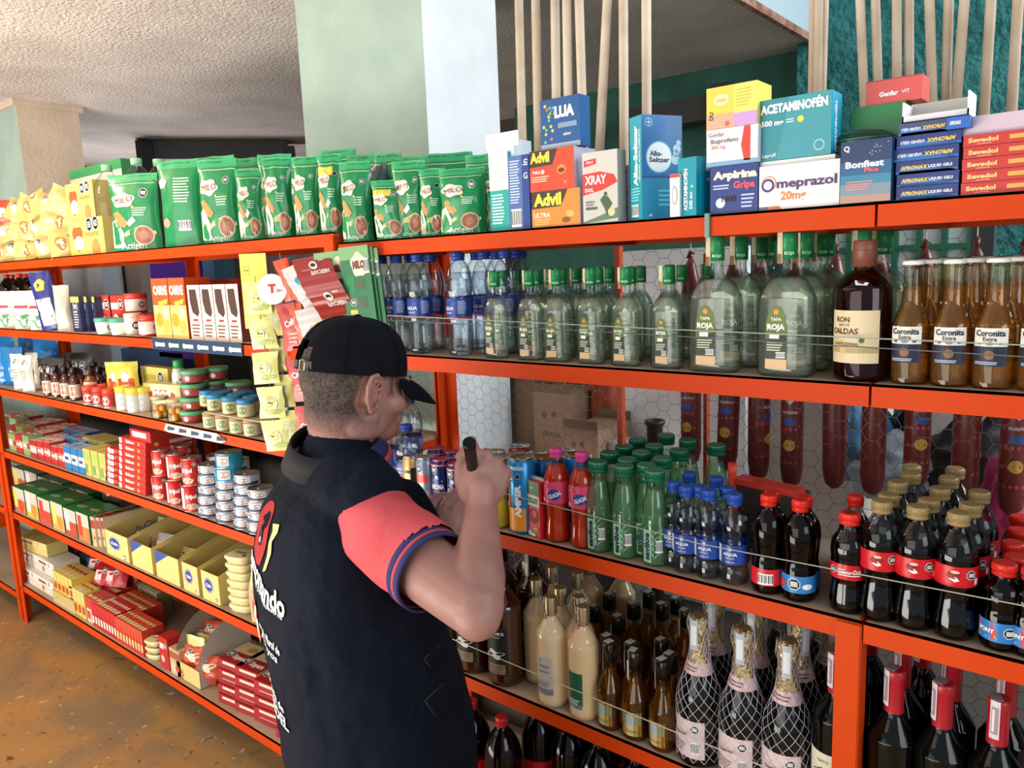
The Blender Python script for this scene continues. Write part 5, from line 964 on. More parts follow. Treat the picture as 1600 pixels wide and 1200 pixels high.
A = atY(594, 360, .075); milo_d = MB(); s = pouch(milo_d, .06, .19, .05, mat('#123a3c', .3), 40); o = milo_d.build('dark_pouch'); tag(o, 'dark teal foil pouch wedged at the joint behind green ones', 'pouch'); o.location = (A.x, .085, RM)
# ================================================================ groceries on the far unit
def xat(px, y, z): n = _r-_f*((px-800)/FPX); return CAM.x-(n.y*(y-CAM.y)+n.z*(z-CAM.z))/n.x
def zat(py, x, y): n = _u+_f*((py-600)/FPX); return CAM.z-(n.x*(x-CAM.x)+n.y*(y-CAM.y))/n.z
_seed = [0]
def deco_generic(kind, cols):
    def d(s, w, h):
        _seed[0] += 1; rr = random.Random(_seed[0]); a, b, c = [mat(x, .4) for x in cols]
        if kind == 'oval': s.rect(0, w, h*.0, h*.3, b, .0003); s.disc(w*.5, h*.62, w*.36, a, .0006, 18, h*.18); s.text('Hogar'[:3+rr.randint(0, 2)], w*.5, h*.62, c, w=w*.5, lift=.0009, bold=.04)
        elif kind == 'stripe': s.rect(0, w, h*.62, h*.9, a, .0004); s.rect(w*.1, w*.5, h*.12, h*.45, b, .0004); s.disc(w*.7, h*.3, min(w, h)*.18, c, .0006, 12)
        elif kind == 'word': s.rect(0, w, h*.3, h*.7, a, .0004); s.lines(w*.12, w*.9, h*.36, h*.64, 1, c, .0008); s.disc(w*.82, h*.5, min(w, h)*.2, b, .0008, 12)
        elif kind == 'seal': s.rect(0, w, h*.5, h, a, .0003); s.seal(w*.72, h*.75, min(w, h)*.16, .0006); s.disc(w*.35, h*.3, min(w, h)*.2, b, .0006, 12); s.rect(w*.1, w*.55, h*.62, h*.8, c, .0006)
        elif kind == 'bars': s.bars(w*.15, w*.85, h*.2, h*.8, .0005)
        elif kind == 'ends': s.rect(0, w, h*.0, h*.35, a, .0003); s.text('rico', w*.4, h*.65, c, w=w*.5, lift=.0006, bold=.05); s.disc(w*.8, h*.65, h*.2, b, .0006, 12)
    return d
def lb(name, label, px0, px1, ptop, z, y, dep, col, deco=None, side=None, group=None, h=None, top=None, cat_='carton', rz=0., sided=None, topd=None, open_=False, wmin=None):
    x0 = xat(px0, y, z); x1 = xat(px1, y, z); w_ = x1-x0
    if h is None: h = zat(ptop, x0, y)-z
    if rz: w_ = w_/max(.5, math.cos(rz))*.9
    t = empty(name, (x0, y, z+.0006), rz, label, cat_, group); m = MB()
    mt = {}
    if side: mt['r'] = mt['l'] = mat(side, .4)
    if top: mt['t'] = mat(top, .4)
    if not open_: m.box(0, w_, 0, dep, 0, h, mat(col, .4), mt=mt)
    else:
        c = mat(col, .5); q = mat(open_ if isinstance(open_, str) else '#8c7c6c', .7); e = .0015
        m.box(0, w_, 0, dep, 0, e, c); m.box(0, w_, 0, e, e, h*.62, c, mt={'b': q}); m.box(0, w_, dep-e, dep, e, h, c, mt={'f': q})
        for xx, k in ((0, 0), (w_-e, 1)):
            m.add([(xx, e, e), (xx+e, e, e), (xx+e, dep-e, e), (xx, dep-e, e), (xx, e, h*.62), (xx+e, e, h*.62), (xx+e, dep-e, h), (xx, dep-e, h)], [(0, 3, 7, 4), (1, 2, 6, 5)[::-1], (4, 5, 6, 7)], c if not (k == 1) else c)
    m.build('carton_body', t)
    m = MB()
    if deco: deco(front(m), w_, h if not open_ else h*.62)
    if topd: topd(flat(m, (0, 0, h), (1, 0, 0), (0, 1, 0), (0, 0, 1)), w_, dep)
    if sided: sided(flat(m, (w_, 0, 0), (0, 1, 0), (0, 0, 1), (1, 0, 0)), dep, h)
    if m.v: m.build('print', t)
    return t
def turn(prof, col, name='jar', lid=None, lab=None, z1=None, lidr=None, lidh=.012, glass=None, fill=None):
    """jar, tub or bottle source: body, lid, label"""
    t = empty(name, (0, 0, 0)); p = cat(prof); m = MB(); m.lathe(p, glass or mat(col, .3), 18); m.build('body', t)
    H = prof[-1][1]
    if fill: m = MB(); m.lathe([(r*.93, max(z, .003)) for r, z in cut(p, 0, H*.86)], fill, 16); m.build('contents', t)
    if lid: m = MB(); r = lidr or prof[-1][0]*1.06; m.lathe([(r, H-lidh*.35), (r, H+lidh*.6), (r*.94, H+lidh*.7)], mat(lid, .35), 18); m.build('lid', t)
    if lab: m = MB(); lab(m, rfun(p), H); m.build('label', t)
    return t
def L_band(a, b, col, dot=None, seal=False, txt=None, tcol='#f0f0f0', half=None):
    def f(m, r, H):
        s = cyl(m, r, .4)
        W = half or r(H*.5)*1.25
        s.rect(-W, W, H*a, H*b, mat(col, .4), .0006)
        if dot: s.disc(-W*.2, H*(a+b)/2, H*(b-a)*.36, mat(dot, .4), .001, 12)
        if seal: s.seal(W*.45, H*(a+b)/2, H*(b-a)*.3, .001)
        if txt: s.text(txt, -W*.15, H*(a+b)/2, mat(tcol), w=W*1.1, lift=.0014, bold=.05)
    return f
def row(proto, pts, z, label, cat_, group, y=None, jit=.3, labels=None, sc=None):
    for i, q in enumerate(pts):
        px, yy = q[0], q[1]; zz = q[2] if len(q) > 2 else z
        put(proto, (xat(px, yy, zz), yy, zz+.0006), .5+random.uniform(-jit, jit), labels[i] if labels else f'{label}, {ORD[i]} along', cat_, group, sc=sc)
def small_bag(w, h, d, col, seed, deco=None, name='snack_bag', rough=.3):
    t = empty(name, (0, 0, 0)); m = MB(); c = mat(col, rough, coat=.2); pouch(m, w, h, d, c, seed, 0, 9, 10, crinkle=.009, flatb=.45); m.build('bag_body', t)
    if deco: 
        m = MB(); s = pouch(MB(), w, h, d, c, seed, 0, 9, 10, crinkle=.009, flatb=.45); s.b = m; deco(s, w, h); m.build('print', t)
    return t
# ---------------- top shelf: yellow snacks and clear bottles
z = LZ[0]
def de_sn(s, w, h): s.blob(-w*.1, h*.45, w*.16, h*.22, mat('#d86a2a'), .0016, k=3); s.disc(-w*.08, h*.38, w*.12, mat('#f2ece0'), .002, 12); s.seal(w*.2, h*.72, w*.11, .0018)
def de_sn2(s, w, h): s.blob(w*.05, h*.5, w*.28, h*.2, mat('#e9dfc8'), .0016, k=3, amp=.3); s.seal(-w*.15, h*.7, w*.12, .002)
SN = [small_bag(.13, .12, .06, '#cbb268', 51, de_sn), small_bag(.12, .10, .07, '#c2aa68', 52, de_sn2), small_bag(.13, .11, .06, '#d0bb78', 53)]
k = 0
for lv in range(3):
    for i in range(7-lv):
        px = 6+lv*9+i*17; y = .05+.02*(i % 2); zz = z+lv*.085
        put(SN[k % 3], (xat(px, y, zz), y, zz), .6+random.uniform(-.35, .35), f'crumpled yellow snack bag, {ORD[i]} along in the {["bottom", "middle", "upper"][lv]} layer', 'snack bag', 'yellow snack bags on the top shelf', ry=random.uniform(-.5, .5), rx=random.uniform(-.3, .1)); k += 1
for i in range(5): put(SN[i % 3], (xat(5+26*i, .2, z+.1), .2, z), .6, f'crumpled yellow snack bag in the back row, {ORD[i]} along', 'snack bag', 'yellow snack bags on the top shelf', sc=1.9)
t = small_bag(.12, .11, .05, '#b8402a', 60, de_sn2); put(t, (xat(8, .06, z+.15), .05, z+.17), .6, 'red snack bag on the yellow pile at the frame edge', 'snack bag')
def de_bird(s, w, h): s.rect(0, w, 0, h, mat('#dcc66a'), .0003); s.blob(w*.26, h*.5, w*.14, h*.34, mat('#cf5a2a'), .0006, k=3, amp=.2); s.disc(w*.28, h*.34, w*.13, mat('#f2ede2'), .0009, 16, h*.2); s.seal(w*.62, h*.82, w*.09); s.seal(w*.8, h*.84, w*.09); s.text('ROSQUITAS', w*.68, h*.55, mat('#8a5a2a'), w=w*.36); s.disc(w*.75, h*.15, w*.12, mat('#d88a4a'), .0006, 12)
lb('snack_carton', 'yellow snack carton with an orange bird, lower of two', 112, 166, 343, z, .03, .06, '#d8c060', de_bird, h=.135)
lb('snack_carton', 'yellow snack carton with an orange bird, stacked on the other', 108, 150, 283, z+.137, .035, .06, '#d8c060', de_bird, h=.135)
BIGW = turn([(.045, 0), (.055, .01), (.053, .08), (.055, .12), (.056, .20), (.045, .26), (.018, .30), (.015, .31)], '#fff', 'water_bottle', '#9ad8a8', None, lidr=.019, lidh=.022, glass=CLEAR())
row(BIGW, [(182, .09), (228, .10), (262, .17)], z, '', 'water bottle', 'large clear bottles with pale green caps', labels=['large clear bottle with pale green cap behind the leaning pouch', 'large clear bottle with pale green cap beside the back-turned pouch', 'large clear bottle hidden behind the back-turned pouch'])
lb('snack_carton', 'green and red carton behind the clear bottles', 125, 205, 268, z, .26, .06, '#3f9a5c', deco_generic('stripe', ['#d8d8c8', '#c83a2a', '#e8e0c0']))
# ---------------- second shelf
z = LZ[1]
for i, (px, y) in enumerate([(20, .12), (40, .12), (60, .12), (28, .2), (50, .2)]): put(BS['#d8302a'], (xat(px, y, z), y, z), .3, f'large cola bottle with red cap on the second grocery shelf, {["front", "front", "front", "back", "back"][i]} {ORD[i]}', 'soda bottle', 'large cola bottles on the grocery shelf', sc=(.9, .9, .86))
def de_wt(s, w, h): s.blob(0, h*.25, w*.3, h*.16, mat('#4a8a4a'), .0012, k=3, amp=.3); s.rect(-w*.3, w*.3, h*.55, h*.62, mat('#b83a4a'), .0012)
WP = small_bag(.11, .17, .05, '#ddd8cc', 61, de_wt, 'flour_pouch')
row(WP, [(14, .035), (42, .035), (66, .03)], z, 'white green-printed flour pouch on the second shelf', 'pouch', 'white flour pouches', jit=.1)
def de_nv(s, w, h): s.rect(-w*.3, w*.35, h*.1, h*.55, mat('#e6e4e0'), .0014); s.blob(.0, h*.78, w*.25, h*.1, mat('#d8c84a'), .0016)
NV = small_bag(.10, .25, .04, '#2a2f7a', 62, de_nv, 'milk_powder_sachet'); put(NV, (xat(84, .03, z), .03, z), .6, 'tall navy and white sachet bending over beside the flour', 'sachet', ry=R(-8))
WH = small_bag(.07, .19, .04, '#cbbfae', 63, None, 'paper_sachet'); put(WH, (xat(103, .04, z), .04, z), .6, 'beige upright sachet beside the navy one', 'sachet')
for i, px in enumerate((116, 128, 140)): lb('spice_card', 'navy spice card with a yellow header, %s of three' % ORD[i], px, px+13, 464, z, .03+.02*i, .03, '#2c3358', lambda s, w, h: (s.rect(0, w, h*.84, h, mat('#e0cf5a'), .0004), s.seal(w*.5, h*.72, w*.28), s.lines(w*.2, w*.8, h*.1, h*.6, 7, mat('#c8c0b8'))), cat_='spice card', group='spice cards')
for i, px in enumerate((154, 176)): lb('sauce_display', 'red sachet display box behind the small pots, %s of two' % ORD[i], px, px+24, 462, z, .10, .05, '#a82a24', deco_generic('seal', ['#c83a2c', '#e8d8c8', '#e8e0d8']), group='red sachet display boxes')
GP = turn([(.028, 0), (.033, .03), (.034, .045)], '#e2ddd2', 'small_pot', '#4aa88a', L_band(.1, .85, '#e8e0d4', None, True), lidh=.012)
row(GP, [(168, .03), (191, .03)], z, 'white pot with a green lid on the second shelf', 'pot', 'white pots with green lids', sc=1.15)
WJ = turn([(.027, 0), (.030, .01), (.030, .07)], '#e6dcc8', 'small_jar', '#e8ddc4', L_band(.1, .9, '#e6dcc8', None, True)); row(WJ, [(211, .05)], z, '', 'jar', None, labels=['cream coloured jar between the green lids and red jars'])
RJ = turn([(.034, 0), (.038, .01), (.038, .06)], '#b83428', 'red_jar', '#cf3a2a', L_band(.15, .9, '#dccfc2', None, True), lidh=.02, glass=mat('#b83428', .25)); row(RJ, [(236, .04)], z, '', 'jar', 'red lidded jars', labels=['red lidded jar beside the orange pasta cartons']); row(RJ, [(214, .10, z+.075)], z, '', 'jar', 'red lidded jars', labels=['red lidded jar raised behind the cream jar'])
lb('riser_box', 'small hidden riser box under the rear red jar', 204, 228, None, z, .06, .08, '#8a2a22', h=.074)
def de_cv(s, w, h): s.rect(0, w, h*.55, h, mat('#e0541c'), .0003); s.rect(0, w, 0, h*.55, mat('#ecd07a'), .0003); s.text('CARVE', w*.5, h*.8, mat('#f6efe4'), w=w*.82, h=h*.16, lift=.0009, bold=.06); s.poly([(w*.3, h*.6), (w*.9, h*.66), (w*.85, h*.58), (w*.4, h*.54)], mat('#e8c83a'), .0009); s.disc(w*.3, h*.3, w*.22, mat('#d89a2a'), .0006, 14, h*.12); s.disc(w*.7, h*.2, w*.22, mat('#e2b04a'), .0006, 14, h*.12); s.disc(w*.72, h*.42, w*.14, mat('#f2e4b8'), .0008, 10)
for i, px in enumerate((245, 270)): lb('soya_carton', 'orange and yellow meat substitute carton, %s of two' % ORD[i], px, px+26, 453, z, .02, .09, '#e0541c', de_cv, group='orange and yellow cartons', h=.20)
def de_wn(s, w, h): s.rect(0, w, 0, h, mat('#e2d6c6'), .0003); s.poly([(w*.15, h*.92), (w*.7, h*.92), (w*.85, h*.5), (w*.7, h*.42), (w*.3, h*.5), (w*.15, h*.7)], mat('#4a3028'), .0006); s.lines(w*.15, w*.85, h*.05, h*.30, 4, mat('#7a4a30')); s.rect(w*.3, w*.7, h*.34, h*.38, mat('#a83a2a'), .0005)
for i in range(4): lb('noodle_carton', 'tall cream carton with a dark cut-out window, %s of four' % ORD[i], 300+i*20, 319+i*20, 466, z, .02, .11, '#e2d6c6', de_wn, side='#8a3030', top='#b02c24', group='tall cream window cartons', h=.175)
for i in range(6): lb('pasta_carton', 'red carton top behind the cream cartons, %s along' % ORD[i], 268+i*19, 286+i*19, None, z, .19, .08, '#b02a24', None, top='#c23028', group='red cartons in the back row', h=.19)
# price rails
A = xat(238, -.004, z); B = xat(378, -.004, z); t = empty('shelf_price_rail', (A, -.004, z-.038), 0, 'navy printed strip stuck along the second grocery beam', 'shelf strip'); m = MB(); m.box(0, B-A, -.0015, -.0, 0, .040, mat('#22405c', .4)); s = front(m, -.0015)
for i in range(6): u = (B-A)*(i+.4)/6; s.rect(u, u+.05, .012, .024, mat('#e4e2da'), .0004); s.disc(u-.008, .018, .009, mat('#e4e2da'), .0004, 10)
m.build('strip', t)
z = LZ[2]; A = xat(255, -.004, z); B = xat(352, -.004, z); t = empty('shelf_price_rail', (A, -.004, z-.036), 0, 'torn white and navy strip on the third grocery beam', 'shelf strip'); m = MB(); s = front(m, 0)
s.poly([(0, .006), (.02, .030), (B-A-.05, .032), (B-A, .012), (B-A-.03, .002), (.03, .001)], mat('#dcd6cc'), .0006)
for i in range(5): u = (B-A)*(i+.3)/5; s.poly([(u, .008), (u+.05, .012), (u+.055, .022), (u+.005, .024)], mat('#2a3f58'), .001)
m.build('strip', t)
# ---------------- third shelf
for i, (px, y, s_) in enumerate([(8, .06, 1.), (26, .08, 1.), (12, .16, 1.2), (56, .20, 1.2), (80, .20, 1.2)]):
    if i == 0: BF = small_bag(.12, .19, .07, '#2277b8', 64, None, 'foil_bag', .18)
    put(BF, (xat(px, y, z), y, z), .5, f'shiny blue foil bag at the far end of the third shelf, {ORD[i]}', 'foil bag', 'shiny blue foil bags', sc=s_)
CW = small_bag(.07, .17, .03, '#d9d2c4', 65, lambda s, w, h: (s.seal(w*.05, h*.8, w*.2, .0014), s.lines(-w*.3, w*.3, h*.3, h*.6, 4, mat('#a89c8c'), .0012)), 'soap_pouch')
row(CW, [(32, .03), (46, .028), (56, .09)], z, 'tall cream pouch on the third shelf', 'pouch', 'tall cream pouches', jit=.1)
BP = small_bag(.15, .12, .05, '#26201d', 66, lambda s, w, h: [s.seal(w*(-.25+.25*q), h*.6, w*.1, .0016) for q in range(3)], 'dark_pouch'); put(BP, (xat(86, .05, z), .05, z+.045), .4, 'black pouch with three warning marks on the sauce bottles', 'pouch'); put(BP, (xat(130, .14, z), .14, z+.05), .4, 'dark pouch behind the black-capped sauce bottles', 'pouch', sc=1.1)
SB = turn([(.021, 0), (.023, .006), (.023, .075), (.018, .09), (.011, .105), (.010, .118)], '#5a2a1a', 'sauce_bottle', '#191617', L_band(.12, .58, '#d8c4b0', '#b83a2a', False), lidr=.013, lidh=.03, glass=mat('#4a2416', .12, coat=.4))
pts = [(78, .03), (92, .03), (106, .035), (120, .035), (84, .09), (99, .09), (114, .09), (146, .10), (160, .10), (134, .16), (152, .17), (170, .17), (186, .17), (203, .18), (218, .18)]
row(SB, pts, z, 'dark sauce bottle with a black cap on the third shelf', 'sauce bottle', 'dark sauce bottles')
SB2 = turn([(.024, 0), (.026, .006), (.026, .085), (.02, .10), (.012, .115)], '#c8a070', 'sauce_bottle', '#3a2a22', L_band(.1, .75, '#e6d8bc', '#c88a4a', True), lidr=.015, lidh=.03, glass=mat('#8a4a2a', .15, coat=.4)); row(SB2, [(124, .05), (146, .05)], z, 'sauce bottle with a pale label among dark ones', 'sauce bottle', 'sauce bottles with pale labels')
RC = turn([(.024, 0), (.026, .006), (.026, .06)], '#d8cfc0', 'spice_jar', '#d8402a', L_band(.1, .85, '#b83228', '#e8e0d8'), lidh=.024); row(RC, [(158, .03), (174, .03), (142, .025), (166, .08)], z, 'squat jar with an orange red cap', 'jar', 'jars with orange red caps')
YS = small_bag(.10, .13, .03, '#e0cf4a', 67, lambda s, w, h: (s.rect(-w*.3, w*.35, h*.1, h*.5, mat('#d84a2a'), .0014), s.blob(0, h*.55, w*.18, h*.16, mat('#f0e8dc'), .0018)), 'seasoning_sachet'); row(YS, [(186, .09, z+.04), (201, .09, z+.045)], z, 'yellow and red seasoning sachet above the jars', 'sachet', 'yellow seasoning sachets')
lb('hidden_riser', 'pale box carrying the yellow seasoning sachets', 172, 214, None, z, .07, .05, '#cdbfa4', h=.04)
YJ = turn([(.024, 0), (.026, .006), (.026, .07)], '#e4dccb', 'mayonnaise_jar', '#e6d84a', L_band(.15, .8, '#d8d4cc', '#b8bcc0'), lidh=.02, glass=mat('#e0d8c4', .25)); row(YJ, [(196, .035), (213, .035), (226, .06)], z, 'pale jar with a yellow cap', 'jar', 'pale jars with yellow caps', sc=1.1)
lb('stock_carton', 'pale yellow carton with a red oval on the third shelf', 228, 277, 590, z, .07, .06, '#e4d49a', deco_generic('oval', ['#b83428', '#c8bca8', '#f4ece0']), rz=.15, h=.105); 
lb('stock_carton', 'yellow arched carton behind the red oval one', 226, 268, 568, z, .15, .04, '#e0c860', deco_generic('seal', ['#e8d878', '#d8643a', '#c8b84a']), h=.15)
PJ = turn([(.030, 0), (.034, .006), (.034, .06), (.028, .07)], '#fff', 'fruit_jar', '#c8b88a', None, lidr=.03, lidh=.012, glass=GLASS()); 
m = MB()
for i in range(7): a = i*2.4; m.lathe([(.001, .0), (.010, .003), (.013, .012), (.010, .021), (.001, .024)], mat('#e0952a', .3), 10, c=(.016*math.cos(a), .016*math.sin(a))) if i < 4 else m.lathe([(.001, .024), (.010, .027), (.013, .036), (.010, .045), (.001, .048)], mat('#e8a238', .3), 10, c=(.015*math.cos(a), .015*math.sin(a)))
m.build('preserved_fruit', PJ); row(PJ, [(253, .03), (278, .03)], z, 'glass jar of round orange fruit', 'fruit jar', 'glass jars of preserved fruit')
GT = turn([(.032, 0), (.037, .012), (.039, .032)], '#9a3a30', 'jelly_tub', '#5aa878', L_band(.1, .8, '#a8403a', '#e8e0d8', False), lidr=.043, lidh=.013, glass=mat('#9c4238', .3)); hh = .047
for lv in range(4): row(GT, [(303, .05, z+hh*lv)], z, '', 'tub', 'red tubs with green lids', labels=['red tub with green lid, %s of the front stack' % ['bottommost', 'second', 'third', 'topmost'][lv]])
for lv in range(4): row(GT, [(338, .13, z+hh*lv)], z, '', 'tub', 'red tubs with green lids', labels=['red tub with green lid, %s of the middle stack' % ['bottommost', 'second', 'third', 'topmost'][lv]])
for lv in range(3): row(GT, [(374, .15, z+hh*lv)], z, '', 'tub', 'red tubs with green lids', labels=['red tub with green lid, %s of the rear stack' % ['bottommost', 'second', 'topmost'][lv]])
GB = turn([(.02, 0), (.024, .005), (.024, .10), (.012, .13)], '#d8d8cc', 'white_bottle', '#2a9a58', L_band(.2, .8, '#e2e2da', None, True), lidr=.018, lidh=.03); row(GB, [(284, .14, z+.04)], z, '', 'bottle', None, labels=['white bottle with a green cap behind the tub stack'])
lb('hidden_riser', 'low box under the green capped white bottle', 272, 296, None, z, .12, .05, '#6a5a4a', h=.039)
BJ = turn([(.024, 0), (.027, .006), (.027, .045)], '#c8b890', 'baby_food_jar', '#2f86b8', L_band(.1, .9, '#cdbf96', '#6a8a4a'), lidr=.028, lidh=.014, glass=mat('#c9ae72', .2)); LJ = turn([(.024, 0), (.027, .006), (.027, .045)], '#c8b890', 'baby_food_jar', '#a88a5a', L_band(.1, .9, '#cfc0a0', '#7a9a5a'), lidr=.028, lidh=.010, glass=mat('#b8a068', .2))
pts = [(332, .03), (352, .03), (374, .03), (396, .03), (345, .085), (368, .085), (392, .085)]; row(LJ, pts, z, 'small tan baby food jar in the lower layer', 'jar', 'small baby food jars')
lb('jar_tray', 'thin tray carrying the blue-lidded jars', 318, 410, None, z+.053, .0+.005, .16, '#b8ab94', h=.003, cat_='tray')
pts = [(338, .04), (362, .035), (386, .03), (326, .075), (348, .08), (372, .08), (396, .075), (340, .125), (362, .125), (384, .125)]; row(BJ, [(a, b_, z+.0575) for a, b_ in pts], z, 'baby food jar with a blue lid in the upper layer', 'jar', 'baby food jars with blue lids')
# ---------------- fourth shelf
z = LZ[3]
pal = [('#8a9a5a', '#c8b8a0', '#a83a2a'), ('#b02a2a', '#d86a5a', '#e8dcd0'), ('#7f9a68', '#b8a888', '#b83a3a'), ('#a03028', '#c8b8a8', '#d8d0c0')]
k = 0
for j in range(4):
    for i in range(8):
        c = pal[(i+j*3) % 4 if i < 4 else 1]; px = 16+i*11+j*1; y = .02+.07*j
        lb('stock_cube_box', f'small stock cube box, {ORD[i]} along in {["the front", "the second", "the third", "the back"][j]} row', px, px+10, None, z, y, .065, c[0], deco_generic('word', [c[1], c[2], '#f0e8e0']), top=c[2] if i > 2 else c[0], group='small stock cube boxes', h=.085+.006*((i*7+j) % 3),
           topd=lambda s, w, h, c=c: (s.rect(w*.15, w*.85, h*.15, h*.45, mat(c[1]), .0004), s.rect(w*.2, w*.7, h*.6, h*.8, mat('#e8dcd0'), .0004))); k += 1
for i in range(3):
    for j in range(3): lb('gelatin_box', f'blue and white box, {ORD[i]} along, {["front", "second", "back"][j]} row', 103+i*11, 113+i*11, None, z, .02+.08*j, .075, '#2f78b0', deco_generic('word', ['#cfd8e2', '#e8eef2', '#3a4a8a']), top='#b8c4dc', group='blue and white boxes', h=.105, topd=lambda s, w, h: s.poly([(0, 0), (w, h*.4), (w, h*.8), (0, h*.3)], mat('#7a9ac8'), .0004))
for i in range(3):
    for j in range(2): lb('seasoning_box', f'pale green yellow seasoning box, {ORD[i]} along, {["front", "back"][j]} row', 134+i*12, 145+i*12, None, z, .02+.10*j, .095, '#b8b868', deco_generic('stripe', ['#a8b85a', '#7a9a4a', '#c8c87a']), top='#d8c86a', group='green yellow seasoning boxes', h=.118)
for lv in range(6): lb('biscuit_box', 'narrow red box with a white end, %s from the bottom of its column' % ORD[lv], 166, 186, None, z+lv*.0255, .02, .16, '#b8241e', deco_generic('ends', ['#8a1a18', '#e8a83a', '#f0e8e0']), side='#c8302a', group='narrow red boxes in a column', h=.0245)
def de_rd(s, w, h): s.rect(0, w, 0, h*.2, mat('#a01c18'), .0002); s.rect(w*.0, w*.1, h*.1, h*.9, mat('#e8ddd0'), .0004); s.text('Sabor', w*.42, h*.52, mat('#f4dcc0'), w=w*.34, h=h*.5, lift=.0006, bold=.06); s.disc(w*.75, h*.5, h*.3, mat('#e8a83a'), .0006, 12)
def sd_rd(s, w, h): s.disc(w*.2, h*.5, h*.36, mat('#e8b83a'), .0006, 14); s.rect(w*.45, w*.9, h*.2, h*.8, mat('#e8dcd4'), .0006)
for lv in range(8): lb('noodle_box', 'flat red box with a yellow dot, %s from the bottom of the tall column' % ORD[lv], 187, 228, None, z+lv*.0265, .015, .2, '#cc2a20', de_rd, side='#c8281e', group='flat red boxes in the tall column', h=.0255, sided=sd_rd)
lb('noodle_box', 'red box with a blank white panel topping the tall column', 204, 236, None, z+8*.0265, .02, .16, '#cc2a20', lambda s, w, h: s.rect(w*.12, w*.8, h*.3, h*.8, mat('#eae2de'), .0005), side='#b82820', h=.04)
def TIN(col, deco, r=.036, H=.05, name='tin_can'):
    t = empty(name, (0, 0, 0)); m = MB(); m.lathe([(r, 0), (r, .002), (r*.985, .003), (r*.985, H-.003), (r, H-.002), (r, H), (r*.95, H), (r*.93, H-.002), (r*.4, H-.0018)], mat(col, .3, .2), 22, mt=[mat('#b9b6b0', .3, .9)]+[mat(col, .3, .2)]*3+[mat('#b9b6b0', .3, .9)]*4); m.build('can_body', t)
    if deco: m = MB(); deco(cyl(m, r), r, H); m.build('label', t)
    m = MB(); m.lathe([(.007, H-.0015), (.007, H), (.004, H)], mat('#cfccc6', .3, .9), 10, c=(0, -.006)); m.build('ring_pull', t); return t
def d_bean(s, r, H): s.text('Frisoles', -.002, H*.62, mat('#f2e8e0'), w=H*.5, h=r*.35, rot=PI/2, bold=.06, lift=.0008) if False else None; s.rect(-r*1.3, -r*.5, H*.12, H*.9, mat('#e6e0d8'), .0005); s.text('ZENU'.replace('ZENU', 'frijol'), r*.2, H*.55, mat('#f2ece4'), w=r*1.1, lift=.0008, bold=.05); s.blob(r*.2, H*.2, r*.6, H*.12, mat('#d8b8a0'), .0007, k=6); s.seal(r*1.0, H*.8, r*.25)
RB = TIN('#c8241e', d_bean, .034, .095)
pts = [(256, .04), (279, .04), (303, .035), (262, .12), (290, .12)]
for i, (px, y) in enumerate(pts):
    for lv in (0, 1): row(RB, [(px, y, z+lv*.096)], z, '', 'tin can', 'red bean tins', labels=[f'red bean tin, {ORD[i]} column, {["lower", "upper"][lv]} one'])
def d_tuna(s, r, H): s.rect(-r*1.6, r*1.6, H*.1, H*.38, mat('#28365e'), .0004); s.rect(-r*.2, r*.9, H*.3, H*.85, mat('#d8dce4'), .0006); s.blob(r*.4, H*.55, r*.35, H*.2, mat('#b88a6a'), .0008, k=3); s.seal(-r*.6, H*.6, r*.22)
def d_cy(s, r, H): s.rect(-r*.2, r*.8, H*.15, H*.85, mat('#e0dcd8'), .0006); s.blob(r*.3, H*.5, r*.4, H*.24, mat('#c89a88'), .0009, k=3); s.seal(-r*.6, H*.6, r*.24)
TU = TIN('#c3c9d6', d_tuna, .040, .036); TC = TIN('#1f9cc4', d_cy, .043, .046)
for i, (px, y) in enumerate([(330, .04), (358, .04), (386, .04), (408, .04), (342, .125), (372, .125)]):
    for lv in range([5, 4, 3, 4, 5, 5][i]): row(TU, [(px, y, z+lv*.0368)], z, '', 'tin can', 'white and navy tuna tins', labels=[f'white and navy tuna tin, {ORD[i]} column, {ORD[lv]} from below'])
for lv in range(2): row(TC, [(358+lv, .04, z+4*.0368+lv*.047)], z, '', 'tin can', 'bright blue tins', labels=['bright blue fish tin, %s of two' % ['lower', 'upper'][lv]])
for lv in range(2): row(TU, [(387, .04, z+(3+lv)*.0368)], z, '', 'tin can', 'white and navy tuna tins', labels=['white and navy tuna tin, third column, %s' % ['fourth from below', 'topmost'][lv]])
# ---------------- fifth shelf
z = LZ[4]
gcols = ['#b87858', '#c8b048', '#c05840', '#c8a858', '#a8503a', '#b8784a']
for i in range(6):
    for j in range(2): lb('soup_box', f'green lidded soup sachet box, {ORD[i]} along in the {["front", "back"][j]} row', 23+i*20.2, 41.5+i*20.2, None, z, .015+.15*j, .14, gcols[i], lambda s, w, h, i=i: (s.rect(0, w, h*.55, h, mat('#c8beb0'), .0003), s.rect(w*.1, w*.4, h*.2, h*.9, mat(['#d8d05a', '#e8e0d8', '#c83a2a'][i % 3]), .0006), s.disc(w*.65, h*.3, w*.22, mat(['#d8402a', '#c88a3a'][i % 2]), .0006, 12)), side='#0f6a38', top='#14783f', group='green lidded soup boxes', h=.125+.006*(i % 2), topd=lambda s, w, h: s.blob(w*.5, h*.4, w*.28, h*.10, mat('#9aa06a'), .0005, k=2))
for i in range(3): lb('biscuit_carton', 'red and cream biscuit carton, %s of three' % ORD[i], 146+i*7, 152+i*7, None, z, .02+.01*i, .22, '#c8b898', deco_generic('stripe', ['#a8402a', '#c8a868', '#a83a2a']), top='#b89878', group='red and cream biscuit cartons', h=.13, topd=lambda s, w, h: (s.rect(w*.1, w*.9, h*.1, h*.3, mat('#b83a2a'), .0004), s.rect(w*.1, w*.9, h*.5, h*.7, mat('#8a7a4a'), .0004)))
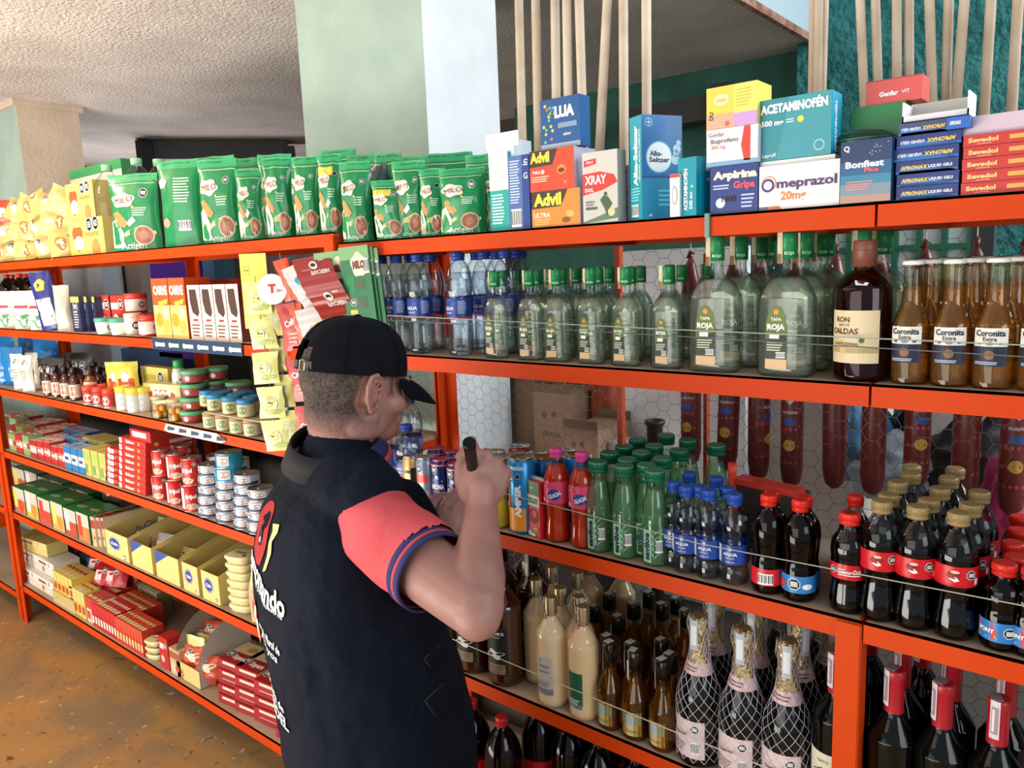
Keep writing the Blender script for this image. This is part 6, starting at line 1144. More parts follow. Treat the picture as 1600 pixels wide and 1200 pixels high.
def de_dx(s, w, h): s.disc(w*.4, h*.55, w*.26, mat('#8a90c8'), .0004, 20, h*.26); s.disc(w*.4, h*.55, w*.2, mat('#28357a'), .0007, 20, h*.2); s.text('Cafe', w*.4, h*.55, mat('#e8e4f0'), w=w*.3, h=h*.12, lift=.001, bold=.05); s.seal(w*.8, h*.14, w*.07)
for i, (a, b_, y) in enumerate([(168, 203, .015), (208, 240, .015), (246, 282, .015), (288, 312, .015), (318, 345, .015)]):
    lb('display_box', f'open pale yellow display box on the fifth shelf, {ORD[i]} along', a, b_, None, z, y, .27, '#dcc678', de_dx if i in (0, 3, 4) else (lambda s, w, h: s.poly([(0, h*.5), (w*.6, h), (0, h)], mat('#2a4a9a'), .0005)), group='open yellow display boxes', h=.17, open_='#8a7868')
def de_pl(s, w, h): s.blob(0, h*.5, w*.3, h*.15, mat('#7a2a8a'), .0016, k=2)
PS = small_bag(.11, .10, .05, '#d8d0cc', 70, de_pl, 'snack_packet'); YS2 = small_bag(.11, .10, .05, '#d8cc7a', 71, de_sn2, 'snack_packet'); BK2 = small_bag(.11, .10, .05, '#5a4a3a', 72, de_sn2, 'snack_packet')
for j in range(4): put(PS, (xat(262, .08+.05*j, z), .07+.05*j, z+.005), .2, f'white packet with a violet mark in its display box, {ORD[j]} back', 'packet', 'white packets in the display box', rx=R(-12))
for j in range(4): put(YS2, (xat(298, .08+.05*j, z), .07+.05*j, z+.005), .2, f'yellow packet in the narrow display box, {ORD[j]} back', 'packet', 'yellow packets in the display box', rx=R(-12), sc=.8)
for j in range(3): put(BK2, (xat(226, .08+.05*j, z), .07+.05*j, z+.005), .2, f'brown packet deep in its display box, {ORD[j]} back', 'packet', 'brown packets in the display box', rx=R(-12), sc=.9)
for j in range(3): put(BK2, (xat(215, .3, z), .2+.04*j, z+.12), .2, f'dark mottled packet at the back above the display boxes, {ORD[j]}', 'packet', 'dark packets above the boxes', sc=1.2)
tub = empty('margarine_tub', (0, 0, 0)); m = MB(); m.lathe([(.040, 0), (.046, .012), (.048, .020)], mat('#e4d8a0', .35), 20, sq=.25, ratio=.75); m.build('tub_body', tub); m = MB(); m.lathe([(.051, .018), (.051, .024), (.047, .028)], mat('#e9dda8', .35), 20, sq=.25, ratio=.75); s = flat(m, (0, 0, .028), (1, 0, 0), (0, 1, 0), (0, 0, 1)); s.text('Champi', -.005, .008, mat('#3a3a2a'), w=.05, lift=.0006, bold=.02); s.disc(.028, -.012, .008, mat('#5a4a2a'), .0006, 8); m.build('lid', tub)
for lv in range(7): put(tub, (xat(382, .045, z), .05, z+.0285*lv+.0005), .25, f'pale yellow plastic tub in the leaning column, {ORD[lv]} from below', 'tub', 'column of pale yellow tubs')
SQ = turn([(.018, 0), (.02, .01), (.022, .10), (.012, .15), (.006, .18)], '#d8c48a', 'squeeze_bottle', '#e8e4d8', L_band(.1, .7, '#c8a878', '#b83a2a'), lidr=.008, lidh=.02); row(SQ, [(404, .03)], z, '', 'squeeze bottle', None, labels=['tan squeeze bottle beside the pale tubs and the vest'])
# ---------------- bottom shelf
z = LZ[5]
lb('milk_carton', 'yellow cream carton on top at the far end of the bottom shelf', 26, 68, None, z+.150, .05, .10, '#d8c478', deco_generic('seal', ['#e0d090', '#c8b058', '#8a7a4a']), top='#c8b868', h=.065, rz=.1)
for i in range(4): lb('cereal_box', 'white and brown box low at the far end, %s of four' % ORD[i], 34+(i % 2)*26, 60+(i % 2)*26, None, z+(i//2)*.074, .03+.03*(i//2), .12, '#d8d0c4', deco_generic('seal', ['#e6e0d8', '#a8704a', '#8a5a3a']), top='#ded8d0', group='white and brown boxes', h=.073)
for i in range(3): lb('candy_box', 'flat blue box behind the white boxes, %s of three' % ORD[i], 75+i*26, 100+i*26, None, z, .2+.01*i, .12, ['#3a5a8a', '#5a2a3a', '#4a6a8a'][i], deco_generic('word', ['#8a9ab8', '#b83a4a', '#d8d8e0']), group='flat boxes at the back', h=.17-.02*i)
def mini(name, label, px0, px1, n, zb, y, dep, h, cols, grp, rows_=1, lvl=0):
    for j in range(rows_):
        for i in range(n):
            a = px0+(px1-px0)*i/n; b_ = px0+(px1-px0)*(i+.92)/n
            lb(name, f'{label}, {ORD[i]} along, {["front", "second", "third", "fourth"][j]} row', a, b_, None, zb, y+dep*1.03*j, dep, cols[0], lambda s, w, h_: (s.rect(0, w, h_*.55, h_, mat(cols[1]), .0004), s.rect(w*.15, w*.8, h_*.15, h_*.45, mat(cols[2]), .0005)), top=cols[1], side=cols[0], group=grp, h=h, topd=lambda s, w, h_: (s.rect(w*.1, w*.9, h_*.08, h_*.3, mat('#e8d8a0'), .0004), s.rect(w*.1, w*.9, h_*.55, h_*.7, mat(cols[2]), .0004)))
mini('tea_box', 'slim yellow and red tea box', 86, 116, 5, z+.06, .02, .11, .10, ['#d8b84a', '#dcc66a', '#b8382a'], 'slim yellow and red tea boxes')
lb('tea_tray', 'pale cardboard tray under the slim tea boxes', 84, 118, None, z, .015, .13, '#c8b478', h=.058, cat_='tray')
mini('gelatin_packet', 'upright yellow packet with a red foot', 112, 136, 4, z, .02, .07, .125, ['#dcc25a', '#d8c878', '#b8382a'], 'upright yellow packets', 2)
mini('gelatin_packet', 'upright pale packet with red letters', 138, 158, 3, z, .02, .08, .12, ['#d8ccb0', '#c83a2a', '#b83a2a'], 'upright pale packets', 2)
mini('match_box', 'upright bright red slim box', 146, 184, 9, z, .015, .10, .112, ['#b81f22', '#c8262a', '#e8d8c8'], 'bright red slim boxes', 2)
mini('match_box', 'upright orange red slim box', 184, 226, 9, z, .012, .09, .11, ['#c23422', '#cc4a2c', '#e2c08a'], 'orange red slim boxes', 2)
mini('match_box', 'grey gold slim box in the back rows', 196, 250, 9, z, .22, .06, .12, ['#8a7a5a', '#a09070', '#6a6a5a'], 'grey gold slim boxes', 2)
RP = small_bag(.13, .11, .06, '#b8202a', 74, lambda s, w, h: (s.seal(w*.1, h*.6, w*.1, .0016), s.rect(-w*.3, w*.0, h*.2, h*.6, mat('#e8d0c8'), .0014)), 'red_packet')
for i, (px, y, zz) in enumerate([(160, .12, .115), (178, .14, .12), (150, .16, .118), (196, .2, .12), (210, .24, .12)]): put(RP, (xat(px, y, z+zz), y, z+zz), .4, f'glossy red packet lying on the slim boxes, {ORD[i]} along', 'packet', 'glossy red packets', rx=R(-35))
for i in range(3): put(tub, (xat(244, .04, z), .045, z+.0285*i+.0005), .3, f'pale tub low beside the red cartons, {ORD[i]} from below', 'tub', 'pale tubs on the bottom shelf', sc=.8)
lb('cereal_carton', 'small red carton with a warning mark beside the cut display', 252, 266, None, z, .02, .06, '#b8282a', deco_generic('seal', ['#b8282a', '#d8c0a0', '#e8d8c8']), h=.13)
lb('cereal_carton', 'picture printed carton before the cut display box', 268, 284, None, z, .02, .05, '#c8b08a', deco_generic('stripe', ['#a85a3a', '#d8c8a8', '#b8503a']), h=.105)
# cut-away display box with curved wings
x0 = xat(282, .03, z); t = empty('display_box', (x0, .02, z+.0006), .0, 'cut-away cardboard display with curved grey wings on the bottom shelf', 'display box'); m = MB(); W_ = .17; D_ = .22; Hh = .24; ci = mat('#8f8681', .6); co = mat('#d8c27a', .5)
m.box(0, W_, D_-.002, D_, 0, Hh, co); m.box(0, W_, 0, D_, 0, .002, ci); m.box(0, W_, 0, .002, 0, .07, co)
for xx in (0, W_-.002):
    pts = [(0, 0), (D_, 0), (D_, Hh)]+[(D_-.03-(D_-.03)*math.sin(PI/2*k/10), .07+(Hh-.07)*math.cos(PI/2*k/10)) for k in range(11)]
    for dx in (0, .002): m.add([(xx+dx, a, b_) for a, b_ in pts], [tuple(range(len(pts)))], ci if (xx == 0) else mat('#c3bbb4', .5))
m.build('display_walls', t); m = MB(); s = front(m, D_-.002)
for i in range(9): s.disc(W_*(.15+.3*(i % 3)), Hh*(.5+.16*(i//3)), .010, mat(['#b85a3a', '#8a9a4a', '#c88a3a'][i % 3]), .001, 10)
m.build('print', t)
for i in range(3): put(YS2, (x0+.05+.03*i, .08+.03*i, z+.005), .2, f'yellow sachet standing in the cut-away display, {ORD[i]}', 'packet', 'yellow sachets in the cut-away display', sc=(.9, .9, 1.5))
# soup cartons near the man
def de_sop(s, w, h): s.rect(0, w, 0, h*.45, mat('#9a1c24'), .0003); s.rect(w*.2, w*.9, h*.55, h*.85, mat('#e0d4b8'), .0004)
def td_sop(s, w, h): s.rect(0, w, 0, h*.5, mat('#9c1a22'), .0003); s.rect(0, w, h*.5, h, mat('#dcca98'), .0003); s.text('Sopera', w*.62, h*.26, mat('#f2e8dc'), w=w*.55, h=h*.26, lift=.0008, bold=.05); s.seal(w*.14, h*.36, h*.14); s.blob(w*.6, h*.72, w*.2, h*.12, mat('#c88a5a'), .0006)
for c, (a, b_) in enumerate([(342, 374), (368, 402), (398, 436), (432, 470)]):
    for lv in range(5-(c == 3)): lb('soup_carton', f'flat red and cream soup carton, {ORD[c]} column, {ORD[lv]} from below', a, b_, None, z+lv*.034, .02+.006*((lv+c) % 3), .13, '#a8242a', de_sop, side='#c8b090', top='#9c1a22', group='flat soup cartons in columns', h=.0325, topd=td_sop, rz=.12)
ORB = small_bag(.11, .08, .05, '#c8502a', 75, de_sn2, 'snack_packet')
for i, (px, y, zz) in enumerate([(300, .04, 0), (318, .05, .0), (306, .05, .05), (328, .05, .04), (322, .12, .08), (338, .15, .1)]): put(ORB, (xat(px, y, z), y, z+zz), .4, f'orange brown noodle packet beside the soup cartons, {ORD[i]}', 'packet', 'orange brown noodle packets', rx=R(-20))
# ================================================================ strips of sachets hanging in front
def hang(name, label, px, ptop, pbot, wpx, y, n, col, deco, rz=.6, ry=0., group=None, gap=.92):
    T = atY(px, ptop, y); B = atY(px, pbot, y); H = T.z-B.z; fd = (T-CAM).dot(_f); w_ = wpx*fd/FPX
    t = empty(name, (T.x, y, T.z), rz, label, 'sachet strip', group); t.rotation_euler = (0, ry, rz); hh = H/n
    for i in range(n):
        m = MB(); fn = pouch_fn(w_, hh*gap, .014, i+int(px), 0, crinkle=.003, flatb=.2)
        def f2(u, v, l, side=-1, i=i, fn=fn): p = fn(u, v, l, side); return Vector((p.x+.004*math.sin(i*2.1+v*30), p.y+.006*math.sin(i*1.7), p.z-hh*(i+1)+hh*(1-gap)*.5))
        for side in (-1, 1):
            vs = [f2(-w_/2+w_*a/8, hh*gap*b_/10, 0, side) for b_ in range(11) for a in range(9)]
            m.add(vs, [(b_*9+a, b_*9+a+1, b_*9+a+10, b_*9+a+9)[::(1 if side < 0 else -1)] for b_ in range(10) for a in range(8)], mat(col, .3, coat=.3), True)
        p = m.build('sachet', t)
        if deco: m = MB(); deco(Surf(m, lambda u, v, l: f2(u, v, l+.0006), w_/8), w_, hh*gap); m.build('print', p)
    m = MB(); m.tube([(0, .003, -H+.01), (0, .003, .0), (0, .006, .012)], .0012, mat('#8a8a88', .4), 5); m.build('hanging_wire', t); return t
def de_lemon(s, w, h): s.disc(-w*.05, h*.45, w*.3, mat('#d8dcae', .4), .001, 16, h*.26); s.disc(-w*.05, h*.5, w*.2, mat('#e0d23a', .4), .0014, 16, h*.16); s.rect(-w*.18, w*.12, h*.42, h*.58, mat('#f0ecc8'), .0018); s.text('Frut', -w*.03, h*.5, mat('#4a4a22'), w=w*.22, lift=.0022, bold=.05); s.blob(w*.1, h*.2, w*.28, h*.09, mat('#b8c86a'), .0012)
hang('drink_powder_strip', 'pale yellow green strip of drink powder sachets in front', 398, 438, 702, 44, -.05, 5, '#dfe08a', de_lemon, .55, R(-3), 'strips of yellow drink powder sachets')
hang('drink_powder_strip', 'second yellow strip of sachets just behind the front one', 424, 470, 690, 34, -.02, 4, '#cfc86a', lambda s, w, h: s.lines(-w*.3, w*.35, h*.2, h*.7, 7, mat('#b8b8a0'), .001), .55, R(-4), 'strips of yellow drink powder sachets')
m = MB(); P = atY(373, 397, -.045); Q = atY(418, 515, -.045)
A = Vector((0, 0, 0)); wv = .52*.12
t = empty('hang_card', (P.x, -.045, Q.z), .55, 'plain yellow backing card hanging above the sachet strips', 'backing card'); m = MB(); wc = 44*(P-CAM).dot(_f)/FPX; hc = P.z-Q.z; m.box(0, wc, 0, .0012, 0, hc, mat('#e6d95a', .45)); s = front(m); s.rect(wc*.1, wc*.35, hc*.72, hc*.84, mat('#cabf3c'), .0004); s.rect(wc*.13, wc*.32, hc*.74, hc*.82, mat('#e9dd66'), .0006); s.text('Frut', wc*.22, hc*.78, mat('#6a6420'), w=wc*.16, lift=.0008, bold=.04); s.text('SABOR Y', wc*.70, hc*.56, mat('#6a6420'), w=wc*.34); s.text('COLOR', wc*.74, hc*.50, mat('#6a6420'), w=wc*.28); m.build('card', t)
def de_cf(s, w, h): s.text('Café', 0, h*.6, mat('#f0e4dc'), w=w*.6, lift=.0014, bold=.05, rot=.3); s.lines(-w*.2, w*.3, h*.15, h*.4, 3, mat('#e8b8a8'), .001)
hang('coffee_strip', 'red strip of coffee sachets hanging behind the yellow ones', 449, 470, 705, 40, .0, 3, '#b8281e', de_cf, .5, R(-5), 'red coffee sachet strips')
hang('coffee_strip', 'orange red plain strip falling beside the round white tag', 437, 402, 545, 26, -.01, 2, '#dc4a1a', None, .45, R(-13), 'red coffee sachet strips')
hang('coffee_strip', 'orange red plain strip nearest the maroon sachets', 452, 408, 560, 26, .01, 2, '#cf4418', None, .45, R(-16), 'red coffee sachet strips')
hang('coffee_strip', 'narrow blue strip edge between yellow and red sachets', 428, 500, 660, 12, .01, 2, '#2a6aa8', None, .5, R(-4), 'blue sachet strips')
t = empty('round_tag', (0, 0, 0), 0, 'round white hang tag with red letters beside the yellow card', 'tag'); P = atY(425, 452, -.03); t.location = P; t.rotation_euler = (0, 0, .6); m = MB(); s = front(m); r_ = 24*(P-CAM).dot(_f)/FPX
m.lathe([(r_, 0), (r_, .0015)], mat('#ece4e2', .4), 24); m.v = [(x, z_, y) for x, y, z_ in m.v]; s.text('T', .0, .002, mat('#c03028'), w=r_*.5, bold=.06, lift=.001); s.text('30+', r_*.5, -.004, mat('#c03028'), w=r_*.4, lift=.001); m.build('tag_disc', t)
# curved maroon sachet sheets
def sheet(name, label, p0, p1, wpx, y, col, deco, n=2, rz=.5, bend=.06, slope=.5, group=None):
    P = atY(p0[0], p0[1], y); Q = atY(p1[0], p1[1], y); w_ = wpx*(P-CAM).dot(_f)/FPX; H = (P-Q).length
    t = empty(name, P, rz, label, 'sachet sheet', group); t.rotation_euler = (0, slope, rz); m = MB()
    def fn(u, v, l): a = v/H; return Vector((u+bend*math.sin(a*1.6), -bend*.8*math.sin(PI*a)-l+.002*math.sin(a*40), -v))
    nu, nv = 8, 24
    for l in (0, -.002): m.add([fn(-w_/2+w_*i/nu, H*j/nv, l) for j in range(nv+1) for i in range(nu+1)], [(j*9+i, (j+1)*9+i, (j+1)*9+i+1, j*9+i+1)[::(1 if l == 0 else -1)] for j in range(nv) for i in range(nu)], mat(col, .3, coat=.3), True)
    m.build('sachet_sheet', t); m = MB(); s = Surf(m, lambda u, v, l: fn(u, H-v, l+.0008), w_/8)
    for k in range(n): deco(s, w_, H/n, H*k/n)
    m.build('print', t); return t
def de_nes(s, w, h, o): s.text('NESCAFE', w*.14, o+h*.5, mat('#ecd8d4'), w=w*.5, h=h*.13, lift=.0016, bold=.05, rot=PI); s.text('TRADICION', -w*.2, o+h*.62, mat('#d8b8b0'), w=w*.26, lift=.0016, rot=PI); s.disc(w*.02, o+h*.74, w*.11, mat('#e6dcd4'), .0012, 14); s.disc(w*.02, o+h*.74, w*.07, mat('#3a1c14'), .0016, 12, w*.05); s.rect(w*.18, w*.34, o+h*.84, o+h*.87, mat('#e6dcd4'), .0012); s.rect(-w*.48, w*.48, o+h*.985, o+h, mat('#c86a60'), .0012)
sheet('coffee_sheet', 'curling maroon sheet of coffee sachets above the man\'s cap', (484, 402), (500, 505), 62, -.085, '#9a2a28', de_nes, 2, .5, .05, R(-8))
sheet('card_sheet', 'white printed card with blue spots behind the maroon sheet', (456, 415), (478, 505), 40, -.05, '#d8d4d2', lambda s, w, h, o: (s.disc(0, o+h*.7, w*.2, mat('#3aa0c8'), .001), s.blob(w*.1, o+h*.4, w*.25, h*.1, mat('#b8a888'), .001)), 1, .5, .03, R(-20))
sheet('card_sheet', 'white card with blue and red print touching the cap', (488, 480), (478, 560), 62, -.06, '#d4cfcc', lambda s, w, h, o: (s.rect(-w*.2, w*.1, o+h*.5, o+h*.68, mat('#4aa8cc'), .001), s.blob(w*.2, o+h*.45, w*.15, h*.1, mat('#c8503a'), .001, k=4, amp=.4)), 1, .5, .02, R(-10))
# green malt cards
for i, (px, y, wpx, top_) in enumerate([(528, -.055, 66, 392), (560, -.045, 50, 384), (574, -.03, 34, 386), (586, -.018, 26, 388)]):
    P = atY(px, top_, y); Q = atY(px+6, 510, y); w_ = wpx*(P-CAM).dot(_f)/FPX; H = (P.z-Q.z)*1.15
    t = empty('malt_sachet_card', (P.x, y, P.z-H), .45, ['green hanging card of malt sachets nearest the maroon sheet', 'green hanging malt card with a barcode corner', 'third green hanging malt card, only an edge showing', 'rearmost green hanging malt card beside the water bottles'][i], 'sachet card', 'green malt sachet cards'); t.rotation_euler = (0, R(-4), .45); m = MB(); m.box(-w_/2, w_/2, 0, .006, 0, H, mat('#12703c', .35)); m.build('card', t)
    m = MB(); s = front(m); s.rect(-w_/2, w_/2, H*.86, H, mat('#7fae74'), .0003)
    s.blob(w_*.12, H*.80, w_*.26, H*.13, mat('#e6dcc0'), .0006, k=5); s.text('MILO', w_*.12, H*.80, mat('#7a3f1c'), w=w_*.4, h=H*.09, lift=.001, bold=.07); s.rect(-w_*.45, -w_*.1, H*.5, H*.68, mat('#1f8a4c'), .0005)
    for k in range(3): s.rect(-w_*.05+.0, w_*.25, H*(.12+.2*k), H*(.26+.2*k), mat('#2a6a44'), .0006); s.disc(w_*.08, H*(.19+.2*k), w_*.1, mat('#6a5034'), .0009, 12)
    s.seal(-w_*.2, H*.40, w_*.12); s.rect(-w_*.35, -w_*.1, H*.27, H*.32, mat('#cfc04a'), .0008); s.rect(-w_*.3, -w_*.05, H*.14, H*.25, mat('#2ab08a'), .0008)
    if i: s.bars(w_*.28, w_*.46, H*.70, H*.86, .001)
    m.build('print', t)
# sachets held at the front of the second bay below the top beam
# ================================================================ the man at the shelf
def ell(mb, c, rr, M=None, m=None, n=14):
    c = Vector(c); vs = []; fs = []
    for j in range(n+1):
        t = PI*j/n
        for i in range(2*n): a = PI*i/n; p = Vector((rr[0]*math.sin(t)*math.cos(a), rr[1]*math.sin(t)*math.sin(a), rr[2]*math.cos(t))); vs.append(c+(M @ p if M else p))
    for j in range(n):
        for i in range(2*n): k = (i+1) % (2*n); fs.append((j*2*n+i, (j+1)*2*n+i, (j+1)*2*n+k, j*2*n+k))
    mb.add(vs, fs, m, True)
def limb(mb, pts, rad, m, seg=16):
    pts = [Vector(p) for p in pts]; P = []; Rr = []
    for i in range(len(pts)-1):
        for k in range(4): t = k/4; P.append(pts[i].lerp(pts[i+1], t)); Rr.append(rad[i]*(1-t)+rad[i+1]*t)
    P.append(pts[-1]); Rr.append(rad[-1]); mb.tube(P, Rr, m, seg)
    for q, r in ((pts[0], rad[0]), (pts[-1], rad[-1])): ell(mb, q, (r, r, r), None, m, 8)
    for q, r in zip(pts[1:-1], rad[1:-1]): ell(mb, q, (r, r, r), None, m, 8)
def fuse(name, mb, voxel, parent, mt, smooth=6, label=None, kill=None):
    me = bpy.data.meshes.new(name); me.from_pydata(mb.v, [], mb.f); me.update(); o = bpy.data.objects.new(name, me); COL.objects.link(o)
    r = o.modifiers.new('r', 'REMESH'); r.mode = 'VOXEL'; r.voxel_size = voxel; s = o.modifiers.new('s', 'SMOOTH'); s.factor = .5; s.iterations = smooth
    dg = bpy.context.evaluated_depsgraph_get(); ev = o.evaluated_get(dg); nm = bpy.data.meshes.new_from_object(ev); bpy.data.objects.remove(o)
    if kill:
        bm = bmesh.new(); bm.from_mesh(nm); bmesh.ops.delete(bm, geom=[v for v in bm.verts if kill(v.co)], context='VERTS'); bm.to_mesh(nm); bm.free()
    nm.materials.clear(); nm.materials.append(mt); nm.polygons.foreach_set('use_smooth', [True]*len(nm.polygons)); nm.name = name
    o = bpy.data.objects.new(name, nm); COL.objects.link(o); o.parent = parent
    if label: o['label'] = label
    return o
SKIN = noisy('skin', '#966a60', '#a4766b', 14, .5, .12, 120, dist=.002)
SKIN.node_tree.nodes['Principled BSDF'].inputs['Subsurface Weight'].default_value = .08; SKIN.node_tree.nodes['Principled BSDF'].inputs['Subsurface Radius'].default_value = (.02, .008, .004)
man = empty('person', (0, 0, 0), 0, 'man in black cap, black vest and coral polo shirt seen from behind', 'person')
HC = atD(556, 602, 1.42)
hf = Vector((.20, .98, 0)).normalized(); pit = R(9); hr = Vector((hf.y, -hf.x, 0))
fwd = hf*math.cos(pit)+Vector((0, 0, -1))*math.sin(pit); upv = hr.cross(fwd)
rollh = R(-2); HM = Matrix((hr, fwd, upv)).transposed()
def H(x, y, z): return HC+HM @ Vector((x, y, z))
b = MB()
# skull, face, jaw, nose, lips, ears
ell(b, H(0, -.012, .022), (.074, .094, .088), HM); ell(b, H(0, .020, -.020), (.066, .070, .086), HM); ell(b, H(0, .050, -.075), (.042, .040, .034), HM); ell(b, H(0, -.035, -.045), (.058, .055, .06), HM)
ell(b, H(0, .088, -.084), (.018, .012, .014), HM); ell(b, H(0, .078, .018), (.056, .018, .014), HM)
for s_ in (-1, 1):
    ell(b, H(.040*s_, .052, -.028), (.028, .030, .026), HM); ell(b, H(.052*s_, .0, -.066), (.018, .04, .028), HM); ell(b, H(.030*s_, .083, .002), (.015, .010, .010), HM); ell(b, H(.012*s_, .100, -.034), (.009, .010, .008), HM)
limb(b, [H(0, .088, .012), H(0, .108, -.030)], [.008, .0125], None, 10); ell(b, H(0, .090, -.055), (.024, .010, .006), HM); ell(b, H(0, .089, -.064), (.021, .010, .006), HM)
for s_ in (-1, 1):
    ell(b, H(.068*s_, -.004, -.010), (.008, .014, .024), HM)
# trunk frame
bf = Vector((.30, .954, 0)).normalized(); br = Vector((bf.y, -bf.x, 0)); BM = Matrix((br, bf, Vector((0, 0, 1)))).transposed()
SP = {}
def trunk(py, px, dep): return atD(px, py, dep)
T1 = trunk(745, 530, 1.44); NB = trunk(705, 535, 1.44)
limb(b, [H(0, -.030, -.05), NB+Vector((0, 0, .0)), T1], [.056, .060, .075], None, 18)
S_ = atD(606, 838, 1.30); E_ = atD(742, 948, 1.13); W_ = atD(752, 800, 1.26)
LS = T1-br*.19+Vector((0, 0, -.07)); LE = atD(560, 960, 1.55); LW = atD(668, 850, 1.50)
ell(b, T1+Vector((0, 0, -.10)), (.19, .10, .12), BM)
limb(b, [T1+br*.08, S_, S_.lerp(E_, .55), E_], [.06, .057, .053, .044], None, 20)
EF = E_.lerp(W_, .28)
limb(b, [E_, EF, E_.lerp(W_, .65), W_], [.042, .044, .035, .0275], None, 20); ell(b, E_+(E_-S_).normalized()*.006-(W_-E_).normalized()*.012, (.036, .036, .036))
limb(b, [T1-br*.1, LS, LE], [.06, .055, .043], None, 16); limb(b, [LE, LE.lerp(LW, .4), LW], [.042, .040, .027], None, 16)
# right hand gripping the marker: u up the hand, n out of its back, s towards the thumb
K = atD(764, 722, 1.285); u = (K-W_).normalized(); n = -(ray(755, 740).normalized()); n = (n-u*n.dot(u)).normalized(); sv = n.cross(u)
if sv.dot(_r) > 0: sv = -sv
def HD(a, b_, c): return W_+u*a+sv*b_+n*c
limb(b, [HD(-.012, 0, 0), HD(.012, .002, 0), HD(.036, .004, .0)], [.0262, .0272, .029], None, 14)
ell(b, HD(.048, .002, -.004), (.040, .040, .024), Matrix((sv, u, n)).transposed()); ell(b, HD(.066, .002, -.004), (.038, .030, .022), Matrix((sv, u, n)).transposed()); ell(b, HD(.035, .024, -.012), (.018, .028, .018), Matrix((sv, u, n)).transposed())
kn = [(.094, .026), (.092, .006), (.083, -.014), (.070, -.031)]
for i, (a, q) in enumerate(kn):
    r = [.0098, .0102, .0096, .0086][i]; L1 = [.040, .040, .038, .030][i]
    k0 = HD(a-.025, q*.9, .003); k1 = HD(a, q, .004); d1 = (u*(.80 if i == 0 else .25)-n*.62+sv*(.28 if i == 0 else 0)).normalized(); k2 = k1+d1*L1*.8; d2 = (-n*.75-u*.55+sv*.35).normalized(); k3 = k2+d2*.024; d3 = (-u*.75+n*.35+sv*.45).normalized(); k4 = k3+d3*.018
    limb(b, [k0, k1, k2, k3, k4], [r, r*1.12, r, r*.92, r*.82], None, 12)
limb(b, [HD(.022, .026, -.006), HD(.048, .042, -.012), HD(.074, .046, -.014), HD(.094, .040, -.016)], [.0145, .0125, .0112, .0095], None, 12)
# left hand held out, palm up, fingers bent
u2 = (atD(716, 794, 1.50)-LW).normalized(); n2 = (-ray(700, 820).normalized()); n2 = (n2-u2*n2.dot(u2)).normalized(); s2 = n2.cross(u2)
if s2.z < 0: s2 = -s2
def HL(a, b_, c): return LW+u2*a+s2*b_+n2*c
M2 = Matrix((s2, u2, n2)).transposed()
ell(b, HL(.045, -.004, 0), (.036, .046, .015), M2); ell(b, HL(.02, 0, 0), (.028, .03, .018), M2)
for i, (a, q) in enumerate([(.080, .024), (.086, .006), (.080, -.012), (.070, -.028)]):
    r = [.0092, .0096, .009, .008][i]; k1 = HL(a, q, 0); k2 = k1+(u2*.8-n2*.5).normalized()*.034; k3 = k2+(u2*.2-n2*.9).normalized()*.022; k4 = k3+(-u2*.5-n2*.6).normalized()*.018
    limb(b, [HL(a-.03, q*.9, 0), k1, k2, k3, k4], [r, r*1.08, r, r*.9, r*.8], None, 12)
limb(b, [HL(.018, .026, .002), HL(.045, .045, -.004), HL(.072, .046, -.012), HL(.09, .038, -.018)], [.014, .012, .0105, .009], None, 12)
body = fuse('person_body', b, .0034, man, SKIN, 4)
eb = MB()
for s_ in (-1, 1):
    e = [(.002, .016, -.002), (.005, .017, .012), (.010, .012, .026), (.016, .0, .034), (.021, -.013, .030), (.024, -.021, .014), (.023, -.020, -.003), (.017, -.013, -.018), (.009, -.003, -.030), (.002, .007, -.030), (.0, .012, -.020)]
    EP = lambda x, y, z: H((.068+x)*s_, y-.004, z-.008)
    limb(eb, [EP(*q) for q in e], [.003, .0034, .0038, .004, .0042, .004, .0038, .0042, .0062, .0052, .003], None, 10)
    limb(eb, [EP(.010, .008, .020), EP(.013, -.002, .024), EP(.016, -.011, .018), EP(.016, -.013, .004), EP(.011, -.008, -.010), EP(.005, .003, -.016)], [.0028, .003, .003, .003, .003, .003], None, 8)
    pl_ = [EP(*q) for q in e]; mid = EP(.006, -.003, -.002); 
    for q in range(1, 9): limb(eb, [mid, pl_[q]], [.0028, .0028], None, 6)
    limb(eb, [EP(.004, .014, -.004), EP(.005, .010, -.010)], [.0035, .003], None, 8)
er = fuse('ear_parts', eb, .0016, man, SKIN, 4)
bm = bmesh.new(); bm.from_mesh(body.data); bm.from_mesh(er.data); bm.to_mesh(body.data); bm.free(); bpy.data.objects.remove(er)
body.data.polygons.foreach_set('use_smooth', [True]*len(body.data.polygons))
# nails, eyes
for s_ in (-1, 1):
    m = MB(); ell(m, H(.031*s_, .080, -.006), (.0125, .0125, .0125), HM, mat('#e9e4de', .2), 10); ell(m, H(.031*s_, .0888, -.008), (.005, .0045, .005), HM, mat('#2a1a12', .15), 8); m.build('eye', man)
    m = MB(); limb(m, [H(.014*s_, .097, .016), H(.032*s_, .095, .021), H(.047*s_, .082, .017)], [.003, .0038, .002], mat('#2c211c', .9), 8); m.build('eyebrow', man)
m = MB(); limb(m, [H(-.016, .0935, -.0595), H(0, .0985, -.060), H(.016, .0935, -.0595)], [.001, .0026, .001], mat('#9a5a50', .5), 8); m.build('lips', man)
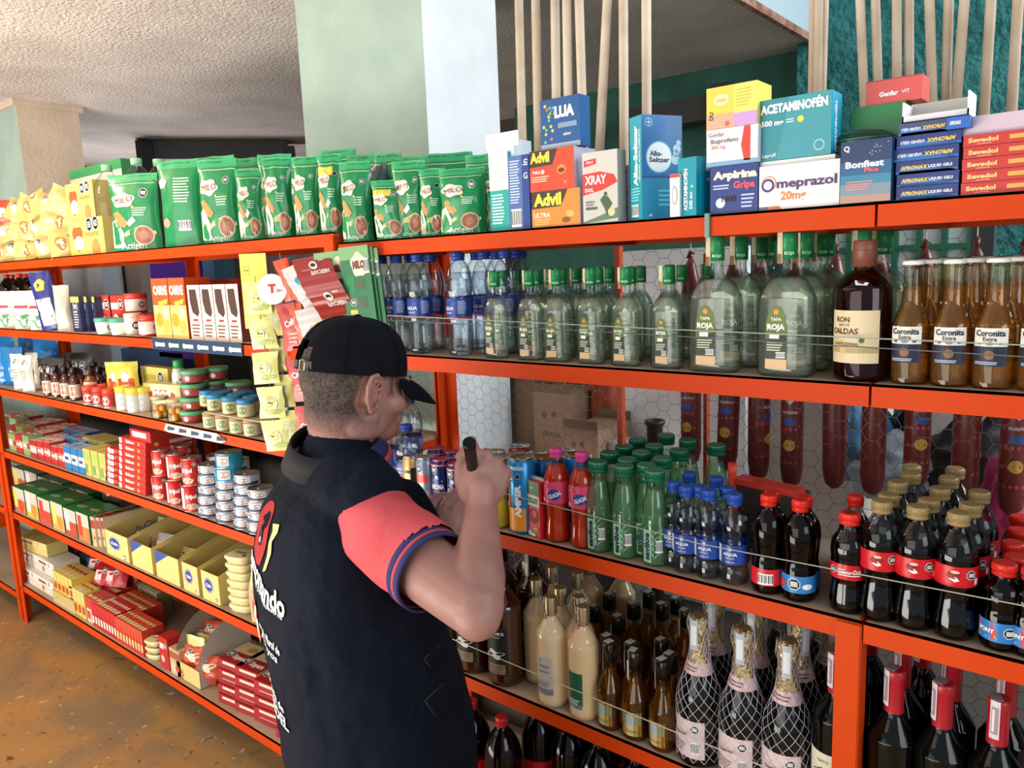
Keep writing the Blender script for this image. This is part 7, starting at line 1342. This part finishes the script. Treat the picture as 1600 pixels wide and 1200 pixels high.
# hair: short back and sides, fading down the neck
hm = bpy.data.materials.new('short_hair'); hm.use_nodes = True; N = hm.node_tree.nodes; L = hm.node_tree.links; bs = N['Principled BSDF']; bs.inputs['Roughness'].default_value = .85
tc = N.new('ShaderNodeTexCoord'); nz = N.new('ShaderNodeTexNoise'); nz.inputs['Scale'].default_value = 260; nz.inputs['Detail'].default_value = 2; L.new(tc.outputs['Object'], nz.inputs['Vector'])
sx = N.new('ShaderNodeSeparateXYZ'); L.new(tc.outputs['Object'], sx.inputs[0]); mr = N.new('ShaderNodeMapRange'); mr.inputs[1].default_value = HC.z-.088; mr.inputs[2].default_value = HC.z-.030; L.new(sx.outputs[2], mr.inputs[0])
n3 = N.new('ShaderNodeTexNoise'); n3.inputs['Scale'].default_value = 40; L.new(tc.outputs['Object'], n3.inputs['Vector'])
ad = N.new('ShaderNodeMath'); ad.operation = 'MULTIPLY_ADD'; ad.inputs[1].default_value = .5; L.new(n3.outputs['Fac'], ad.inputs[0]); ad.inputs[2].default_value = -.25; a2 = N.new('ShaderNodeMath'); L.new(ad.outputs[0], a2.inputs[0]); at = N.new('ShaderNodeAttribute'); at.attribute_name = 'dens'; mm = N.new('ShaderNodeMath'); mm.operation = 'MULTIPLY'; L.new(mr.outputs[0], mm.inputs[0]); L.new(at.outputs['Fac'], mm.inputs[1]); L.new(mm.outputs[0], a2.inputs[1]); a2.use_clamp = True
r1 = N.new('ShaderNodeValToRGB'); L.new(nz.outputs['Fac'], r1.inputs[0]); r1.color_ramp.elements[0].color = lin('#241d1a'); r1.color_ramp.elements[1].color = lin('#5a4c44'); r1.color_ramp.elements[0].position = .35; r1.color_ramp.elements[1].position = .7
mx = N.new('ShaderNodeMix'); mx.data_type = 'RGBA'; L.new(a2.outputs[0], mx.inputs[0]); mx.inputs[6].default_value = lin('#a07268'); L.new(r1.outputs[0], mx.inputs[7]); L.new(mx.outputs[2], bs.inputs['Base Color'])
bp = N.new('ShaderNodeBump'); bp.inputs['Strength'].default_value = .5; bp.inputs['Distance'].default_value = .003; L.new(nz.outputs['Fac'], bp.inputs['Height']); L.new(bp.outputs['Normal'], bs.inputs['Normal'])
bm = bmesh.new(); bm.from_mesh(body.data); HI = HM.inverted()
def hair_field(co):
    p = HI @ (co-HC)
    if p.z > .060 or p.length > .15: return -1
    back = min(.022-p.y, p.z+.092-.35*max(0, p.y+.03))           # nape and back of the head
    ear = ((p.y+.004)/.026)**2+((p.z+.010)/.042)**2-1              # kept clear around the ear
    if abs(p.x) > .035: back = min(back, ear*.02)
    over = min(.052-p.y, p.z-.030, .06)                            # band above the ear under the cap
    burn = min(.048-p.y, p.y-.026, p.z+.016) if abs(p.x) > .045 else -1
    return max(back, over, burn)+.004*noise.noise(co*60)
for v in bm.verts: v.tag = hair_field(v.co) > 0
bmesh.ops.delete(bm, geom=[f for f in bm.faces if not any(v.tag for v in f.verts) or max(abs((HI @ (v.co-HC)).x) for v in f.verts) > .080], context='FACES')
bm.normal_update(); HA = bm.verts.layers.float.new('dens')
for v in bm.verts:
    g = hair_field(v.co); v[HA] = min(1, max(0, g/.012)); v.co += v.normal*(.0006+.0022*v[HA]+.0010*noise.noise(v.co*140)*v[HA])
d = bpy.data.meshes.new('hair'); bm.to_mesh(d); bm.free(); d.materials.append(hm); d.polygons.foreach_set('use_smooth', [True]*len(d.polygons)); o = bpy.data.objects.new('hair', d); COL.objects.link(o); o.parent = man
# ---- cap
CAPM = noisy('black_cotton', '#07090f', '#0b0e16', 30, .85, .35, 300, dist=.002); STRAP = mat('#4a4030', .7)
m = MB(); n_ = 36; K_ = 12; c0 = (0, -.010, .036); vs = []; fs = []
def domep(a, t, off=0.):
    x = (.086+off)*math.cos(a); y = (.106+off)*math.sin(a); ct, st = math.cos(t), math.sin(t); q = ct**.72
    return Vector((c0[0]+x*q, c0[1]+y*q+.004*st, c0[2]-.012+(.102+off)*st**.9))
for off in (0, -.003):
    base = len(m.v)
    vs = [H(*domep(2*PI*i/n_, (PI/2)*(j/K_)*.999, off)) for j in range(K_+1) for i in range(n_)]; fs = []
    for j in range(K_):
        for i in range(n_):
            k = (i+1) % n_; a = 2*PI*(i+.5)/n_; bk = abs(a-1.5*PI)
            if bk < .42 and j < 4 and (bk/.45)**2+((j+.5)/4.2)**2 < 1: continue
            q = (j*n_+i, j*n_+k, (j+1)*n_+k, (j+1)*n_+i); fs.append(q if off == 0 else q[::-1])
    m.add(vs, fs, CAPM, True)
crown = m.build('cap_crown', man)
m = MB(); 
for k in range(6):
    a = 2*PI*k/6+PI/6; m.tube([H(*domep(a, PI/2*t/10*.98, .0006)) for t in range(11)], .0009, CAPM, 5)
ell(m, H(0, c0[1]+.004, c0[2]+.091), (.007, .007, .004), HM, CAPM, 8); m.build('cap_seams', crown)
m = MB(); vs = []; nu, nv = 20, 8
for lay in (0, 1):
    for j in range(nv+1):
        for i in range(nu+1):
            a = PI/2+(.98)*(i/nu*2-1)*-1; e = domep(a, .0, -.001); t = j/nv; w_ = math.cos((i/nu*2-1)*PI/2*.98)**.45
            y = e.y+.078*t*w_; x = e.x*(1-.06*t); z = e.z-.004-.030*t*t*w_-.018*t*w_-(abs(i/nu*2-1)**2)*.016*t-.0035*lay
            vs.append(H(x, y, z))
S2 = (nu+1)*(nv+1); fs = []
for j in range(nv):
    for i in range(nu):
        a = j*(nu+1)+i; fs.append((a, a+1, a+nu+2, a+nu+1)); fs.append((S2+a, S2+a+nu+1, S2+a+nu+2, S2+a+1))
for i in range(nu): a = nv*(nu+1)+i; fs.append((a, a+1, S2+a+1, S2+a))
for j in range(nv):
    for i in (0, nu): a = j*(nu+1)+i; fs.append((a, a+nu+1, S2+a+nu+1, S2+a))
m.add(vs, fs, CAPM, True); m.build('cap_brim', man)
m = MB(); P = [domep(1.5*PI+q, .07, .0) for q in (-.42, -.28, -.14, 0, .14, .28, .42)]
for (z0, z1, c) in ((-.006, .008, STRAP),):
    vs = [H(p.x, p.y, p.z+z) for z in (z0, z1) for p in P]; m.add(vs, [(i, i+1, i+8, i+7) for i in range(6)], c); vs = [H(p.x, p.y+.0015, p.z+z) for z in (z0, z1) for p in P]; m.add(vs, [(i+7, i+8, i+1, i) for i in range(6)], c)
m.build('cap_strap', man, 'olive adjusting strap'); m = MB(); p = domep(1.5*PI+.22, .07, .003); m.tube([H(p.x-.009, p.y, p.z-.009), H(p.x+.009, p.y, p.z-.009), H(p.x+.009, p.y, p.z+.009), H(p.x-.009, p.y, p.z+.009), H(p.x-.009, p.y, p.z-.009)], .0012, mat('#c8bfa8', .25, 1), 6); m.build('strap_buckle', man, 'metal buckle')
m = MB(); pt = lambda a, t, o=.0015: H(*domep(a, t, o)); 
for (a0, a1, t0, t1, c) in ((1.5*PI-.50, 1.5*PI-.30, .72, .96, '#ecebe6'), (1.5*PI-.30, 1.5*PI-.08, .78, .98, '#e6c83a')):
    m.add([pt(a0+(a1-a0)*i/3, t0+(t1-t0)*j/3) for j in range(4) for i in range(4)], [(j*4+i, j*4+i+1, j*4+i+5, j*4+i+4) for j in range(3) for i in range(3)], mat(c, .7))
m.build('cap_badge', crown, 'white and yellow embroidered mark')
# ---- trunk, vest
prof = [(745, 532, 1.445, .085, .075), (770, 520, 1.445, .155, .100), (800, 518, 1.45, .195, .122), (850, 524, 1.455, .212, .140), (910, 532, 1.46, .214, .150), (980, 550, 1.465, .208, .162), (1050, 572, 1.475, .206, .174), (1120, 588, 1.485, .208, .180), (1200, 596, 1.50, .212, .176), (1280, 598, 1.51, .216, .170), (1320, 600, 1.515, .214, .166)]
RINGS = [(atD(px, py, dp), a, d_) for (py, px, dp, a, d_) in prof]
def ring(Cc, a, d_, k, N_=28, z=0, off=0.):
    out = []
    for i in range(N_):
        t = 2*PI*i/N_; ct, st = math.cos(t), math.sin(t); p = 2.4; q = (abs(ct)**p+abs(st)**p)**(-1/p)
        out.append(Cc+br*(a+off)*ct*q+bf*(d_+off)*st*q+Vector((0, 0, z)))
    return out
vb = MB(); N_ = 28
vs = []
for (Cc, a, d_) in RINGS: vs += ring(Cc, a, d_, 0)
fs = [(j*N_+i, (j+1)*N_+i, (j+1)*N_+(i+1) % N_, j*N_+(i+1) % N_) for j in range(len(RINGS)-1) for i in range(N_)]+[tuple(range(N_)), tuple(reversed([(len(RINGS)-1)*N_+i for i in range(N_)]))]
vb.add(vs, fs, None)
# yoke over the shoulders and a stand-up collar
limb(vb, [T1+br*.03+bf*.0, T1+br*.10+Vector((0, 0, -.018)), S_.lerp(T1, .30)+Vector((0, 0, .030))], [.080, .074, .066], None, 18)
limb(vb, [T1-br*.03, T1-br*.10+Vector((0, 0, -.02)), LS+br*.03+Vector((0, 0, .005))], [.080, .074, .066], None, 18)
limb(vb, [H(0, -.030, -.075).lerp(T1, .55), T1], [.068, .086], None, 20)
limb(vb, [T1+br*.09+bf*.08+Vector((0, 0, -.05)), T1+br*.10+bf*.11+Vector((0, 0, -.14))], [.05, .06], None, 14)
# folds
for (a, c, r) in (((.19, .02, .10), (.17, .14, -.10), .010), ((.20, -.02, .0), (.20, .12, -.16), .010), ((.12, -.15, .1), (.17, -.06, -.25), .011)):
    M_ = RINGS[6][0]; P0 = M_+br*a[0]+bf*a[1]+Vector((0, 0, a[2])); P1 = M_+br*c[0]+bf*c[1]+Vector((0, 0, c[2])); limb(vb, [P0, P0.lerp(P1, .5), P1], [r*.6, r, r*.5], None, 8)
VEST = noisy('black_vest_cloth', '#0c111d', '#121724', 7, .8, .7, 10, dist=.03)
VEST.node_tree.nodes['Principled BSDF'].inputs['Specular IOR Level'].default_value = .12; CAPM.node_tree.nodes['Principled BSDF'].inputs['Specular IOR Level'].default_value = .15
vest = fuse('vest', vb, .0075, man, VEST, 8, 'black sleeveless work vest')
bv = vest.data
from mathutils.bvhtree import BVHTree
def bvh_of(me): return BVHTree.FromPolygons([v.co.copy() for v in me.vertices], [tuple(p.vertices) for p in me.polygons])
for v in bv.vertices:
    nn = noise.noise(Vector((v.co.x*7, v.co.y*7, v.co.z*3.2)))*.013+noise.noise(v.co*15)*.004+(noise.ridged_multi_fractal(Vector((v.co.x*5+v.co.z*3, v.co.y*5+v.co.z*2, v.co.z*2)), 1., 2., 2, 1., 2.)-.8)*.006
    v.co += v.normal*nn
BV = bvh_of(bv)
# printing on the back of the vest, laid onto the cloth
def backsurf(mb, base, uax, vax):
    cast = (bf*1.0-br*.0).normalized()
    def fn(u_, v_, l):
        o_ = base+uax*u_+vax*v_-cast*.25; hit = BV.ray_cast(o_, cast)
        if hit[0] is None: return base+uax*u_+vax*v_
        return hit[0]-cast*(l+.0012)
    return Surf(mb, fn, .012)
CB = atD(402, 880, 1.42); 
m = MB(); bc = RINGS[4][0]-bf*.15-br*.02; up3 = Vector((0, 0, 1)); s = backsurf(m, bc, br, up3)
def vz(py): return atD(420, py, 1.40).z-bc.z
s.disc(-.03, vz(838), .055, mat('#a81a1e', .6), .001, 26, .056, 0) ; s.disc(-.035, vz(842), .020, mat('#111318', .6), .002, 18, .018); s.disc(-.028, vz(846), .006, mat('#e8e8e6', .6), .003, 10)
s.poly([(.040, vz(806)), (.066, vz(802)), (.072, vz(812)), (.060, vz(828)), (.066, vz(845)), (.056, vz(872)), (.034, vz(880)), (.050, vz(852)), (.046, vz(832)), (.054, vz(814))], mat('#e6dc8a', .6), .002)
m.build('badge_print', vest, 'red oval and yellow stroke emblem')
m = MB(); s = backsurf(m, bc, br, up3); w_ = mat('#e8e6e2', .7)
s.text('santcontando', .0, vz(900), w_, w=.26, h=.042, lift=.002, bold=.03, rot=-.10); s.text('juntos por los nuestros', .03, vz(922), w_, w=.18, h=.010, lift=.002, rot=-.10)
s.text('M', -.03, vz(980), w_, w=.045, h=.075, lift=.002, bold=.05); s.text('ercado Plural de', .065, vz(975), w_, w=.11, h=.015, lift=.002, bold=.02, rot=-.1); s.text('Apoyos', .06, vz(993), w_, w=.10, h=.018, lift=.002, bold=.02, rot=-.1)
s.text('Alcaldía de', .06, vz(1065), w_, w=.12, h=.016, lift=.002, bold=.02, rot=-.12); s.text('MEDELLIN'[:5], .08, vz(1090), w_, w=.10, h=.024, lift=.002, bold=.03, rot=-.12)
m.build('lettering', vest, 'white lettering'); m = MB(); s = backsurf(m, bc, br, up3); s.poly([(-.04, vz(955)), (-.02, vz(940)), (.0, vz(965)), (-.02, vz(975))], mat('#c8281e', .6), .002); m.build('red_mark', vest, 'small red mark')
# pocket seams on the side
m = MB()
def onv(px, py):
    d_ = ray(px, py).normalized(); h_ = BV.ray_cast(CAM, d_); return (h_[0]-d_*.002) if h_[0] else None
for seq in ([(662, 1030), (690, 1005), (718, 985)], [(664, 1095), (690, 1070), (716, 1042)], [(664, 1095), (680, 1118)], [(662, 1030), (672, 1042)]):
    P = [onv(*q) for q in seq]; P = [p for p in P if p]
    if len(P) > 1: m.tube(P, .0016, mat('#1c2029', .8), 6)
m.build('pocket_seams', vest, 'pocket welts')
# ---- polo sleeve, collar
CORAL = noisy('coral_pique', '#c8484f', '#d4535a', 12, .8, .5, 160, dist=.003)
ax = (E_-S_).normalized(); CU = S_.lerp(E_, .47)
sb = MB(); limb(sb, [T1+br*.10+Vector((0, 0, -.03)), S_.lerp(T1, .12), S_.lerp(E_, .25), CU], [.066, .073, .074, .069], None, 26); ell(sb, S_.lerp(T1, .25)+Vector((0, 0, -.07)), (.07, .07, .09), None)
cutp = CU-ax*.002
sleeve = fuse('shirt_sleeve', sb, .005, man, CORAL, 6, 'coral polo sleeve', kill=lambda co: (co-cutp).dot(ax) > 0)
for v in sleeve.data.vertices: v.co += v.normal*(noise.noise(v.co*18)*.004+noise.noise(Vector((v.co.x*9, v.co.y*9, v.co.z*22)))*.005)
def cuff(d0, d1, r0, r1, col, nm, lab):
    m = MB(); e1 = ax.orthogonal().normalized(); e2 = ax.cross(e1); vs = []
    for (d_, r) in ((d0, r0), (d1, r1), (d1, r1-.004), (d0, r0-.004)): vs += [cutp+ax*d_+(e1*math.cos(2*PI*i/40)+e2*math.sin(2*PI*i/40))*r for i in range(40)]
    m.add(vs, [(j*40+i, j*40+(i+1) % 40, ((j+1) % 4)*40+(i+1) % 40, ((j+1) % 4)*40+i) for j in range(4) for i in range(40)], mat(col, .8), True); m.build(nm, man, lab)
cuff(-.004, .008, .0695, .069, '#26285c', 'sleeve_cuff', 'navy cuff stripe'); cuff(.008, .014, .069, .0688, '#c23f42', 'sleeve_cuff', 'coral cuff stripe'); cuff(.014, .024, .0688, .0682, '#26285c', 'sleeve_cuff', 'navy cuff stripe')
lc = MB(); limb(lc, [LS+br*.02, LS.lerp(LE, .5)], [.068, .062], None, 18); fuse('shirt_sleeve', lc, .008, man, CORAL, 4, 'coral polo sleeve')
# collar
NC = H(0, -.030, -.05).lerp(T1, .60); na = (NB-H(0, -.03, -.05)).normalized(); e1 = (bf-na*bf.dot(na)).normalized(); e2 = na.cross(e1)
def collar(r0, r1, h0, h1, col, nm, a0=-2.6, a1=2.6, lab=None, lift=0):
    m = MB(); vs = []; n_ = 36
    for (h_, r) in ((h0, r0), (h1, r1), (h1+.001, r1+.004), (h0, r0+.005)):
        for i in range(n_+1): a = a0+(a1-a0)*i/n_; vs.append(NC-na*h_*(1)+(e1*math.cos(a)*1.12+e2*math.sin(a))*r)
    m.add(vs, [(j*(n_+1)+i, j*(n_+1)+i+1, ((j+1) % 4)*(n_+1)+i+1, ((j+1) % 4)*(n_+1)+i) for j in range(4) for i in range(n_)], mat(col, .8), True); m.build(nm, man, lab)
collar(.081, .066, -.012, .026, '#1f2658', 'polo_collar', -2.1, 2.1, 'navy polo collar'); collar(.0838, .0795, -.014, -.004, '#c24448', 'collar_stripe', -2.1, 2.1, 'coral stripe on the collar')
collar(.090, .074, -.014, .030, '#0b0d12', 'vest_collar', 1.5, 2*PI-1.5, 'black vest collar')
# ---- marker in the right hand, something small and white in the left
A = HD(.060, .022, -.018); Tm = atD(733, 691, 1.215); dm = (Tm-A).normalized()
m = MB(); m.tube([A-dm*.045, A, Tm-dm*.012, Tm-dm*.0115, Tm], [.0085, .0098, .0100, .0107, .0105], mat('#08090c', .4, spec=.25), 20); o = m.build('marker_pen'); tag(o, 'thick black marker pen gripped upright in the man\'s raised hand', 'marker')
m = MB(); q = HL(.085, .02, -.03); m.box(-.012, .012, -.02, .02, -.03, .02, mat('#e6e0d4', .5)); o = m.build('small_carton'); o.location = q; o.rotation_euler = (.3, .4, .5); tag(o, 'small pale packet held in the man\'s other hand behind his forearm', 'packet')
# ---- trousers and shoes
HP = RINGS[-1][0]; tb = MB(); TR = mat('#23262e', .8, bump=.2, bscale=40)
for s_ in (-1, 1):
    hip = HP+br*.095*s_+Vector((0, 0, -.02)); knee = Vector((hip.x, hip.y, .50))+bf*.015+br*.01*s_; ank = Vector((hip.x, hip.y, .10))-bf*.02+br*.015*s_
    limb(tb, [hip, hip.lerp(knee, .5), knee, knee.lerp(ank, .5), ank], [.098, .085, .066, .062, .055], None, 18)
    m = MB(); sh = mat('#1b1a1c', .5); c_ = ank+bf*.05; Mx = BM
    ell(m, Vector((c_.x, c_.y, .045)), (.046, .12, .042), Mx, sh, 12); ell(m, Vector((ank.x, ank.y, .075))-bf*.0, (.045, .06, .055), Mx, sh, 10); m.v = [(x, y, max(z, .012)) for x, y, z in m.v]
    m.build('shoe', man); m = MB(); ell(m, Vector((c_.x, c_.y, .008)), (.048, .122, .008), Mx, mat('#3a3a3c', .6), 10); m.v = [(x, y, max(z, .0)) for x, y, z in m.v]; m.build('shoe_sole', man)
ell(tb, HP+Vector((0, 0, -.01)), (.19, .135, .10), BM); fuse('trousers', tb, .012, man, TR, 4, 'dark trousers')
